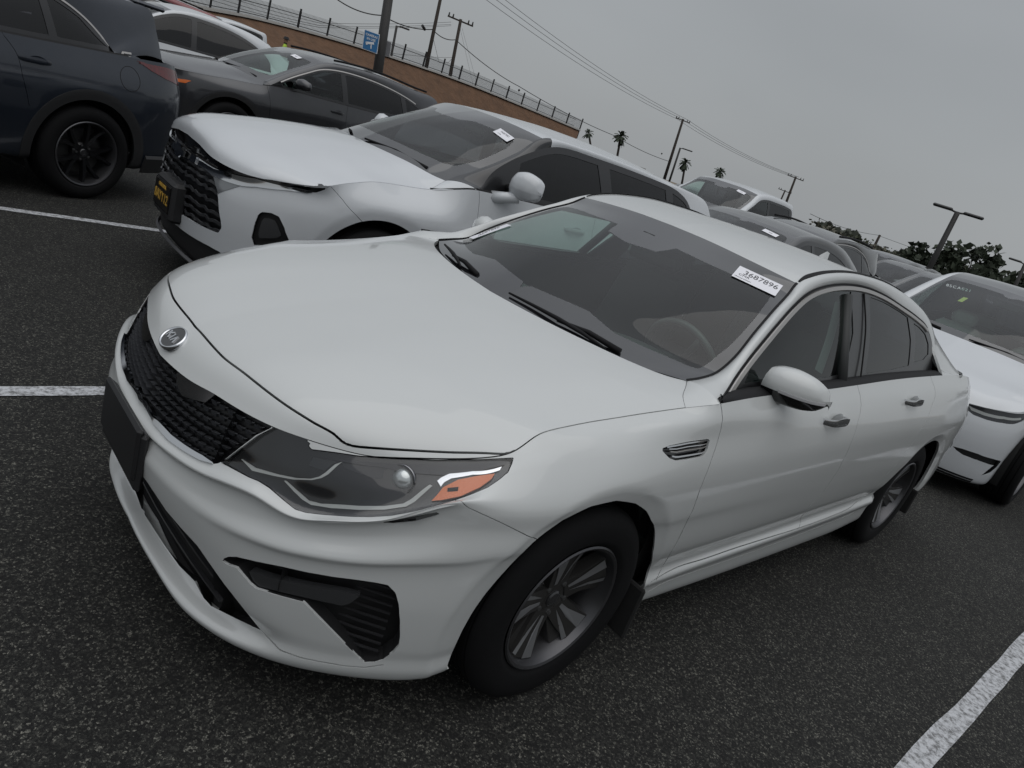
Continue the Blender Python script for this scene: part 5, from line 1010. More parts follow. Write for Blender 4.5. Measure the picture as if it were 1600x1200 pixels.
def hero_details(t):
    PA=MATS['pearl_white_paint'];BK=MATS['gloss_black_plastic'];CH=MATS['chrome'];RB=MATS['black_rubber_trim']
    LB=M('lamp_strip_grey',(.30,.30,.31),.2,coat=.6)
    for s in(-1,1): door_mirror(t,s,(.785,.800,1.035),.188,.142,.120,PA,BK,RB,LB,.115)
    tub=HG['tub']
    for s in(-1,1):
        for xz,par in (((1.27,.907),'front_door'),((2.18,.957),'rear_door')):
            uv=xz_outline_uv(tub,[xz],(0,2),1,1,.2)[0];P,N=tub.at(np.array(uv));door_handle(t,(P[0],P[1]-.002,P[2]),s,.205,CH,PA)
            m=MB()
    W=HG['wind'];PW=M('sticker_paper',(.80,.80,.84),.5);INK=M('print_black',(.03,.03,.035),.6)
    G=M('print_grey',(.25,.25,.28),.6)
    # sticker at the upper near corner: numbers, CMR and small print
    paper_label(t,W,U_STICK,0,0,-1,(.32,-1,.02),[('3687896',.044,.010,.012,.92),('CMR',.018,-.050,-.012,1.2),('VEHICLE REPORT',.009,-.048,-.032,1.0)],PW,INK,.178,.088)
    c=0
    paper_label(t,W,(.335,.865),0,0,1,(1,-.35,.5),[('3687896',.030,0,.012,1.0),('CMR',.012,-.05,-.010,1.2)],PW,INK,.19,.062,.0035)
    # wipers
    for (a,b,c_) in (((.335,-.50,.990),(.262,-.26,.996),(.238,-.02,1.0)),((.262,.20,.99),(.30,.42,.998),(.355,.56,1.004))):
        m=MB();m.tube([a,tuple((np.array(a)+b)/2+np.array([-.004,0,.012])),b],[.011,.009,.006],6);w=m.build('wiper_arm',RB,t,smooth=True)
        p0=np.array(b)-(np.array(c_)-b)*.9;pp=[p0+np.array([0,0,-.004]),(p0+np.array(b))/2+[0,0,.004],np.array(b)+[0,0,.006],(np.array(b)+c_)/2+[0,0,.004],np.array(c_)]
        m=MB();m.tube(pp,[.004,.007,.008,.006,.004],6);m.build('wiper_blade',RB,w,smooth=True)
    # cowl under the windshield edge
    A=HG['cowlc'].copy();V=[];F=[]
    for s in (1,-1):
        b=len(V)
        for p_ in A: V+= [(p_[0]+.004,p_[1]*s,p_[2]-.022),(p_[0]+.075,p_[1]*s,p_[2]-.016)]
        for i in range(len(A)-1): F.append((b+2*i,b+2*i+1,b+2*i+3,b+2*i+2)[::s])
    mk('cowl',V,F,RB,t)
    # roof antenna fin
    m=MB();R=[]
    for q,w_,h_ in ((0,.004,.002),(.3,.016,.030),(.7,.018,.055),(1,.006,.050)): R.append(np.array([(2.50+.14*q,-w_,1.398),(2.50+.14*q,0,1.402+h_),(2.50+.14*q,w_,1.398)]))
    V,F=loft_blob(R);mk('antenna_fin',V,F,PA,t)
U_STICK=(.878,.80)
hero_details(hero)

# ================================================================ the other cars
def onsegX(C,x): return fracx(C,x)
def gen_geo(sp):
    G={};xf,xr,hw,wb=sp['xf'],sp['xr'],sp['hw'],sp['wb'];R=sp.get('round',1.0)
    pl=sp.get('plan') or [(xf,0),(xf+.012,.24*hw),(xf+.045*R,.46*hw),(xf+.13*R,.68*hw),(xf+.26*R,.83*hw),(xf+.44*R,.93*hw),(-.22,.975*hw),(0,.985*hw),(.5,.99*hw),(wb*.5,hw),(wb*.8,hw),(wb,hw),(wb+.42,.985*hw),(wb+.5*(xr-wb)+.12,.95*hw),(xr-.11,.80*hw),(xr-.025,.5*hw),(xr,0)]
    P=Plan(pl);G['plan']=P
    zb,zs,zf,zt=sp.get('zb',.22),sp.get('zs',.22),sp['zf'],sp['zt']
    T=[]
    for q in sp['T']:
        c,o=P.project(q[0],q[1]) if False else (None,None)
        d=(P.C[:,0]-q[0])**2+(P.C[:,1]-q[1])**2;i=int(np.argmin(d));v=np.array(q[:2])-P.C[i];T.append((float(np.interp(P.q[i],P.S,np.arange(len(P.S)))),float(v@P.Nn[i]),q[2]))
    T.sort();f=lambda a,b,t:a+(b-a)*t
    rows=[
     [(0,.12,zb-.05),(5,.11,zb-.04),(7,.13,zs-.02),(11,.13,zs-.02),(16,.14,zb)],
     [(0,.05,zb-.02),(3,.04,zb-.02),(5,.045,zb),(7,.07,zs),(11,.07,zs),(13,.05,zb),(16,.05,zb)],
     [(0,.03,zb+.04),(3,.02,zb+.04),(5,.025,zb+.06),(7,.045,zs+.07),(9,.05,zs+.09),(11,.04,zs+.07),(13,.02,zb+.1),(16,.02,zb+.1)],
     [(0,.006,f(zb,zf,.36)),(3,.004,f(zb,zf,.36)),(5,.006,f(zb,zt,.36)),(7,.015,f(zs,zt,.32)),(9,.030,f(zs,zt,.32)),(11,.015,f(zs,zt,.32)),(16,.0,f(zb,zt,.35))],
     [(0,.0,f(zb,zf,.55)),(3,.0,f(zb,zf,.55)),(5,.002,f(zb,zt,.5)),(7,.002,f(zs,zt,.52)),(9,.010,f(zs,zt,.55)),(11,.002,f(zs,zt,.54)),(16,.0,f(zb,zt,.5))],
     [(0,.012,f(zb,zf,.74)),(3,.010,f(zb,zf,.74)),(5,.008,f(zb,zt,.66)),(7,.0,f(zs,zt,.66)),(9,.0,f(zs,zt,.70)),(11,.0,f(zs,zt,.70)),(16,.006,f(zb,zt,.66))],
     [(0,.03,f(zb,zf,.88)),(3,.03,f(zb,zf,.88)),(5,.03,f(zb,zt,.80)),(7,.02,f(zs,zt,.80)),(9,.012,f(zs,zt,.85)),(11,.012,f(zs,zt,.85)),(16,.02,f(zb,zt,.83))]]
    rows=sp.get('rows',rows)+[T]
    G['tub']=tub(P,rows,sp.get('sub',[2,3,4,5,4,5,6]),nu=sp.get('nu',300),arches=[(0,sp['wr'],sp['ar'],sp['ar']+.07,.014),(wb,sp['wr'],sp['ar'],sp['ar']+.07,.014)],smooth=1.5)
    Tt=G['tub'].G[:,-1];S=np.linspace(0,P.S[-1],len(Tt))
    def top(c0,c1,n):
        q=np.linspace(P.c2s(c0),P.c2s(c1),n);return np.stack([np.interp(q,S,Tt[:,k]) for k in range(3)],1)
    G['top']=top
    inner=[[(c,o+(.06 if i else .02),z) for c,o,z in rows[i]] for i in (0,3,5)]+[[(c,o+.05,z-.03) for c,o,z in T]]
    G['inner']=tub(P,inner,[4,4,4],nu=120)
    cH,cC=sp['cH'],sp['cC'];I0=np.array(sp['I'][0],float)
    n=sp.get('nh',46);F=top(0,cH,n);sd=top(cH,cC,n);G['seam']=np.stack([sd[-1]*(1-t)+I0*t for t in np.linspace(0,1,8)])
    side=resample(np.vstack([sd,G['seam'][1:]]),n+10);cowl=smooth_curve(sp['cowl']+[tuple(I0)],n);cen=smooth_curve([tuple(F[0])]+sp['hc']+[tuple(cowl[0])],n+10);side[0]=F[-1]
    G['cowl']=cowl;G['hood']=orient(coons(F,cowl,cen,side,gblend(n,sp.get('gh',2.4))),(0,0,0),sym_v0=True)
    G['I']=smooth_curve(sp['I'],160);G['O']=smooth_curve(sp['O'],160);xh,xR=sp['xh'],sp['xR']
    O,I=pair_rail(G['O'],G['I'],[(0,0),(fracx(G['O'],xh+sp.get('dO',.06)),fracx(G['I'],xh)),(fracx(G['O'],(xh+xR)/2),fracx(G['I'],(xh+xR)/2)),(fracx(G['O'],sp.get('xRO',xR)),fracx(G['I'],xR)),(1,1)],160)
    G['rail']=orient(strip(O,I,12,sp.get('rb',.018)),(wb/2,0,.6))
    G['foot']=orient(np.stack([resample(G['seam'],12)*(1-t)+resample(G['rail'].G[0],12)*t for t in np.linspace(0,1,6)]),(wb/2,0,.3))
    Tb=top(cC,13.2,160);Bi=Tb.copy();k=np.clip((Bi[:,0]-G['O'][0,0])/.15,0,1);Bi[:,1]-=.012+sp.get('ledge',.035)*k;Bi[:,2]+=.004
    im=int(np.argmax(G['O'][:,0]));im=im if im>20 else len(G['O']);xo1=sp['xO1'];Ou=G['O'][:int(np.argmax(G['O'][:,0]>=xo1)) or None]
    G['side']=orient(sheet(Bi,Ou,G['O'][0,0]+.01,xo1-.006,110,18,.012),(wb/2,0,.6))
    m=(Tb[:,0]<xo1+.1);G['ledge']=orient(strip(Tb[m],Bi[m],6,.008),(wb/2,0,.6))
    Of=G['O'][G['O'][:,0]>=xo1-.01];Of=Of[np.argmin(np.abs(Of[:,0]-xo1)):] if len(Of) else G['O'][-5:]
    low=G['O'][int(len(G['O'])*.5):];low=low[low[:,0]>xo1-.02]
    tf=np.stack([low[:,0],np.interp(low[:,0],Tb[:,0],Tb[:,1]),np.minimum(low[:,2],np.interp(low[:,0],Tb[:,0],Tb[:,2]))],1)
    G['fill']=orient(strip(tf,low,5,.002),(wb*.9,0,.6))
    ws=G['I'][:int(np.argmin(np.abs(G['I'][:,0]-xh)))+1];ws=resample(ws,40);wf=cowl.copy();wf[:,0]+=.03*(1-np.linspace(0,1,n)**2);wf[:,2]-=.018*(1-np.linspace(0,1,n)**3);wf[-1]=ws[0]
    wt=smooth_curve(sp['hdr']+[tuple(ws[-1])],n);wc=smooth_curve([tuple(wf[0])]+sp.get('wc',[])+[tuple(wt[0])],40) if sp.get('wc') else resample(np.array([wf[0],wt[0]]),40)
    if not sp.get('wc'): t=np.linspace(0,1,40);wc[:,2]+=.045*np.sin(np.pi*t)
    G['wind']=orient(coons(wf,wt,wc,ws,gblend(n,2.0)),(1,0,.4),sym_v0=True)
    i0=int(np.argmin(np.abs(G['I'][:,0]-xh)));i1=int(np.argmin(np.abs(G['I'][:,0]-xR)));rs=resample(G['I'][i0:i1+1],50);rs[0]=wt[-1]
    rr=smooth_curve(sp['rrear']+[tuple(rs[-1])],n);rc=smooth_curve([tuple(wt[0])]+sp['rc']+[tuple(rr[0])],50);G['roof']=orient(coons(wt,rr,rc,rs,gblend(n,2.2)),(1.5,0,.8),sym_v0=True)
    bs=resample(G['I'][i1:],30);bs[0]=rs[-1];br=smooth_curve(sp['back']+[tuple(bs[-1])],n);bc=resample(np.array([rr[0],br[0]]),30);G['back']=orient(coons(rr,br,bc,bs,gblend(n,2.0)),(2,0,.6),sym_v0=True)
    c1=sp.get('cD',13.2);ds=top(c1,14.2,20);ds=resample(np.vstack([bs[-1:],ds]),20);dr=top(14.2,16,n)[::-1];dc=resample(np.array([br[0],dr[0]]),20);G['deck']=orient(coons(br,dr,dc,ds,gblend(n,2.0)),(2,0,.4),sym_v0=True)
    return G
def build_car(sp,G,label,cat='car',group=None,pose=(0,0,1,0),PA=None,hooks=None,lod=0):
    """panels, glass, cabin and wheels of one car; hooks add its own lamps, grille and so on"""
    x,y,sc,yaw=pose;t=thing(sp['name'],label,cat,(x,y,0),yaw,group);t.scale=(sc,sc,sc)
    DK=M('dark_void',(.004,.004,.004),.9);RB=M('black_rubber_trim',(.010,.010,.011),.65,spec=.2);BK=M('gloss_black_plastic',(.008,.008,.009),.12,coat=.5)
    clad=M('cladding_grey',(.020,.020,.021),.6,noise=(40,.15));UVP=sp.get('uv',{});wb,wr,ar=sp['wb'],sp['wr'],sp['ar']
    P=Panels(G['tub']);a1=arch_poly(G['tub'],0,wr+.005,ar);a2=arch_poly(G['tub'],wb,wr+.005,ar);taken={}
    for k in sp.get('holes',[]): P.refine(UVP[k],sp.get('ref',1));P.cut_poly(UVP[k])
    if sp.get('clad'):
        b1=arch_poly(G['tub'],0,wr+.005,ar+sp['clad']);b2=arch_poly(G['tub'],wb,wr+.005,ar+sp['clad']);P.cut_poly(b1);P.cut_poly(b2)
    P.cut_poly(a1);P.cut_poly(a2)
    for k,g in sp.get('lines',[]):
        L=UVP[k] if isinstance(k,str) else xz_outline_uv(G['tub'],k,(0,2),1,1,.2)
        if not isinstance(k,str): L=[(L[0][0],1.01)]+L
        P.cut_line(smooth_curve(L,max(12,int(len(L)*5))),g)
    for k in sp.get('holes',[]): taken[k]=P.take(UVP[k])
    P.take(a1);P.take(a2)
    if sp.get('clad'): taken['clad']=P.take(b1,b2)
    P.curves.append((G['top'](sp['cH'],sp['cC'],80),False,.0018));P.open_gaps();V,F=P.rest();lab=comps(V,F);cen=V[F][:,:,:3].mean(1);ids,cnt=np.unique(lab,return_counts=True);nm={}
    for i,c in zip(ids,cnt):
        m=lab==i
        if c<10: continue
        lo,hi=cen[m].min(0),cen[m].max(0);k='front_wing' if hi[0]<.9 and lo[0]>-.75 and c<60000 and lo[1]>.2 else 'front_door' if hi[0]<1.9 and lo[0]>.1 else 'rear_door' if lo[0]>1.0 and hi[0]<wb+.25 else 'body_side'
        nm.setdefault(k,[]).append(i)
    for k,l in nm.items():
        VF=compact(V,F[np.isin(lab,l)])
        if k=='body_side': part_both(k,VF,PA,t,.008)
        else:
            for s in(-1,1): part(k,VF,PA,t,.01,s)
    if 'clad' in taken:
        part_both('arch_cladding',taken['clad'],clad,t,.02,-.004)
    Q=Panels(G['inner'])
    for cx in(0,wb): a=arch_poly(G['inner'],cx,wr+.005,ar+.02,20);Q.cut_poly(a);Q.take(a)
    part_both('inner_shell',Q.rest(),DK,t,0)
    V,F=G['hood'].mesh()
    for C,g in ((G['top'](sp['cH'],sp['cC'],80),.0018),(G['seam'],.0015)):
        d=near_dist(V[:,:3],C,False,.05)-g;V,F,_=cut(V,F,d);cc=V[F][:,:,:3].mean(1);F=F[near_dist(cc,C,False,.05)>=g*.999]
    part_both('hood',compact(V,F),PA,t,.012)
    roofm=sp.get('roofmat') or PA;pil=sp.get('pillarmat') or PA
    for s in(-1,1):
        V,F=G['rail'].mesh();c=V[F][:,:,0].mean(1)
        if sp.get('pillarmat'):
            x_=sp['xh'];V1,F1,_=cut(V,F,V[:,0]-(x_+.07));c=V1[F1][:,:,0].mean(1);part('windshield_pillar',compact(V1,F1[c<x_+.07]),pil,t,.01,s);part('side_rail',compact(V1,F1[c>=x_+.07]),PA,t,.01,s)
        else: part('side_rail',(V,F),PA,t,.01,s)
        V,F=G['foot'].mesh();part('pillar_foot',(V,F),PA,t,.01,s);V,F=G['fill'].mesh();part('quarter_panel',(V,F),PA,t,.0,s)
        V,F=G['ledge'].mesh();part('belt_moulding',(V,F),RB,t,.004,s)
    V,F=G['roof'].mesh();part_both('roof',(V,F),roofm,t,.01);V,F=G['deck'].mesh();part_both('tailgate_top',(V,F),sp.get('deckmat') or PA,t,.01)
    W=Panels(G['wind']);fp=sp.get('frit') or [(.13,-.01),(.14,.7),(.16,.86),(.20,.93),(.65,.94),(.82,.93),(.86,.88),(.84,.6),(.83,.22),(.74,.18),(.72,-.01)];W.cut_poly(fp);cl=W.take(fp)
    w=part_both('windshield',cl,glass('windshield_glass',(.70,.82,.77)),t,0);part_both('windshield_border',W.rest(),M('black_frit',(.012,.012,.014),.06,spec=.5,coat=1,coatr=.01),w,.003)
    B=Panels(G['back']);bp=[(.10,-.01),(.9,-.01),(.9,.9),(.10,.9)];B.cut_poly(bp);cl=B.take(bp);w2=part_both('rear_window',cl,glass('privacy_glass',(.05,.05,.055)),t,0);part_both('rear_window_border',B.rest(),sp.get('backmat') or MATS['black_frit'],w2,.003)
    fg=glass(*sp['frontglass']) if sp.get('frontglass') else glass('privacy_glass',(.05,.05,.055))
    for s in(-1,1):
        Gs=Panels(G['side']);got=[]
        for nm_,pts in sp['windows']:
            uv=xz_outline_uv(G['side'],pts,(0,2),1,1,.05);Gs.cut_poly(uv);got.append((nm_,Gs.take(uv)))
        for nm_,VF in got: part(nm_,VF,fg if nm_.startswith('front') else glass('privacy_glass',(.05,.05,.055)),t,0,s,.004)
        part('window_surround',Gs.rest(),M('pillar_black',(.010,.010,.011),.3,coat=.3),t,.008,s)
        if sp.get('trim'):
            k0,k1,mt=sp['trim'];seg=G['O'][int(len(G['O'])*k0):int(len(G['O'])*k1)].copy();nn=[(0,.9*s,.42)]*len(seg);T_=np.gradient(seg,axis=0);T_/=np.linalg.norm(T_,axis=1,keepdims=True);iw=np.cross(T_,(0,.9,.42));iw/=np.linalg.norm(iw,axis=1,keepdims=True);ref=np.array([(G['O'][0,0]+sp['xO1'])/2,.75,sp['zt']+.15])-seg;iw*=np.sign((iw*ref).sum(1,keepdims=True));A=seg+iw*.014;A[:,1]=A[:,1]*s+.004*s;m=MB();m.ribbon(A,nn,.018,.005);m.build('window_trim',mt,t)
    if lod<2:
        SEAT=sp.get('seatmat') or M('seat_black_fabric',(.018,.019,.02),.8,noise=(20,.3));IN=M('cabin_dark_plastic',(.022,.023,.024),.6,noise=(8,.2));z0=sp.get('seatz',.55)
        A=[];xs=sp['I'][0][0]
        for x_,z_ in ((xs-.12,zt_:=sp['I'][0][2]-.03),(xs+.12,zt_+.0),(xs+.28,zt_-.05),(xs+.33,zt_-.3)):
            for yy in np.linspace(-.68,.68,9): A.append((x_,yy,z_))
        mk('dashboard',A,[(i*9+j,i*9+j+1,(i+1)*9+j+1,(i+1)*9+j) for i in range(3) for j in range(8)],sp.get('dashmat') or M('dashboard_dark',(.035,.037,.038),.55),t,smooth=True)
        for yy in(-.38,.38):
            for x0 in (xs+.85,xs+1.75):
                m=MB();m.rbox((x0-.05,yy,z0),(.5,.5,.16),.05);Rr=np.array([[math.cos(.33),0,math.sin(.33)],[0,1,0],[-math.sin(.33),0,math.cos(.33)]]);m.rbox((x0+.27,yy,z0+.29),(.14,.46,.62),.055,Rr);m.rbox((x0+.41,yy,z0+.65),(.09,.24,.16),.04,Rr);m.build('seat',SEAT,t,angle=40)
        m=MB();m.lathe([(.175+.014*math.cos(a),.014*math.sin(a)) for a in np.linspace(0,2*math.pi,7)[:-1]],24,'z',closed=True);a=math.radians(64);Ry=np.array([[math.cos(a),0,math.sin(a)],[0,1,0],[-math.sin(a),0,math.cos(a)]]);m.V=[tuple(v) for v in np.array(m.V)@Ry.T+np.array([xs+.50,-.38,zt_-.08])];m.build('steering_wheel',M('steering_leather',(.05,.052,.053),.45),t,smooth=True)
        m=MB();m.rbox((sp['xh']-.10,0,sp['hdr'][0][2]-.13),(.03,.24,.07),.015);m.build('rear_view_mirror',M('mirror_black',(.008,.008,.008),.3),t)
    V,F=G['roof'].mesh();part_both('headliner',(V,F[:,::-1]),M('headliner_grey',(.06,.062,.062),.8),t,0,.03)
    m=MB();m.box((wb/2,0,sp.get('zs',.22)+.02),(wb+.9,1.5,.03));m.build('floor_pan',DK,t)
    wm=sp['wheelmats'];LB=M('liner_black',(.008,.008,.008),.9)
    for cx in(0,wb):
        for s in(-1,1):
            if lod and s>0: continue
            make_wheel(t,'wheel',(cx,(sp['hw']-.13)*s,wr),s,wr,sp['rim'],.225,sp['wheel'],wm);wheel_well(t,cx,wr+.01,ar+.015,sp['hw']-.12,.5,s,LB)
    if hooks: hooks(t,G,sp,taken,PA)
    return t

def auto_windows(G,wins,up=.045,lowm=.030):
    out=[];O=G['O'];k=int(np.argmax(O[:,0]));Ox=O[:k+1] if k>10 else O
    B=G['side'].G[:,0]
    for nm,xb0,xt0,xb1,xt1 in wins:
        tp=lambda x:float(np.interp(x,Ox[:,0],Ox[:,2])-up);bt=lambda x:float(np.interp(x,B[:,0],B[:,2])+lowm)
        lo=[(x,bt(x)) for x in np.linspace(xb0,xb1,9)];hi=[(x,tp(x)) for x in np.linspace(xt1,xt0,14)];out.append((nm,[q for q in lo]+[q for q in hi if q[1]>bt(q[0])+.006]))
    return out
SPEC={}
# ---- white SUV beside the sedan
SPEC['blazer']=dict(name='suv',xf=-.95,xr=3.95,hw=.965,wb=2.863,round=.95,zb=.25,zs=.28,zf=.90,zt=1.04,wr=.372,ar=.44,rim=.245,
 T=[(-.91,0,.925),(-.905,.2,.915),(-.885,.42,.885),(-.80,.64,.875),(-.66,.79,.895),(-.45,.915,.938),(-.33,.885,.968),(-.22,.85,.99),(-.06,.82,1.02),(.14,.80,1.03),(.34,.80,1.045),(.45,.84,1.075),(.62,.905,1.125),(1.2,.915,1.13),(2.0,.915,1.14),(2.8,.90,1.16),(3.3,.88,1.15),(3.7,.80,1.10),(3.86,.5,1.05),(3.87,0,1.05)],
 cH=3.9,cC=7.68,cowl=[(.16,0,1.17),(.2,.3,1.165),(.3,.55,1.15),(.40,.70,1.125)],hc=[(-.90,0,.985),(-.80,0,1.045),(-.53,0,1.10),(-.2,0,1.145),(.05,0,1.165)],
 I=[(.46,.765,1.118),(.60,.745,1.19),(.83,.725,1.29),(1.03,.70,1.415),(1.24,.68,1.565),(1.6,.67,1.589),(2.06,.665,1.584),(2.55,.665,1.563),(3.0,.665,1.526),(3.44,.66,1.50),(3.62,.68,1.35),(3.80,.72,1.08)],
 O=[(.62,.905,1.128),(.675,.871,1.143),(.767,.828,1.251),(.928,.785,1.358),(1.116,.748,1.45),(1.303,.717,1.522),(1.45,.706,1.548),(1.84,.704,1.553),(2.19,.706,1.550),(2.55,.711,1.540),(2.79,.716,1.528),(2.934,.722,1.505),(3.069,.738,1.455),(3.18,.775,1.35),(3.28,.82,1.24),(3.34,.86,1.17),(3.55,.86,1.14)],
 xh=1.24,xR=3.44,xRO=2.95,dO=.10,xO1=3.30,hdr=[(1.12,0,1.60),(1.14,.3,1.594),(1.18,.52,1.58)],rc=[(1.5,0,1.635),(2.0,0,1.65),(2.7,0,1.62)],rrear=[(3.56,0,1.54),(3.54,.35,1.53)],back=[(3.85,0,1.09),(3.84,.4,1.09)],
 wheel=dict(kind='slim',n=6,dish=.03,nuts=6),frit=[(.14,-.01),(.15,.6),(.17,.80),(.22,.88),(.40,.90),(.70,.90),(.80,.87),(.83,.80),(.80,.55),(.78,.35),(.70,.22),(.68,-.01)])
# ---- white electric saloon behind
SPEC['tesla']=dict(name='sedan',xf=-.84,xr=3.85,hw=.925,wb=2.875,round=1.35,zb=.20,zs=.22,zf=.68,zt=.90,wr=.335,ar=.385,rim=.24,
 T=[(-.80,0,.665),(-.79,.2,.66),(-.765,.36,.655),(-.71,.50,.665),(-.60,.63,.69),(-.44,.735,.735),(-.25,.795,.795),(0,.81,.845),(.2,.815,.88),(.42,.85,.93),(.6,.865,.95),(1.2,.85,.975),(2.0,.83,.995),(2.8,.80,1.02),(3.2,.78,1.03),(3.55,.74,1.02),(3.74,.5,1.01),(3.77,0,1.01)],
 cH=3.8,cC=7.85,cowl=[(.10,0,.985),(.15,.3,.98),(.26,.55,.965),(.36,.68,.955)],hc=[(-.74,0,.73),(-.6,0,.79),(-.3,0,.87),(0,0,.955)],
 I=[(.42,.70,.965),(.60,.68,1.07),(.85,.64,1.20),(1.05,.60,1.31),(1.25,.565,1.40),(1.6,.555,1.46),(2.1,.55,1.47),(2.6,.56,1.42),(3.0,.60,1.28),(3.4,.66,1.08)],
 O=[(.46,.835,.955),(.62,.775,1.06),(.85,.73,1.18),(1.1,.67,1.31),(1.35,.63,1.39),(1.75,.61,1.41),(2.2,.62,1.38),(2.5,.65,1.31),(2.70,.68,1.22),(2.82,.73,1.11),(2.90,.78,1.05),(3.1,.79,1.04)],
 xh=1.25,xR=2.75,dO=.08,xO1=2.80,hdr=[(1.18,0,1.425),(1.19,.25,1.42),(1.21,.42,1.41)],rc=[(1.5,0,1.485),(1.9,0,1.50),(2.3,0,1.475)],rrear=[(2.9,0,1.40),(2.88,.3,1.385)],back=[(3.5,0,1.05),(3.48,.4,1.05)],
 wheel=dict(kind='five',n=5,dish=.02),frit=[(.10,-.01),(.105,.6),(.12,.82),(.16,.90),(.30,.93),(.80,.93),(.89,.90),(.91,.82),(.905,.40),(.90,.10),(.86,.06),(.85,-.01)])
# ---- dark blue crossover seen from behind
SPEC['cx30']=dict(name='suv',xf=-.90,xr=3.48,hw=.90,wb=2.653,round=1.1,zb=.27,zs=.27,zf=.82,zt=1.0,wr=.345,ar=.395,rim=.235,clad=.075,
 T=[(-.84,0,.85),(-.82,.3,.85),(-.7,.6,.86),(-.45,.80,.90),(0,.80,.95),(.35,.80,.98),(.5,.84,1.01),(1.2,.85,1.03),(2.0,.845,1.05),(2.6,.82,1.08),(2.9,.80,1.10),(3.15,.76,1.11),(3.32,.62,1.09),(3.36,.3,1.08),(3.37,0,1.08)],
 cH=4.6,cC=7.8,cowl=[(.1,0,1.06),(.2,.4,1.05),(.34,.65,1.03)],hc=[(-.7,0,.95),(-.4,0,1.0)],
 I=[(.42,.73,1.04),(.8,.66,1.25),(1.15,.60,1.43),(1.6,.59,1.49),(2.2,.585,1.51),(2.7,.58,1.49),(3.05,.575,1.47),(3.28,.56,1.45),(3.33,.60,1.30),(3.36,.66,1.12)],
 O=[(.45,.83,1.01),(.8,.74,1.22),(1.15,.67,1.38),(1.5,.645,1.43),(2.0,.635,1.44),(2.3,.65,1.41),(2.55,.67,1.355),(2.72,.69,1.28),(2.84,.72,1.19),(2.90,.745,1.125),(2.96,.765,1.10),(3.10,.76,1.105)],
 xh=1.15,xR=3.10,xRO=2.72,dO=.10,xO1=2.90,hdr=[(1.08,0,1.46),(1.1,.35,1.45)],rc=[(1.6,0,1.53),(2.2,0,1.55)],rrear=[(3.30,0,1.50),(3.28,.3,1.49)],back=[(3.42,0,1.13),(3.41,.4,1.13)],
 wheel=dict(kind='multi',n=5,spread=.30,dish=.035))
# ---- dark grey crossover
SPEC['tucson']=dict(name='suv',xf=-.93,xr=3.65,hw=.93,wb=2.755,round=1.0,zb=.28,zs=.28,zf=.86,zt=1.05,wr=.36,ar=.425,rim=.24,clad=.06,
 T=[(-.86,0,.93),(-.85,.3,.925),(-.78,.6,.92),(-.62,.76,.93),(-.4,.83,.95),(0,.82,.99),(.34,.83,1.02),(.48,.87,1.05),(1.2,.885,1.07),(2.0,.88,1.09),(2.8,.86,1.13),(3.2,.83,1.13),(3.5,.70,1.10),(3.57,.4,1.08),(3.58,0,1.08)],
 cH=4.3,cC=7.75,cowl=[(.12,0,1.12),(.2,.4,1.11),(.34,.65,1.08)],hc=[(-.82,0,.98),(-.65,0,1.02),(-.3,0,1.07)],
 I=[(.42,.76,1.08),(.75,.70,1.27),(1.0,.66,1.40),(1.25,.63,1.52),(1.6,.625,1.575),(2.2,.62,1.60),(2.8,.615,1.57),(3.3,.60,1.53),(3.42,.63,1.38),(3.55,.68,1.12)],
 O=[(.46,.86,1.055),(.70,.80,1.20),(.95,.755,1.33),(1.2,.71,1.44),(1.5,.685,1.495),(2.0,.675,1.51),(2.4,.685,1.48),(2.75,.705,1.42),(3.0,.73,1.34),(3.15,.77,1.24),(3.22,.80,1.17),(3.4,.81,1.14)],
 xh=1.25,xR=3.25,xRO=2.95,dO=.10,xO1=3.16,hdr=[(1.17,0,1.55),(1.19,.35,1.545)],rc=[(1.6,0,1.61),(2.2,0,1.63),(2.8,0,1.60)],rrear=[(3.42,0,1.56),(3.40,.3,1.555)],back=[(3.6,0,1.11),(3.59,.4,1.11)],
 wheel=dict(kind='multi',n=5,spread=.25,dish=.035),frontglass=('side_glass',(.66,.80,.75)))
POSES={'blazer':(.90,2.72,.98,-.028),'tesla':(5.40,-.15,1.0,.03),'cx30':(-2.935,4.25,1.016,.39),'tucson':(2.03,8.45,1.005,.072)}

def _scale(sp,ky,kz):
    f=lambda L:[(a,b*ky,c*kz) for a,b,c in L]
    for k in ('T','cowl','hc','I','O','hdr','rc','rrear','back'): sp[k]=f(sp[k])
    sp['hw']*=ky
    for k in ('zf','zt'): sp[k]*=kz
_scale(SPEC['tesla'],1.035,1.115);SPEC['tesla'].update(wr=.36,ar=.415,rim=.25,zb=.18,zs=.22)
_c=SPEC['cx30'];_c['xr']=3.64;_c['T']=[(a+(.16 if a>2.95 else .16*max(0,(a-2.4)/.55)),b,c) for a,b,c in _c['T']]
_c['O']=[(a-.06*min(1,max(0,(a-2)/.5)),b-.02,c) for a,b,c in _c['O']];_c['I']=[(a-.02*min(1,max(0,(a-2)/.5)),b,c) for a,b,c in _c['I']];_c['xO1']=2.84

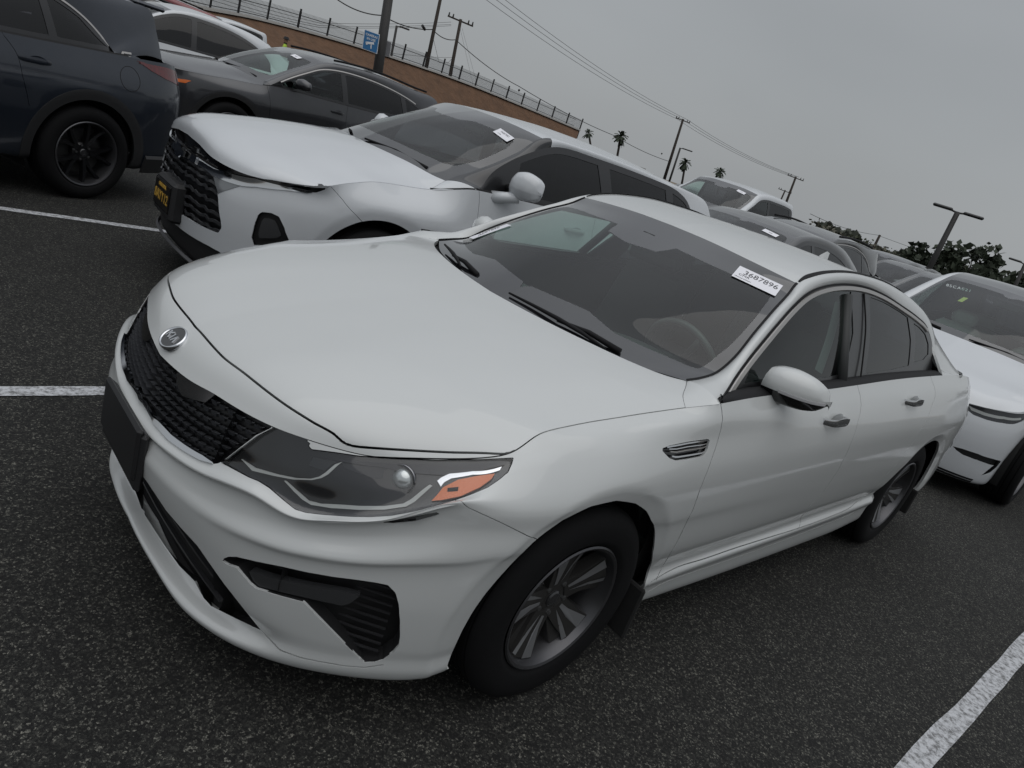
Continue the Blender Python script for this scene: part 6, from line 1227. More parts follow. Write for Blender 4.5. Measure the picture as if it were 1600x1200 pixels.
CUV={
'blazer.grille':[(-0.0100,0.7241),(0.0277,0.7578),(0.0619,0.7790),(0.0749,0.7494),(0.0825,0.6688),(0.0908,0.5672),(0.0992,0.4411),(0.1012,0.3874),(0.0983,0.3365),(0.0872,0.3296),(0.0562,0.3150),(0.0340,0.3068),(-0.0100,0.2936)],
'blazer.upper_strip':[(-0.0100,1.0100),(-0.0100,0.8276),(0.0277,0.8383),(0.0722,0.8282),(0.0913,0.8664),(0.1241,0.9161),(0.1485,0.8379),(0.1719,0.8032),(0.1800,0.8302),(0.1882,0.9427),(0.1919,1.0100)],
'blazer.chrome':[(0.0186,0.7901),(0.0510,0.8252),(0.0734,0.8235),(0.0912,0.8793),(0.1237,0.9622),(0.1483,0.8780),(0.1764,0.8275),(0.1722,0.7846),(0.1435,0.7766),(0.1255,0.7825),(0.1130,0.7589),(0.0943,0.7410),(0.0747,0.7337),(0.0569,0.7542),(0.0169,0.7469)],
'blazer.drl':[(0.0722,0.8282),(0.0858,0.9887),(0.1003,1.0000),(0.1070,1.0000),(0.1234,0.9919),(0.1138,0.9634),(0.0954,0.8967)],
'blazer.lamp':[(0.0750,0.7274),(0.0912,0.7513),(0.1115,0.7615),(0.1021,0.6925),(0.0889,0.6010)],
'blazer.pod':[(0.1321,0.3782),(0.1325,0.4890),(0.1339,0.5590),(0.1367,0.5786),(0.1448,0.5827),(0.1521,0.5678),(0.1586,0.5061),(0.1645,0.4105),(0.1591,0.3567),(0.1484,0.3355),(0.1351,0.3212)],
'blazer.lower':[(-0.0100,-0.0100),(-0.0100,0.2759),(0.0050,0.2433),(0.0477,0.2485),(0.0766,0.2538),(0.0887,0.2550),(0.1019,0.2529),(0.1098,0.2464),(0.1098,-0.0100)],
'blazer.bumper_line':[(0.1906,1.0000),(0.2024,0.8402),(0.2113,0.7527),(0.2212,0.6856),(0.2328,0.6154)],
'blazer.door1':[(0.3579,1.0000),(0.3600,0.9559),(0.3614,0.9045),(0.3627,0.8342),(0.3640,0.7392)],
'tesla.headlight':[(0.0692,0.8345),(0.0744,0.9677),(0.0870,1.0000),(0.1003,1.0000),(0.9977,0.2109),(0.9655,0.2993),(0.9425,0.4043),(0.1852,0.8839),(0.1533,0.7702),(0.1395,0.7496),(0.1234,0.7636),(0.1037,0.7386),(0.0875,0.7364),(0.0781,0.7754)],
'tesla.drl':[(0.0762,0.9300),(0.0832,0.8839),(0.0995,0.8616),(0.1234,0.8852),(0.1484,0.8433),(0.1494,0.7922),(0.1247,0.8347),(0.0996,0.7916),(0.0834,0.7967)],
'tesla.bezel':[(1.0000,0.1724),(0.9636,0.2833),(0.9555,0.2184),(0.9702,0.1829),(0.9904,0.1689)],
'tesla.hood_gap':[(0.0000,0.3556),(0.0183,0.4112),(0.0667,0.4572),(0.2619,0.5435),(0.5863,0.6689),(0.8764,0.7534)],
'tesla.slot':[(0.0842,0.3089),(0.0951,0.3233),(0.1149,0.3297),(0.1516,0.2922),(0.1504,0.2538),(0.1456,0.2222),(0.1356,0.1943),(0.1399,0.2411),(0.1426,0.2656),(0.1178,0.2807),(0.1006,0.2807),(0.0914,0.2927)],
'cx30.tail':[(0.7751,0.9863),(0.7951,0.9763),(0.8306,0.9747),(0.8696,0.9655),(0.8696,0.9310),(0.8617,0.8725),(0.8260,0.8998),(0.8014,0.9323)],
'cx30.door2':[(0.6890,1.0000),(0.6957,1.0000),(0.7125,0.9561),(0.7118,0.8514),(0.7052,0.7240)],
}

WHITE=paint('white_paint',(.55,.57,.59),.4,0)
DARKBLUE=paint('dark_blue_paint',(.010,.016,.028),.32,.35,dust=.06);GREYP=paint('dark_grey_paint',(.022,.024,.030),.32,.4,dust=.10)
WMD=wheel_mats((.006,.006,.007),M('polished_dark',(.20,.20,.21),.25,.9))
WBY={'blazer':[('front_side_window',.98,1.02,1.93,1.83),('rear_side_window',2.05,1.97,2.80,2.72),('quarter_window',2.88,2.83,3.16,3.06)],
 'tesla':[('front_side_window',.60,.62,1.52,1.52),('rear_side_window',1.60,1.60,2.62,2.60)],
 'cx30':[('front_side_window',.55,.58,1.48,1.46),('rear_side_window',1.56,1.54,2.36,2.32),('quarter_window',2.42,2.38,2.80,2.62)],
 'tucson':[('front_side_window',.62,.66,1.55,1.50),('rear_side_window',1.64,1.58,2.62,2.55),('quarter_window',2.70,2.64,3.06,2.95)]}
def car_from(key,label,cat,PA,**kw):
    sp=dict(SPEC[key]);sp.update(kw.pop('over',{}));G=gen_geo(sp);sp['windows']=auto_windows(G,WBY[key]);sp.setdefault('wheelmats',WMD)
    return build_car(sp,G,label,cat,pose=kw.pop('pose',POSES.get(key)),PA=PA,**kw)
def recess(t,VF,mat,depth,name,wallmat=None,both=True,s=-1):
    V0,F0=VF
    if both: o=part_both(name,VF,mat,t,0,depth)
    else: o=part(name,VF,mat,t,0,s,depth)
    v,f,LN=lip(offset_in(V0,.001),F0,depth);f=f[len(F0):];LN=LN[len(F0):]
    if both: w=mirror(v,f,LN);mk('recess_wall',np.vstack([v,w[0]]),np.vstack([f,w[1]+len(v)]),wallmat or mat,o)
    else:
        if s<0: v,f,LN=mirror(v,f,LN)
        mk('recess_wall',v,f,wallmat or mat,o)
    return o
def regions(G,base,names,uvp):
    D=Panels(G['tub']);D.cut_poly(uvp[base]);D.V,D.F=D.take(uvp[base]);D.refine(uvp[base],2)
    for k in names: D.cut_poly(uvp[k])
    return {k:D.take(uvp[k]) for k in names}
def stuck_label(t,G,uvc,s,rot,w,h,lines,name='windshield_sticker'):
    return paper_label(t,G['wind'],uvc,0,0,s,rot,lines,M('sticker_paper',(.80,.80,.84),.5),M('print_black',(.03,.03,.035),.6),w,h,.004,name)
def side_handle(t,G,xz,s,L,mat,cup):
    uv=xz_outline_uv(G['tub'],[xz],(0,2),1,1,.2)[0];P,N=G['tub'].at(np.array(uv));return door_handle(t,(P[0],P[1]-.002,P[2]),s,L,mat,cup)
def wipers(t,G,mat):
    c=G['cowl'];n=len(c)
    for (a,b) in ((.62,.05),(-.20,-.72)):
        f=lambda y:np.array([np.interp(abs(y),c[:,1],c[:,0])+.055,y,np.interp(abs(y),c[:,1],c[:,2])+.012])
        m=MB();A=f(-a);B=f(-b);mid=(A+B)/2+[.0,0,.018];m.tube([tuple(A),tuple(mid),tuple(B)],[.013,.010,.007],6);m.build('wiper_arm',mat,t,smooth=True)
    V=[];F=[]
    for s in(1,-1):
        b=len(V)
        for p_ in c: V+=[(p_[0]+.003,p_[1]*s,p_[2]-.024),(p_[0]+.075,p_[1]*s,p_[2]-.016)]
        for i in range(n-1): F.append((b+2*i,b+2*i+1,b+2*i+3,b+2*i+2)[::s])
    mk('cowl',V,F,mat,t)
def hook_blazer(t,G,sp,tk,PA):
    BK=MATS['gloss_black_plastic'];RB=MATS['black_rubber_trim'];CH=MATS['chrome'];U=sp['uv'];MBK=MATS['matte_black_plastic']
    g=recess(t,tk['grille'],M('grille_black'),.035,'grille',BK);m=MB();q=G['tub'];uv=np.array(U['grille'])
    v0,v1=uv[:,1].min(),uv[:,1].max()
    for k in range(7):
        v=v0+(v1-v0)*(k+.7)/7.4;uu=np.linspace(0,uv[:,0].max(),50);P_,N_=q.at(np.stack([uu,v+.006*np.sin(uu*420+k*1.7)],1));ok=inpoly(np.stack([uu,np.full(50,v)],1),uv);P_=P_[ok];N_=N_[ok];P_=P_-N_*(.015+.006*np.sin(np.arange(len(P_))*.55+k)[:,None])
        for s in(1,-1):
            A=P_*[1,s,1];B=N_*[1,s,1];m.ribbon(A,B,.020,.008)
    stuff(m.build('grille_bars',M('grille_bar_dark',(.030,.031,.034),.35,coat=.3),g))
    recess(t,tk['upper_strip'],BK,.022,'upper_grille',BK)
    lo=part_both('lower_bumper',tk['lower'],MBK,t,.01,.02)
    # pale lip round the bottom
    S=G['tub'];u=np.linspace(0,.15,60);P_,N_=S.at(np.stack([u,np.full(60,.085)],1));LM=M('lip_grey',(.10,.10,.105),.45)
    for s in(1,-1): m=MB();m.ribbon(P_*[1,s,1]-N_*[1,s,1]*.004,N_*[1,s,1],.028,.018);m.build('bumper_lip',LM,lo)
    P_,N_=S.at(np.stack([np.linspace(0,.135,50),np.full(50,.235)],1))
    for s in(-1,1):
        r=regions(G,'upper_strip',['drl'],U);part('daytime_lamp',r['drl'],M('smoked_chrome',(.25,.25,.26),.15,1),t,.012,s,.004)
        D=Panels(G['tub']);D.refine(U['chrome'],2);D.cut_poly(U['chrome']);part('chrome_wing',D.take(U['chrome']),CH,t,.012,s,-.006)
        D=Panels(G['tub']);D.refine(U['lamp'],2);D.cut_poly(U['lamp']);part('lamp_corner',D.take(U['lamp']),M('lamp_grey_lens',(.22,.23,.24),.15,.4,coat=1),t,.006,s,-.003)
        pd=recess(t,tk['pod'],MATS['recess_black'],.03,'lamp_pod',BK,False,s);c=tk['pod'][0][:,:3].mean(0)*[1,s,1]
        D=Panels(G['tub']);uvp=np.array(U['pod']);cc=uvp.mean(0);sm=[tuple(cc+(x_-cc)*.62+[0,.01]) for x_ in uvp];D.refine(sm,2);D.cut_poly(sm);part('pod_lens',D.take(sm),M('smoked_lamp',(.035,.036,.038),.22,coat=.6),pd,.01,s,.010)
        door_mirror(t,s,(.90,.93,1.225),.20,.20,.13,PA,PA,RB,None,.09)
        m=MB();m.tube([(.78,.88*s,1.10),(.84,.94*s,1.125),(.92,.99*s,1.15)],[.045,.038,.04],8);m.build('mirror_foot',PA,t,smooth=True)
        side_handle(t,G,(1.60,1.01),s,.23,PA,PA);side_handle(t,G,(2.62,1.04),s,.23,PA,PA)
    # centre bar and badge
    P_,N_=S.at(np.stack([np.linspace(0,.040,24),np.full(24,float(np.mean([q_[1] for q_ in U['chrome'] if q_[0]<.06]))+.012)],1))
    for s in(1,-1): m=MB();m.ribbon((P_+N_*.004)*[1,s,1],N_*[1,s,1],.052,.012);m.build('chrome_bar',CH,t)
    b=P_[0]+N_[0]*.022;rt=np.array([0,-1,0.]);up=np.array([.12,0,1.]);nn=np.array([-1,0,.12])
    poly=[(-.125,-.013),(-.045,-.018),(-.040,-.038),(.052,-.038),(.047,-.020),(.115,-.020),(.125,.013),(.045,.018),(.040,.038),(-.052,.038),(-.047,.020),(-.115,.020)]
    m=MB();f=lambda h:(lambda a,c_:tuple(b+rt*a+up*c_+nn*h));m.prism(poly,f(0),f(.012));bt=m.build('badge',CH,t)
    # plate: dark with yellow characters
    PB=M('plate_black',(.012,.011,.010),.4);PY=M('plate_yellow',(.50,.30,.05),.5);c=np.array([-.998,0,.535]);m=MB();m.rbox(tuple(c+[.012,0,0]),(.03,.345,.185),.010);pl=m.build('plate_frame',BK,t);m=MB();m.box(tuple(c-[.006,0,0]),(.004,.305,.152));m.build('number_plate',PB,pl)
    m=MB();m.rbox((-.955,-.02,.53),(.09,.36,.24),.02);m.build('plate_bracket',MBK,pl)
    for tx,sz,z in (('CALIFORNIA',.026,.055),('8AYY12',.082,-.012)): put_text(tx,sz,tuple(c+[-.0095,0,z]),(0,-1,0),(0,0,1),PY,'plate_lettering',pl,.001,.002 if sz<.05 else .001)
    # door lettering
    put_text('BLAZER',.045,(1.00,-(.965*1.0)+.008,.80),(1,0,0),(0,.06,1),M('badge_dark',(.05,.05,.055),.3,.5),'door_lettering',t,.002,.002,1.5)
    wipers(t,G,RB);stuck_label(t,G,(.80,.74),-1,(.1,-1,0),.15,.075,[('3687981',.026,0,.014,1),('CMR',.014,-.03,-.016,1.2)])
    # roof rails
def hook_tesla(t,G,sp,tk,PA):
    BK=MATS['gloss_black_plastic'];U=sp['uv'];RB=MATS['black_rubber_trim']
    for s in(-1,1):
        h=part('headlight',tk['headlight'],M('lamp_dark_grey',(.03,.031,.034),.3,.3),t,.01,s,.014);part('lens',tk['headlight'],glass('lamp_lens',(.93,.94,.95)),h,.006,s,.001)
        r=regions(G,'headlight',['drl','bezel'],U);part('light_strip',r['drl'],M('light_guide'),h,.003,s,.008);part('bezel',r['bezel'],M('bezel_pale',(.25,.25,.26),.2,.6),h,.003,s,.006)
        recess(t,tk['slot'],M('recess_black'),.03,'air_slot',BK,False,s)
        door_mirror(t,s,(.80,.88,1.13),.19,.14,.12,PA,BK,RB,None,.09)
    P_,N_=G['tub'].at(np.stack([np.linspace(0,.13,50),np.full(50,.10)],1))
    for s in(1,-1): m=MB();m.ribbon((P_-N_*.012)*[1,s,1],N_*[1,s,1],.05,.012);m.build('lower_lip',RB,t)
    u=np.linspace(0,.125,46);P_,N_=G['tub'].at(np.stack([u,.17+.0*u],1))
    wipers(t,G,RB)
    m=MB();c=G['wind'];uvs=[(.60,.36),(.60,.42),(.50,.42),(.50,.36)];V=[tuple((lambda r:(r[0]*[1,1,1]-r[1]*[1,1,1]*.004))(c.at(np.array(q_)))) for q_ in uvs];mk('yellow_tag',V,[(0,1,2,3)],M('tag_yellow',(.45,.48,.10),.6),t)
    # chalk writing inside the far upper corner
    P0,N0=c.at(np.array((.74,.62)));put_text('8SCA021',.05,tuple(P0+N0*.003),(.35,-1,.1),(.75,0,.65),M('chalk_white',(.55,.60,.60),.8),'chalk_writing',t,.0002,0,1.2)
def hook_cx30(t,G,sp,tk,PA):
    U=sp['uv'];RB=MATS['black_rubber_trim'];BK=MATS['gloss_black_plastic']
    for s in(-1,1):
        o=part('tail_lamp',tk['tail'],M('tail_lamp_dark',(.10,.006,.008),.1,coat=1,noise=(30,.7)),t,.01,s,-.004)
        side_handle(t,G,(2.22,.93),s,.22,PA,PA)
        # filler flap ring
        uv=xz_outline_uv(G['tub'],[(2.93+.085*math.cos(a),.945+.085*math.sin(a)) for a in np.linspace(0,2*math.pi,33)],(0,2),1,1,.1);P_,N_=G['tub'].at(np.array(uv))
        if s<0:
            m=MB();m.ribbon((P_+N_*.0003)*[1,s,1],N_*[1,s,1],.004,.0012);m.build('filler_flap_gap',MATS['dark_void'],t)
    m=MB();m.rbox((3.30,0,1.485),(.26,1.04,.035),.015);m.build('roof_spoiler',PA,t)
    c=M('cladding_grey');m=MB();P_,N_=G['tub'].at(np.stack([np.linspace(.80,1,50),np.full(50,.12)],1))
    for s in(1,-1): m=MB();m.ribbon((P_+N_*.002)*[1,s,1],N_*[1,s,1],.16,.02);m.build('rear_bumper_cladding',c,t)
def hook_tucson(t,G,sp,tk,PA):
    RB=MATS['black_rubber_trim']
    for s in(-1,1):
        door_mirror(t,s,(.80,.90,1.17),.20,.15,.12,PA,PA,RB,None,.08);side_handle(t,G,(1.45,.96),s,.22,PA,PA);side_handle(t,G,(2.45,.99),s,.22,PA,PA)
        uv=xz_outline_uv(G['tub'],[(-.74,.80),(-.60,.83),(-.50,.845),(-.56,.80),(-.70,.77)],(0,2),1,1,.05);D=Panels(G['tub']);D.refine(uv,2);D.cut_poly(uv);part('indicator',D.take(uv),M('amber_reflector'),t,.004,s,-.004)
        m=MB();I=G['I'];seg=I[(I[:,0]>1.4)&(I[:,0]<3.1)].copy();seg[:,2]+=.035;seg[:,1]*=s;seg[:,1]-=.02*s;m.tube([tuple(q_) for q_ in seg[::4]],.016,6);m.build('roof_rail',RB,t,smooth=True)
    wipers(t,G,RB);stuck_label(t,G,(.80,.55),-1,(.1,-1,0),.16,.08,[('3687',.03,0,0,1)])

# ================================================================ places seen from the survey of the picture
def ray_dir(px,py):
    cy_,sy_,cp,sp_=math.cos(YAW),math.sin(YAW),math.cos(PITCH),math.sin(PITCH);f=np.array([cy_*cp,sy_*cp,-sp_]);r=np.array([sy_,-cy_,0]);u=np.cross(r,f)
    r2=math.cos(ROLL)*r+math.sin(ROLL)*u;u2=-math.sin(ROLL)*r+math.cos(ROLL)*u
    return r2*(px-800)/FPX-u2*(py-600)/FPX+f
def at_dist(px,py,D):
    """point in the direction (px,py) of the survey picture at horizontal distance D"""
    d=ray_dir(px,py);return np.array(CAM)+d*D/math.hypot(d[0],d[1])
def stuff(o,kind='stuff'): o['kind']=kind;return o
# ---------------------------------------------------------------- ground
def asphalt():
    m=M('asphalt',(.03,.03,.029),.85);nt=m.node_tree;b=nt.nodes['Principled BSDF'];N=nt.nodes.new;L=nt.links.new;b.inputs['Specular IOR Level'].default_value=.35
    tc=N('ShaderNodeTexCoord');O=tc.outputs['Object']
    def noise(sc,de=3,ro=.6): n=N('ShaderNodeTexNoise');n.inputs['Scale'].default_value=sc;n.inputs['Detail'].default_value=de;n.inputs['Roughness'].default_value=ro;L(O,n.inputs['Vector']);return n
    v=N('ShaderNodeTexVoronoi');v.inputs['Scale'].default_value=150;L(O,v.inputs['Vector']);v2=N('ShaderNodeTexVoronoi');v2.inputs['Scale'].default_value=330;L(O,v2.inputs['Vector'])
    r=N('ShaderNodeValToRGB');e=r.color_ramp.elements;e[0].position=.0;e[0].color=(.004,.004,.004,1);e[1].position=1;e[1].color=(.19,.185,.16,1);x=e.new(.45);x.color=(.010,.010,.0095,1);x=e.new(.78);x.color=(.034,.034,.030,1)
    sp=N('ShaderNodeSeparateColor');L(v.outputs['Color'],sp.inputs[0]);s2=N('ShaderNodeSeparateColor');L(v2.outputs['Color'],s2.inputs[0])
    ad=N('ShaderNodeMath');ad.operation='MULTIPLY_ADD';ad.inputs[1].default_value=.62;L(sp.outputs[0],ad.inputs[0]);m2=N('ShaderNodeMath');m2.operation='MULTIPLY';m2.inputs[1].default_value=.40;L(s2.outputs[1],m2.inputs[0]);L(m2.outputs[0],ad.inputs[2]);L(ad.outputs[0],r.inputs[0])
    big=noise(.35,5);mid=noise(2.6,5,.7)
    g=N('ShaderNodeMapRange');g.inputs['From Min'].default_value=.3;g.inputs['From Max'].default_value=.7;g.inputs['To Min'].default_value=.80;g.inputs['To Max'].default_value=1.25;L(big.outputs['Fac'],g.inputs[0])
    g2=N('ShaderNodeMapRange');g2.inputs['From Min'].default_value=.3;g2.inputs['From Max'].default_value=.75;g2.inputs['To Min'].default_value=.82;g2.inputs['To Max'].default_value=1.2;L(mid.outputs['Fac'],g2.inputs[0])
    mm=N('ShaderNodeMath');mm.operation='MULTIPLY';L(g.outputs[0],mm.inputs[0]);L(g2.outputs[0],mm.inputs[1]);sc=N('ShaderNodeVectorMath');sc.operation='SCALE';L(r.outputs[0],sc.inputs[0]);L(mm.outputs[0],sc.inputs['Scale'])
    # dark oil drips and a few rusty specks
    oil=noise(1.1,2,.5);om=N('ShaderNodeMapRange');om.inputs['From Min'].default_value=.66;om.inputs['From Max'].default_value=.76;L(oil.outputs['Fac'],om.inputs[0])
    mx=N('ShaderNodeMix');mx.data_type='RGBA';mx.inputs[7].default_value=(.010,.009,.009,1);mo=N('ShaderNodeMath');mo.operation='MULTIPLY';mo.inputs[1].default_value=.55;L(om.outputs[0],mo.inputs[0]);L(mo.outputs[0],mx.inputs[0]);L(sc.outputs[0],mx.inputs[6]);L(mx.outputs[2],b.inputs['Base Color'])
    bu=N('ShaderNodeBump');bu.inputs['Strength'].default_value=.9;bu.inputs['Distance'].default_value=.004;L(ad.outputs[0],bu.inputs['Height']);L(bu.outputs[0],b.inputs['Normal']);return m
def worn_line_paint():
    m=M('worn_line_paint',(.55,.56,.57),.7);nt=m.node_tree;b=nt.nodes['Principled BSDF'];N=nt.nodes.new;L=nt.links.new;tc=N('ShaderNodeTexCoord')
    n=N('ShaderNodeTexNoise');n.inputs['Scale'].default_value=38;n.inputs['Detail'].default_value=8;n.inputs['Roughness'].default_value=.8;L(tc.outputs['Object'],n.inputs['Vector'])
    r=N('ShaderNodeMapRange');r.inputs['From Min'].default_value=.45;r.inputs['From Max'].default_value=.60;L(n.outputs['Fac'],r.inputs[0])
    mx=N('ShaderNodeMix');mx.data_type='RGBA';mx.inputs[6].default_value=(.50,.51,.53,1);mx.inputs[7].default_value=(.13,.13,.13,1);L(r.outputs[0],mx.inputs[0]);L(mx.outputs[2],b.inputs['Base Color'])
    bu=N('ShaderNodeBump');bu.inputs['Strength'].default_value=.5;bu.inputs['Distance'].default_value=.003;L(n.outputs['Fac'],bu.inputs['Height']);L(bu.outputs[0],b.inputs['Normal']);return m
def ground():
    AS=asphalt();g=MB();g.add([(-60,-60,0),(320,-60,0),(320,320,0),(-60,320,0)],[(0,1,2,3)]);o=g.build('ground',AS);o['kind']='structure'
    g=MB();g.add([(-1500,-1500,-.05),(2500,-1500,-.05),(2500,2500,-.05),(-1500,2500,-.05)],[(0,1,2,3)]);o=g.build('terrain',M('dry_ground',(.16,.125,.085),.95,noise=(.3,.3)));o['kind']='structure'
    LP=worn_line_paint();rnd=random.Random(3)
    def line(x0,x1,y0,y1,w=.08):
        n=26;L_=[];R_=[]
        for i in range(n+1):
            q=i/n;x=x0+(x1-x0)*q;y=y0+(y1-y0)*q;L_.append((x,y-w/2+rnd.uniform(-.004,.004),.004));R_.append((x,y+w/2+rnd.uniform(-.004,.004),.004))
        o=mk('painted_line',L_+R_,[(i,i+1,n+2+i,n+1+i) for i in range(n)],LP);o['kind']='structure'
    s=-.0187
    for yc in (-4.5,-1.66,1.20,3.87,6.6,9.3,12.0,14.7,17.4,20.1): line(-1.75 if yc<3 else -1.2,4.25,yc-.0187*0,yc-.0187*5.5)
    for yc in (-4.3,-1.6,1.15,3.87,6.6,9.3,12.0,14.7): line(4.25,9.6,yc,yc-.08)
    for X in (9.6,21.5,27): 
        for k in range(16): line(X,X+5.3,-2.9+2.6*k,-2.98+2.6*k)
ground()
# ---------------------------------------------------------------- embankment, fence, poles
def embankment():
    pts=[(150,-30,38),(300,10,42),(400,30,46),(520,62,50),(640,100,55),(720,128,60),(800,160,66),(905,204,74)]
    T=[at_dist(*q) for q in pts];T=smooth_curve(T,90);V=[];F=[];rnd=random.Random(5);n=7;MT=M('bare_brown_bank',(.115,.062,.034),.95,noise=(1.3,.45),bump=(3,.9,.12))
    nt=MT.node_tree
    c=T[:,:2].mean(0);m=len(T)
    for i,t in enumerate(T):
        d=np.array(CAM[:2])-t[:2];d/=np.linalg.norm(d)
        for k in range(n):
            q=k/(n-1);h=t[2]*(1-q)-.2*q;V.append((t[0]+d[0]*q*5.5,t[1]+d[1]*q*5.5,h+rnd.uniform(-.05,.05)*(0<k<n-1)))
        V.append((t[0]-d[0]*14,t[1]-d[1]*14,t[2]+.02))
    k=n+1
    for i in range(m-1):
        for j in range(n-1): F.append((i*k+j,i*k+j+1,(i+1)*k+j+1,(i+1)*k+j))
        F.append((i*k+n,i*k,(i+1)*k,(i+1)*k+n))
    o=mk('embankment',V,F,MT,smooth=True);o['kind']='structure'
    # concrete kerb along the crest and picket fence above it
    f=thing('fence','long black picket fence along the crest of the brown embankment','fence',tuple(T[0]));L0=T[0]
    KM=M('pale_concrete',(.34,.33,.31),.85,noise=(4,.15));m=MB();m.ribbon(T-L0,[(0,0,1)]*len(T),.35,.12);m.build('crest_kerb',KM,f)
    IR=M('black_iron',(.012,.012,.013),.5);m=MB()
    for h in (.22,.80): m.tube([tuple(p-L0+[0,0,h]) for p in T[::3]],.02,4)
    m.build('fence_rail',IR,f);m=MB();R=resample(T,540)
    for p in R: m.tube([tuple(p-L0+[0,0,.1]),tuple(p-L0+[0,0,1.0])],.011,3,False)
    stuff(m.build('pickets',IR,f));R=resample(T,22);pr=None
    for p in R:
        if pr is None: m=MB();m.box((0,0,.2),(.09,.09,1.9));pr=m.build('fence_post',IR,f,loc=tuple(p-L0))
        else: q=pr.copy();COL.objects.link(q);q.parent=f;q.location=tuple(p-L0)
embankment()
WIRE=M('black_cable',(.02,.02,.02),.6);POLE=M('dark_pole',(.022,.021,.020),.6,noise=(3,.3));WOOD=M('weathered_wood_pole',(.040,.032,.026),.9,noise=(6,.4));YEL=M('yellow_concrete',(.50,.38,.035),.75,noise=(3,.3));LAMP=M('lamp_housing_dark',(.02,.02,.02),.4)
def pole_frame(a,b,D):
    A=at_dist(a[0],a[1],D);B=at_dist(b[0],b[1],D);d=A-B;g=B-d*(B[2]+.1)/d[2];return A,g,d/np.linalg.norm(d)
def light_pole(top,low,D,r,heads,label,base_z=1.0,br=None,group='parking lot light poles'):
    A,g,u=pole_frame(top,low,D);t=thing('light_pole',label,'light pole',tuple(g),0,group);A=A-g;m=MB();m.tube([(0,0,0),tuple(A)],[r,r*.8],10);m.build('pole',POLE,t,smooth=True)
    br=br or r*1.7;e=u*base_z/u[2];m=MB();m.tube([(0,0,-.1),tuple(e)],[br,br],14);m.build('base',YEL,t,angle=40)
    view=np.array([g[0]-CAM[0],g[1]-CAM[1],0]);view/=np.linalg.norm(view);rt=np.array([view[1],-view[0],0])
    for s,L_ in heads:
        c=A+rt*s*L_;m=MB();m.tube([tuple(A-[0,0,.05]),tuple(A+rt*s*.25)],.04,6);m.build('arm',POLE,t)
        m=MB();R=np.stack([rt,np.cross([0,0,1],rt),[0,0,1]],1);m.rbox(tuple(A+rt*s*(.2+L_/2)+[0,0,.02]),(L_,.34,.11),.04,R);m.build('lamp_head',LAMP,t)
    return t,A,g,u,rt
def utility_pole(top,low,D,r,label,arms=((.2,2.4),),group='wooden utility poles'):
    A,g,u=pole_frame(top,low,D);t=thing('utility_pole',label,'utility pole',tuple(g),0,group);A=A-g;m=MB();m.tube([(0,0,0),tuple(A)],[r*1.15,r*.75],9);m.build('pole',WOOD,t,smooth=True)
    view=np.array([g[0]-CAM[0],g[1]-CAM[1],0]);view/=np.linalg.norm(view);rt=np.array([view[1],-view[0],-.04])
    for dz,w in arms:
        c=A-u*dz;m=MB();R=np.stack([rt/np.linalg.norm(rt),np.cross([0,0,1],rt),[0,0,1]],1);m.box(tuple(c),(w,.10,.12),R);m.build('crossarm',WOOD,t);pr=None
        for k in (-.46,-.3,.3,.46):
            q=c+rt*w*k+[0,0,.06]
            if pr is None: m=MB();m.tube([(0,0,0),(0,0,.26)],[.07,.05],6);pr=m.build('insulator',WIRE,t,loc=tuple(q))
            else: z=pr.copy();COL.objects.link(z);z.parent=t;z.location=tuple(q)
    return t
t,A,g,u,rt=light_pole((611,-30),(592,100),24,.17,[],'thick dark pole with yellow base and the blue camera sign, nearest of the poles',1.35,.20)
# its signs
SB=M('sign_blue',(.03,.16,.36),.4);SW=M('sign_white',(.75,.76,.78),.5);SG=M('sign_back_grey',(.25,.25,.26),.5,.6)
e=at_dist(579.5,65,23.7)-g;up=u;ax=np.array([-rt[0],-rt[1],0]);ax=rt;R=np.stack([rt,np.cross(up,rt),up],1)
sg=thing('camera_sign','blue CAMERAS IN USE sign with a white camera, fixed to the yellow-based pole','sign',tuple(g+e))
m=MB();m.box((0,0,0),(.46,.012,.54),R);m.build('sign_border',SW,sg);m=MB();m.box(tuple(-R[:,1]*.010),(.42,.012,.50),R);m.build('sign_panel',SB,sg)
f=-R[:,1] if (-R[:,1])@(np.array(CAM)-g-e)>0 else R[:,1]
if f@R[:,1]>0:
    for o_ in list(sg.children):
        if o_.name.startswith('sign_panel'): o_.location=tuple(R[:,1]*.02)
put_text('CAMERAS',.088,f*.020+up*.155,rt,up,SW,'lettering',sg,.001,.002,1,.92);put_text('IN USE',.088,f*.020+up*.055,rt,up,SW,'lettering',sg,.001,.002)
m=MB()
for a,b,w in (((-.12,-.07),(.10,-.02),.062),((.02,-.06),(.03,-.19),.03),((-.14,-.09),(-.09,-.075),.075)):
    a=np.array(a);b=np.array(b);d=(b-a)/np.linalg.norm(b-a);pn=np.array([-d[1],d[0]])*w/2;q=[a-pn,a+pn,b+pn,b-pn];m.add([f*.020+rt*x_+up*y_ for x_,y_ in q]+[f*.023+rt*x_+up*y_ for x_,y_ in q],[(0,1,2,3),(4,5,6,7),(0,1,5,4),(1,2,6,5),(2,3,7,6),(3,0,4,7)])
m.build('camera_icon',SW,sg)
e=at_dist(604.5,76,24.3)-g;m=MB();m.box((0,0,0),(.22,.012,.42),R);o=m.build('sign_back',SG,None,loc=tuple(g+e));tag(o,'small grey sign seen from behind on the yellow-based pole','sign')
light_pole((620,40),(605.5,120),58,.11,[(1,.75)],'light pole with one short arm just right of the blue sign',1.2)
light_pole((1063,231),(1050,270.6),78,.12,[(1,1.1)],'light pole with one arm right beside a utility pole, above the white SUV',1.0)
light_pole((1496.7,331),(1456,411),34,.13,[(-1,.75),(1,.75)],'double-headed light pole with yellow base at the right, standing tallest there',1.0,.22)
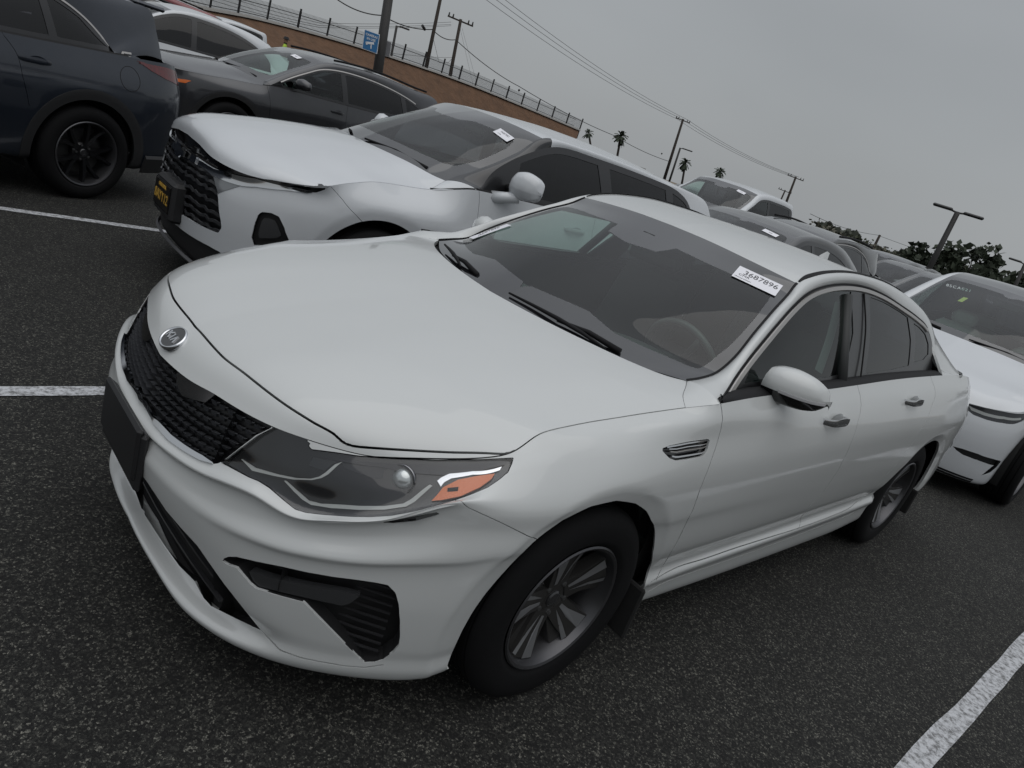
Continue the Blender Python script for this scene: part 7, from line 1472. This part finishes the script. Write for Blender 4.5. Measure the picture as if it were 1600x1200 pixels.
light_pole((1500,394),(1487.5,418),85,.13,[(-1,.8),(1,.8)],'small distant double-headed light pole right of the tall one',1.0)
light_pole((1602,412),(1588,443),52,.12,[(-1,.7)],'light pole cut by the right edge of the picture',1.0)
utility_pole((693,-25),(661.7,125),58,.15,'utility pole reaching out of the top of the picture',())
utility_pole((720,30),(698.7,142.5),68,.17,'utility pole with crossarm left of centre, beside the out-of-frame one',((.15,2.3),))
utility_pole((1067.5,186),(1042,267),112,.22,'utility pole with crossarm in the middle of the sky line',((.2,2.2),))
utility_pole((1243.7,276),(1232.5,305.5),118,.20,'utility pole right above the white pickup cab',((.2,2.5),))
utility_pole((1227,297),(1223,306),150,.18,'tiny utility pole left of the one above the pickup',((.2,2.6),))
utility_pole((1375,367),(1367,383),95,.18,'dark short pole over the far rows of cars',())
utility_pole((1466,418),(1461,432),150,.16,'distant utility pole over the tree line at the right',((.3,2),))
def wire(pts,label,r=.014,sag=.0,n=14):
    """pts: (px,py,D) nodes; sagging spans between them"""
    P=[at_dist(*q) for q in pts];C=[]
    for a,b in zip(P[:-1],P[1:]):
        for i in range(n): q=i/n;c=a+(b-a)*q;c=c-np.array([0,0,4*sag*q*(1-q)]);C.append(c)
    C.append(P[-1]);C=np.array(C);o0=C[0];m=MB();m.tube([tuple(c-o0) for c in C],r,4);o=m.build('overhead_cable',WIRE,None,loc=tuple(o0));tag(o,label,'cable','overhead cables');return o
wire([(520,-6,50),(597,24,52),(676,46,58),(712,62,66),(811,135,80),(960,212,100),(1045,252,112)],'thick dark cable running down from the top past two poles to the right',.035,.25)
for k,(dx,dy) in enumerate(((0,0),(16,0),(30,-2))): wire([(752+dx,-6,70),(1058+dx*.55,186+k*.6,112),(1238+dx*.35,276+k*.4,118)],'%s of three thin cables crossing the open sky towards the centre pole'%('lowest','middle','uppermost')[k],.020,.6)
for k,(a,b) in enumerate(((0,5),(8,17),(14,24))): wire([(330,-14+a,52),(500,36+a*.5,56),(705,33+b*.3,68)],'%s thin slack cable left of the poles, over the embankment'%('upper','middle','lower')[k],.013,.1)
wire([(600,80,50),(640,86,58),(706,90,68)],'faint level cable between the light pole and the utility pole',.012,.05)
wire([(677,60,58),(686,98,60),(700,98,66),(706,92,68)],'cable loop hanging between two utility poles',.014,.0,6)
for k,(a,b,c_) in enumerate(((718,40,742),(722,44,752))): wire([(a,b,68),(c_,145+k*12,74)],'%s guy wire slanting down from the crossarm pole'%('left','right')[k],.010)
wire([(1266,334,70),(1370,367,95),(1600,440,140)],'thin cable along the tree line at the right',.02,.3)
m=MB();m.tube([(0,0,0),(.4,.2,-.16)],.10,8);o=m.build('cable_splice',WIRE,None,loc=tuple(at_dist(660,40,56)));tag(o,'dark splice case on the thick cable near the tall pole','splice case')
for (a,b,D,l) in ((811,141,80,'small dark weight hanging under the thick cable'),(1034,240,110,'dark bead on the thick cable near the centre pole')):
    m=MB();m.lathe([(.005,.14),(.10,.06),(.12,-.05),(.005,-.14)],10,'z');o=m.build('cable_weight',WIRE,None,smooth=True,loc=tuple(at_dist(a,b,D)));tag(o,l,'cable weight')
# ---------------------------------------------------------------- palms, trees, scrub
def leafmat(nm,c): return M(nm,c,.8,noise=(1.5,.4))
def palm(top,low,D,R,label):
    A,g,u=pole_frame(top,low,D);rnd=random.Random(int(top[0]));t=thing('palm_tree',label,'palm tree',tuple(g),0,'palms on the sky line');A=A-g;m=MB();m.tube([(0,0,0),tuple(A*.5+[.1,0,0]),tuple(A)],[.22,.17,.16],7);m.build('trunk',WOOD,t,smooth=True);m=MB()
    for k in range(46):
        a=rnd.uniform(0,6.28);el=rnd.uniform(-1.1,1.25);d=np.array([math.cos(a)*math.cos(el),math.sin(a)*math.cos(el),math.sin(el)]);s=np.cross(d,[0,0,1]);s/=np.linalg.norm(s)+1e-9;L_=R*rnd.uniform(.75,1.1);w=R*.16
        p0=A;p1=A+d*L_*.55;p2=A+d*L_+np.array([0,0,-.28*L_]);b=len(m.V)
        m.V+=[tuple(p0),tuple(p1-s*w+[0,0,-w*.4]),tuple(p1),tuple(p1+s*w+[0,0,-w*.4]),tuple(p2-s*w*.7+[0,0,-w*.5]),tuple(p2),tuple(p2+s*w*.7+[0,0,-w*.5])]
        m.F+=[(b,b+1,b+2),(b,b+2,b+3),(b+1,b+4,b+5,b+2),(b+2,b+5,b+6,b+3)]
    m.build('crown',leafmat('palm_leaf',(.030,.042,.024)),t)
palm((920,208),(922,224),120,1.0,'smallest palm, furthest left of the four');palm((970,213),(967,228),105,1.15,'palm with the fullest crown, second from the left');palm((1071,254),(1068,270),120,1.15,'palm right of the centre light pole');palm((1125,268),(1124,276),110,.95,'palm just above the white pickup roof')
def tree(base,D,h,w,label,mat,seed=1,n=520,leaf=.32,name='tree',cat='tree',trunk=True):
    g=at_dist(base[0],base[1],D);g[2]=0;rnd=random.Random(seed);t=thing(name,label,cat,tuple(g));m=MB()
    if trunk: m.tube([(0,0,-.1),(.1,.05,h*.45),(.2,0,h*.7)],[.22,.15,.06],6);[m.tube([(.05,0,h*.35),(math.cos(a)*w*.3,math.sin(a)*w*.3,h*.7)],[.1,.03],5) for a in (0.5,2.4,4.4)];m.build('trunk',WOOD,t,smooth=True)
    m=MB();cl=[(rnd.uniform(-.5,.5)*w,rnd.uniform(-.5,.5)*w,h*(.30 if trunk else .1)+rnd.random()**.8*h*.62,rnd.uniform(.16,.30)*w) for _ in range(13)]
    for k in range(n):
        c=cl[k%len(cl)];a=rnd.uniform(0,6.28);e=math.asin(rnd.uniform(-1,1));r_=c[3]*rnd.uniform(.5,1.05);p=np.array([c[0]+r_*math.cos(a)*math.cos(e),c[1]+r_*math.sin(a)*math.cos(e),max(.05,c[2]+r_*math.sin(e)*.85)]);s=leaf*rnd.uniform(.6,1.3);A_=np.array([rnd.gauss(0,1) for _ in range(3)]);A_/=np.linalg.norm(A_);B_=np.cross(A_,[rnd.gauss(0,1) for _ in range(3)]);B_/=np.linalg.norm(B_);b=len(m.V)
        m.V+=[tuple(p-A_*s),tuple(p+B_*s*.6),tuple(p+A_*s),tuple(p-B_*s*.6)];m.F.append((b,b+1,b+2,b+3))
    m.build('crown',mat,t);return t
G1=leafmat('dark_leaf',(.026,.036,.020));G2=leafmat('olive_leaf',(.050,.058,.034));G3=leafmat('dry_scrub',(.10,.095,.07))
tree((1448,412),75,3.6,3.6,'dark round tree just left of the yellow base of the double-headed pole',G1,3);tree((1512,432),62,4.3,3.0,'upright dark tree right of the small double-headed pole',G1,5)
tree((1500,436),66,2.4,3.0,'low dark bush at the foot of the upright tree',G1,6,360);tree((1540,445),80,2.9,5.5,'olive tree left part of the row at the far right',G2,7);tree((1562,450),70,3.2,4.4,'dense dark tree in the middle of the right-hand row',G1,8);tree((1582,458),76,2.5,5.0,'olive tree at the right end of the row beside the edge',G2,9);tree((1598,466),58,3.2,2.8,'dark tree touching the right edge of the picture',G1,10)
tree((1528,440),95,2.9,5,'pale olive tree behind the upright one',G2,11);tree((1425,402),110,3.3,7,'grey olive scrub left of the double-headed pole',G2,12,420,.35,'shrub','shrub',False)
for k,(px,py,D,h_,w_) in enumerate(((1290,362,70,2.2,4.5),(1312,368,85,2.1,6),(1342,378,85,1.9,6),(1385,390,100,2.1,7),(1405,398,95,2.0,5))):
    tree((px,py),D,h_,w_,['dry twiggy shrub just right of the pickup','dry shrub behind the far cars, second from the pickup','dry shrub in the middle of the far cars','dry scrub right of the short dark pole','last dry shrub before the double-headed pole'][k],G3 if k%2==0 else G2,20+k,380,.22,'shrub','shrub',False)
# far tree belt and hills on the right
def far_belt():
    rnd=random.Random(9);m=MB()
    for k in range(2600):
        px=rnd.uniform(1255,1700);D=rnd.uniform(150,190);h_=(2.6+1.2*max(0,(px-1450)/150)+.9*math.sin(px*.045)+.5*math.sin(px*.13))*rnd.random()**.6;p=at_dist(px,400,D);p[2]=h_;s=rnd.uniform(.5,1.1);A_=np.array([rnd.gauss(0,1) for _ in range(3)]);A_/=np.linalg.norm(A_);B_=np.cross(A_,[rnd.gauss(0,1) for _ in range(3)]);B_/=np.linalg.norm(B_);b=len(m.V)
        m.V+=[tuple(p-A_*s),tuple(p+B_*s),tuple(p+A_*s),tuple(p-B_*s)];m.F.append((b,b+1,b+2,b+3))
    o=m.build('far_tree_belt',leafmat('hazy_leaf',(.060,.066,.050)),None);stuff(o);o['label']='far belt of grey-green trees along the horizon at the right'
far_belt()
m=MB();P=[at_dist(*q) for q in ((640,125,64),(720,150,70),(800,176,78),(905,225,88),(1010,262,100))]
V=[];F=[]
for p in P: V+=[(p[0],p[1],-.1),(p[0],p[1],p[2]-.15)]
m.add(V,[(2*i,2*i+2,2*i+3,2*i+1) for i in range(len(P)-1)]);V2=[(x+.3,y+.3,z) for x,y,z in V];m.add(V2,[(2*i,2*i+2,2*i+3,2*i+1) for i in range(len(P)-1)]);m.add([V[2*i+1] for i in range(len(P))]+[V2[2*i+1] for i in range(len(P))],[(i,i+1,len(P)+i+1,len(P)+i) for i in range(len(P)-1)])
tag(m.build('wall',M('pale_concrete')),'low pale wall running below the brown embankment in the distance','wall')

BK_=M('gloss_black_plastic')
uvp=lambda k:{a.split('.')[1]:b for a,b in CUV.items() if a.startswith(k+'.')}
blazer=car_from('blazer','white SUV next to the front sedan, chrome bar on its black grille, black windscreen pillars','SUV',WHITE,over=dict(pillarmat=BK_,uv=uvp('blazer'),holes=['grille','upper_strip','lower','pod'],lines=[('bumper_line',.0015),('door1',.0018),([(1.80,1.13),(1.80,1.0),(1.84,.84),(1.86,.6),(1.84,.40)],.0018),([(2.78,1.15),(2.80,1.0),(2.66,.78),(2.45,.5)],.0018)]),hooks=hook_blazer)
tesla=car_from('tesla','white saloon parked behind the front sedan, dark glass roof, pointed headlight','car',WHITE,over=dict(roofmat=MATS['black_frit'],uv=uvp('tesla'),holes=['headlight','slot'],seatmat=M('seat_pale',(.38,.39,.37),.7),dashmat=M('dash_pale',(.12,.12,.12),.6),frontglass=('side_glass',(.66,.80,.75))),hooks=hook_tesla)
cx30=car_from('cx30','dark blue crossover at the upper left with its tail lamp and black wheel showing','SUV',DARKBLUE,over=dict(uv=uvp('cx30'),holes=['tail'],trim=(.04,.99,M('satin_metal_trim')),lines=[([(2.02,1.05),(2.10,.95),(2.14,.80),(2.20,.62)],.0018)]),hooks=hook_cx30)
tucson=car_from('tucson','dark grey crossover parked between the white SUV and the blue crossover','SUV',GREYP,over=dict(trim=(.05,.80,M('satin_metal_trim')),lines=[([(.42,1.03),(.46,.9),(.50,.6),(.52,.40)],.0018),([(1.60,1.07),(1.60,.9),(1.62,.6),(1.60,.40)],.0018),([(2.55,1.1),(2.55,.9),(2.40,.7),(2.2,.5)],.0018)]),hooks=hook_tucson)
# ---------------------------------------------------------------- cars further off
RED=paint('dark_red_paint',(.17,.012,.018),.35,.1,dust=.08);SILV=paint('silver_paint',(.30,.33,.36),.35,.5,dust=.05);BLACKP=paint('black_paint',(.010,.010,.011),.3,.2,dust=.12);TAN=paint('tan_paint',(.26,.22,.15),.4,.2,dust=.1);GRY2=paint('mid_grey_paint',(.07,.075,.08),.35,.4,dust=.1)
def rails(t,G,sp,tk,PA):
    for s in(-1,1):
        m=MB();I=G['I'];seg=I[(I[:,0]>1.4)&(I[:,0]<sp['xR']-.2)].copy();seg[:,2]+=.04;seg[:,1]*=s;seg[:,1]-=.02*s;m.tube([tuple(q_) for q_ in seg[::5]],.018,6);m.build('roof_rail',MATS['black_rubber_trim'],t,smooth=True)
def mirrors(t,G,sp,tk,PA):
    z=sp['I'][0][2]
    for s in(-1,1): door_mirror(t,s,(.72,sp['hw']-.05,z+.09),.19,.14,.12,PA,MATS['gloss_black_plastic'],MATS['black_rubber_trim'],None,.08)
    stuck_label(t,G,(.82,.62),-1,(.1,-1,0),.18,.08,[('368',.03,0,0,1)])
def both(*a): rails(*a);mirrors(*a)
_p=dict(SPEC['tucson']);_p=dict(_p,name='pickup',xf=-.98,xr=4.75,wb=3.65,hw=1.0,zb=.38,zs=.40,zf=1.12,zt=1.22,wr=.41,ar=.48,round=.7,clad=0,
 T=[(-.92,0,1.16),(-.90,.4,1.155),(-.85,.7,1.15),(-.70,.86,1.16),(0,.88,1.20),(.40,.89,1.23),(.62,.93,1.25),(1.5,.94,1.27),(2.6,.94,1.28),(3.1,.95,1.30),(4.0,.95,1.31),(4.5,.93,1.31),(4.66,.6,1.31),(4.68,0,1.31)],
 cowl=[(.30,0,1.33),(.35,.4,1.325),(.46,.70,1.31)],hc=[(-.85,0,1.22),(-.5,0,1.28)],
 I=[(.52,.80,1.30),(.80,.77,1.48),(1.05,.74,1.64),(1.30,.70,1.82),(1.6,.69,1.88),(2.1,.69,1.90),(2.6,.69,1.88),(2.86,.68,1.84),(2.93,.72,1.60),(3.0,.80,1.33)],
 O=[(.58,.92,1.26),(.85,.86,1.45),(1.10,.82,1.60),(1.34,.78,1.74),(1.6,.765,1.79),(2.0,.76,1.80),(2.5,.765,1.79),(2.68,.775,1.76),(2.76,.80,1.66),(2.79,.86,1.45),(2.80,.92,1.30),(2.95,.93,1.29)],
 xh=1.30,xR=2.82,xRO=2.60,dO=.08,xO1=2.74,hdr=[(1.22,0,1.86),(1.24,.4,1.855)],rc=[(1.7,0,1.93),(2.3,0,1.93)],rrear=[(2.90,0,1.86),(2.90,.4,1.855)],back=[(3.0,0,1.34),(3.0,.5,1.335)])
SPEC['pickup']=_p;WBY['pickup']=[('front_side_window',.82,.86,1.68,1.64),('rear_side_window',1.76,1.74,2.68,2.58)]
FAR=dict(nu=150)
def far(key,label,PA,X,Y,yaw=0,sc=1,cat='car',hooks=mirrors,lod=1,**ov):
    o=dict(FAR);o.update(ov);return car_from(key,label,cat,PA,over=o,pose=(X,Y,sc,yaw),hooks=hooks,lod=lod,group=None)
white_pickup=far('pickup','white crew-cab pickup standing tall behind the white SUV, right of the palms',WHITE,10.2,6.35,0,1.0,'pickup truck')
SPEC['sedan2']=dict(SPEC['tesla'],round=1.1);WBY['sedan2']=WBY['tesla']
_s=dict(SPEC['sedan2']);_f=lambda L,k:[(a,b,c*k) for a,b,c in L]
for k_ in ('T','cowl','hc','I','O','hdr','rc','rrear','back'): _s[k_]=_f(_s[k_],.905)
_s.update(zf=.72,zt=.9);SPEC['sedan2']=_s
far('sedan2','black saloon whose roof shows between the front sedan and the pickup, labelled windscreen',BLACKP,4.95,2.55,0,1.0)
far('cx30','dark crossover with three side windows right of the black saloon roof',BLACKP,8.6,3.75,.02,1.04,'SUV',both,trim=(.05,.95,M('satin_metal_trim')))
far('sedan2','dark grey saloon with a clear windscreen, just left of the glass-roofed white one',GRY2,9.3,1.35,0,1.03)
far('tucson','brownish grey crossover with roof rails behind the dark saloon at the right',GRY2,14.6,1.2,0,1.0,'SUV',both)
far('tucson','white crossover cut by the right edge, roof above the glass-roofed saloon',WHITE,9.6,-1.6,0,1.02,'SUV',both)
far('tesla','white fastback behind the blue crossover at the upper left, long dark windows',WHITE,.9,11.0,0,.98)
far('tucson','dark crossover with roof rails behind the white fastback at the upper left',BLACKP,.2,13.8,0,1.0,'SUV',both)
far('sedan2','silver blue saloon in front of the red SUV at the upper left',SILV,3.1,16.2,0,1.0)
far('sedan2','small white saloon left of the silver blue one at the upper left',WHITE,1.9,18.2,0,1.0)
far('tucson','dark red SUV below the brown embankment',RED,2.4,20.6,0,1.12,'SUV',both)
far('pickup','white pickup beside the person below the embankment',WHITE,6.6,25.0,0,.95,'pickup truck')
far('tucson','white crossover just behind the roof of the dark grey one',WHITE,5.0,13.6,0,.98,'SUV',both)
far('blazer','white SUV with black roof rails showing above the roof of the nearer white SUV',WHITE,5.0,7.6,0,1.0,'SUV',both)
# the far rows: one of each kind, then copies
protos=[]
cols=[('tucson',GRY2,'SUV'),('sedan2',BLACKP,'car'),('cx30',TAN,'SUV'),('sedan2',SILV,'car'),('tucson',BLACKP,'SUV')]
pos=[(21.4,6.9,0),(21.4,9.5,1),(21.4,12.2,2),(21.4,4.2,3),(21.4,1.5,4),(27.5,8.2,4),(27.5,11.0,0),(27.5,5.4,1),(27.5,13.9,3),(27.5,2.7,2),(33,6.5,1),(33,10,0),(33,14,4),(33,3.5,3),(14.9,4.0,1),(14.9,9.3,0),(39,8,4),(39,12,1),(39,5,0),(39,16,3),(21.4,14.9,4),(21.4,-1.2,1),(27.5,0,0)]
words={0:'grey crossover',1:'black saloon',2:'tan crossover',3:'silver saloon',4:'black crossover'};rows={14.9:'third row',21.4:'first far row',27.5:'second far row',33:'third far row',39:'last far row'}
done={}
for X,Y,k in pos:
    order=sorted([q[1] for q in pos if q[0]==X and q[2]==k]);allr=sorted([q[1] for q in pos if q[0]==X],reverse=True);nth=['first','second','third','fourth','fifth','sixth','seventh'][allr.index(Y)]
    lab='%s, %s car from the left in the %s near the right horizon'%(words[k],nth,rows[X])
    if k not in done:
        o=far(cols[k][0],lab,cols[k][1],X,Y,0,1.0,cols[k][2],None,2);done[k]=o
    else: o=copy_tree(done[k]);o.location=(X,Y,0)
    o['label']=lab;o['group']='cars in the far rows'
# ---------------------------------------------------------------- the person below the embankment
def person(P,h,yaw):
    t=bpy.data.objects.new('skeleton',None);me=bpy.data.meshes.new('person')
    k=h/1.78;V=[(0,0,.98),(0,0,1.15),(0,0,1.38),(0,0,1.50),(0,0,1.62),(0,0,1.72),(.0,.19,1.40),(.06,.26,1.14),(.24,.20,1.08),(.0,-.19,1.40),(.05,-.26,1.13),(.22,-.20,1.02),(0,.10,.90),(.02,.12,.50),(0,.13,.08),(.10,.13,.03),(0,-.10,.90),(-.02,-.12,.50),(-.04,-.13,.08),(.06,-.13,.03)]
    E=[(0,1),(1,2),(2,3),(3,4),(4,5),(2,6),(6,7),(7,8),(2,9),(9,10),(10,11),(0,12),(12,13),(13,14),(14,15),(0,16),(16,17),(17,18),(18,19)]
    R=[.15,.15,.16,.06,.095,.08,.07,.05,.035,.07,.05,.035,.10,.07,.05,.04,.10,.07,.05,.04]
    me.from_pydata([(a*k,b*k,c*k) for a,b,c in V],E,[]);o=bpy.data.objects.new('person',me);COL.objects.link(o);md=o.modifiers.new('skin','SKIN');md.use_smooth_shade=True
    for i,r in enumerate(R): me.skin_vertices[0].data[i].radius=(r*k,r*k)
    me.skin_vertices[0].data[0].use_root=True;o.modifiers.new('sub','SUBSURF').render_levels=1
    dg=bpy.context.evaluated_depsgraph_get();m2=bpy.data.meshes.new_from_object(o.evaluated_get(dg));o.modifiers.clear();o.data=m2
    CL=[M('cloth_black',(.010,.010,.012),.85),M('vest_yellow_green',(.38,.55,.05),.7),M('skin_tone',(.30,.17,.11),.6)]
    for q in CL: m2.materials.append(q)
    for f in m2.polygons:
        c=f.center/k;f.material_index=2 if c[2]>1.56 and c[2]<1.70 or (c[2]<1.12 and c[0]>.20) else 1 if 1.16<c[2]<1.5 and abs(c[1])<.24 else 0;f.use_smooth=True
    o.location=P;o.rotation_euler=(0,0,yaw);o['label']='person in dark clothes and yellow-green vest carrying a bag below the embankment';o['category']='person'
    m=MB();m.lathe([(.005,.10),(.085,.09),(.115,.02),(.16,.0),(.16,-.01),(.10,-.01)],14,'z');m.build('cap',CL[0],o,smooth=True,loc=(0,0,1.70*k))
    m=MB();m.rbox((0,0,0),(.22,.34,.46),.06);b=m.build('bag',CL[0],None,loc=(P[0]+.2,P[1]-.30,P[2]+1.18*k));tag(b,'dark bag carried on the back of the person in the yellow vest','bag')
pp=at_dist(448,58,34);person((pp[0],pp[1],pp[2]-1.80),1.8,2.6)
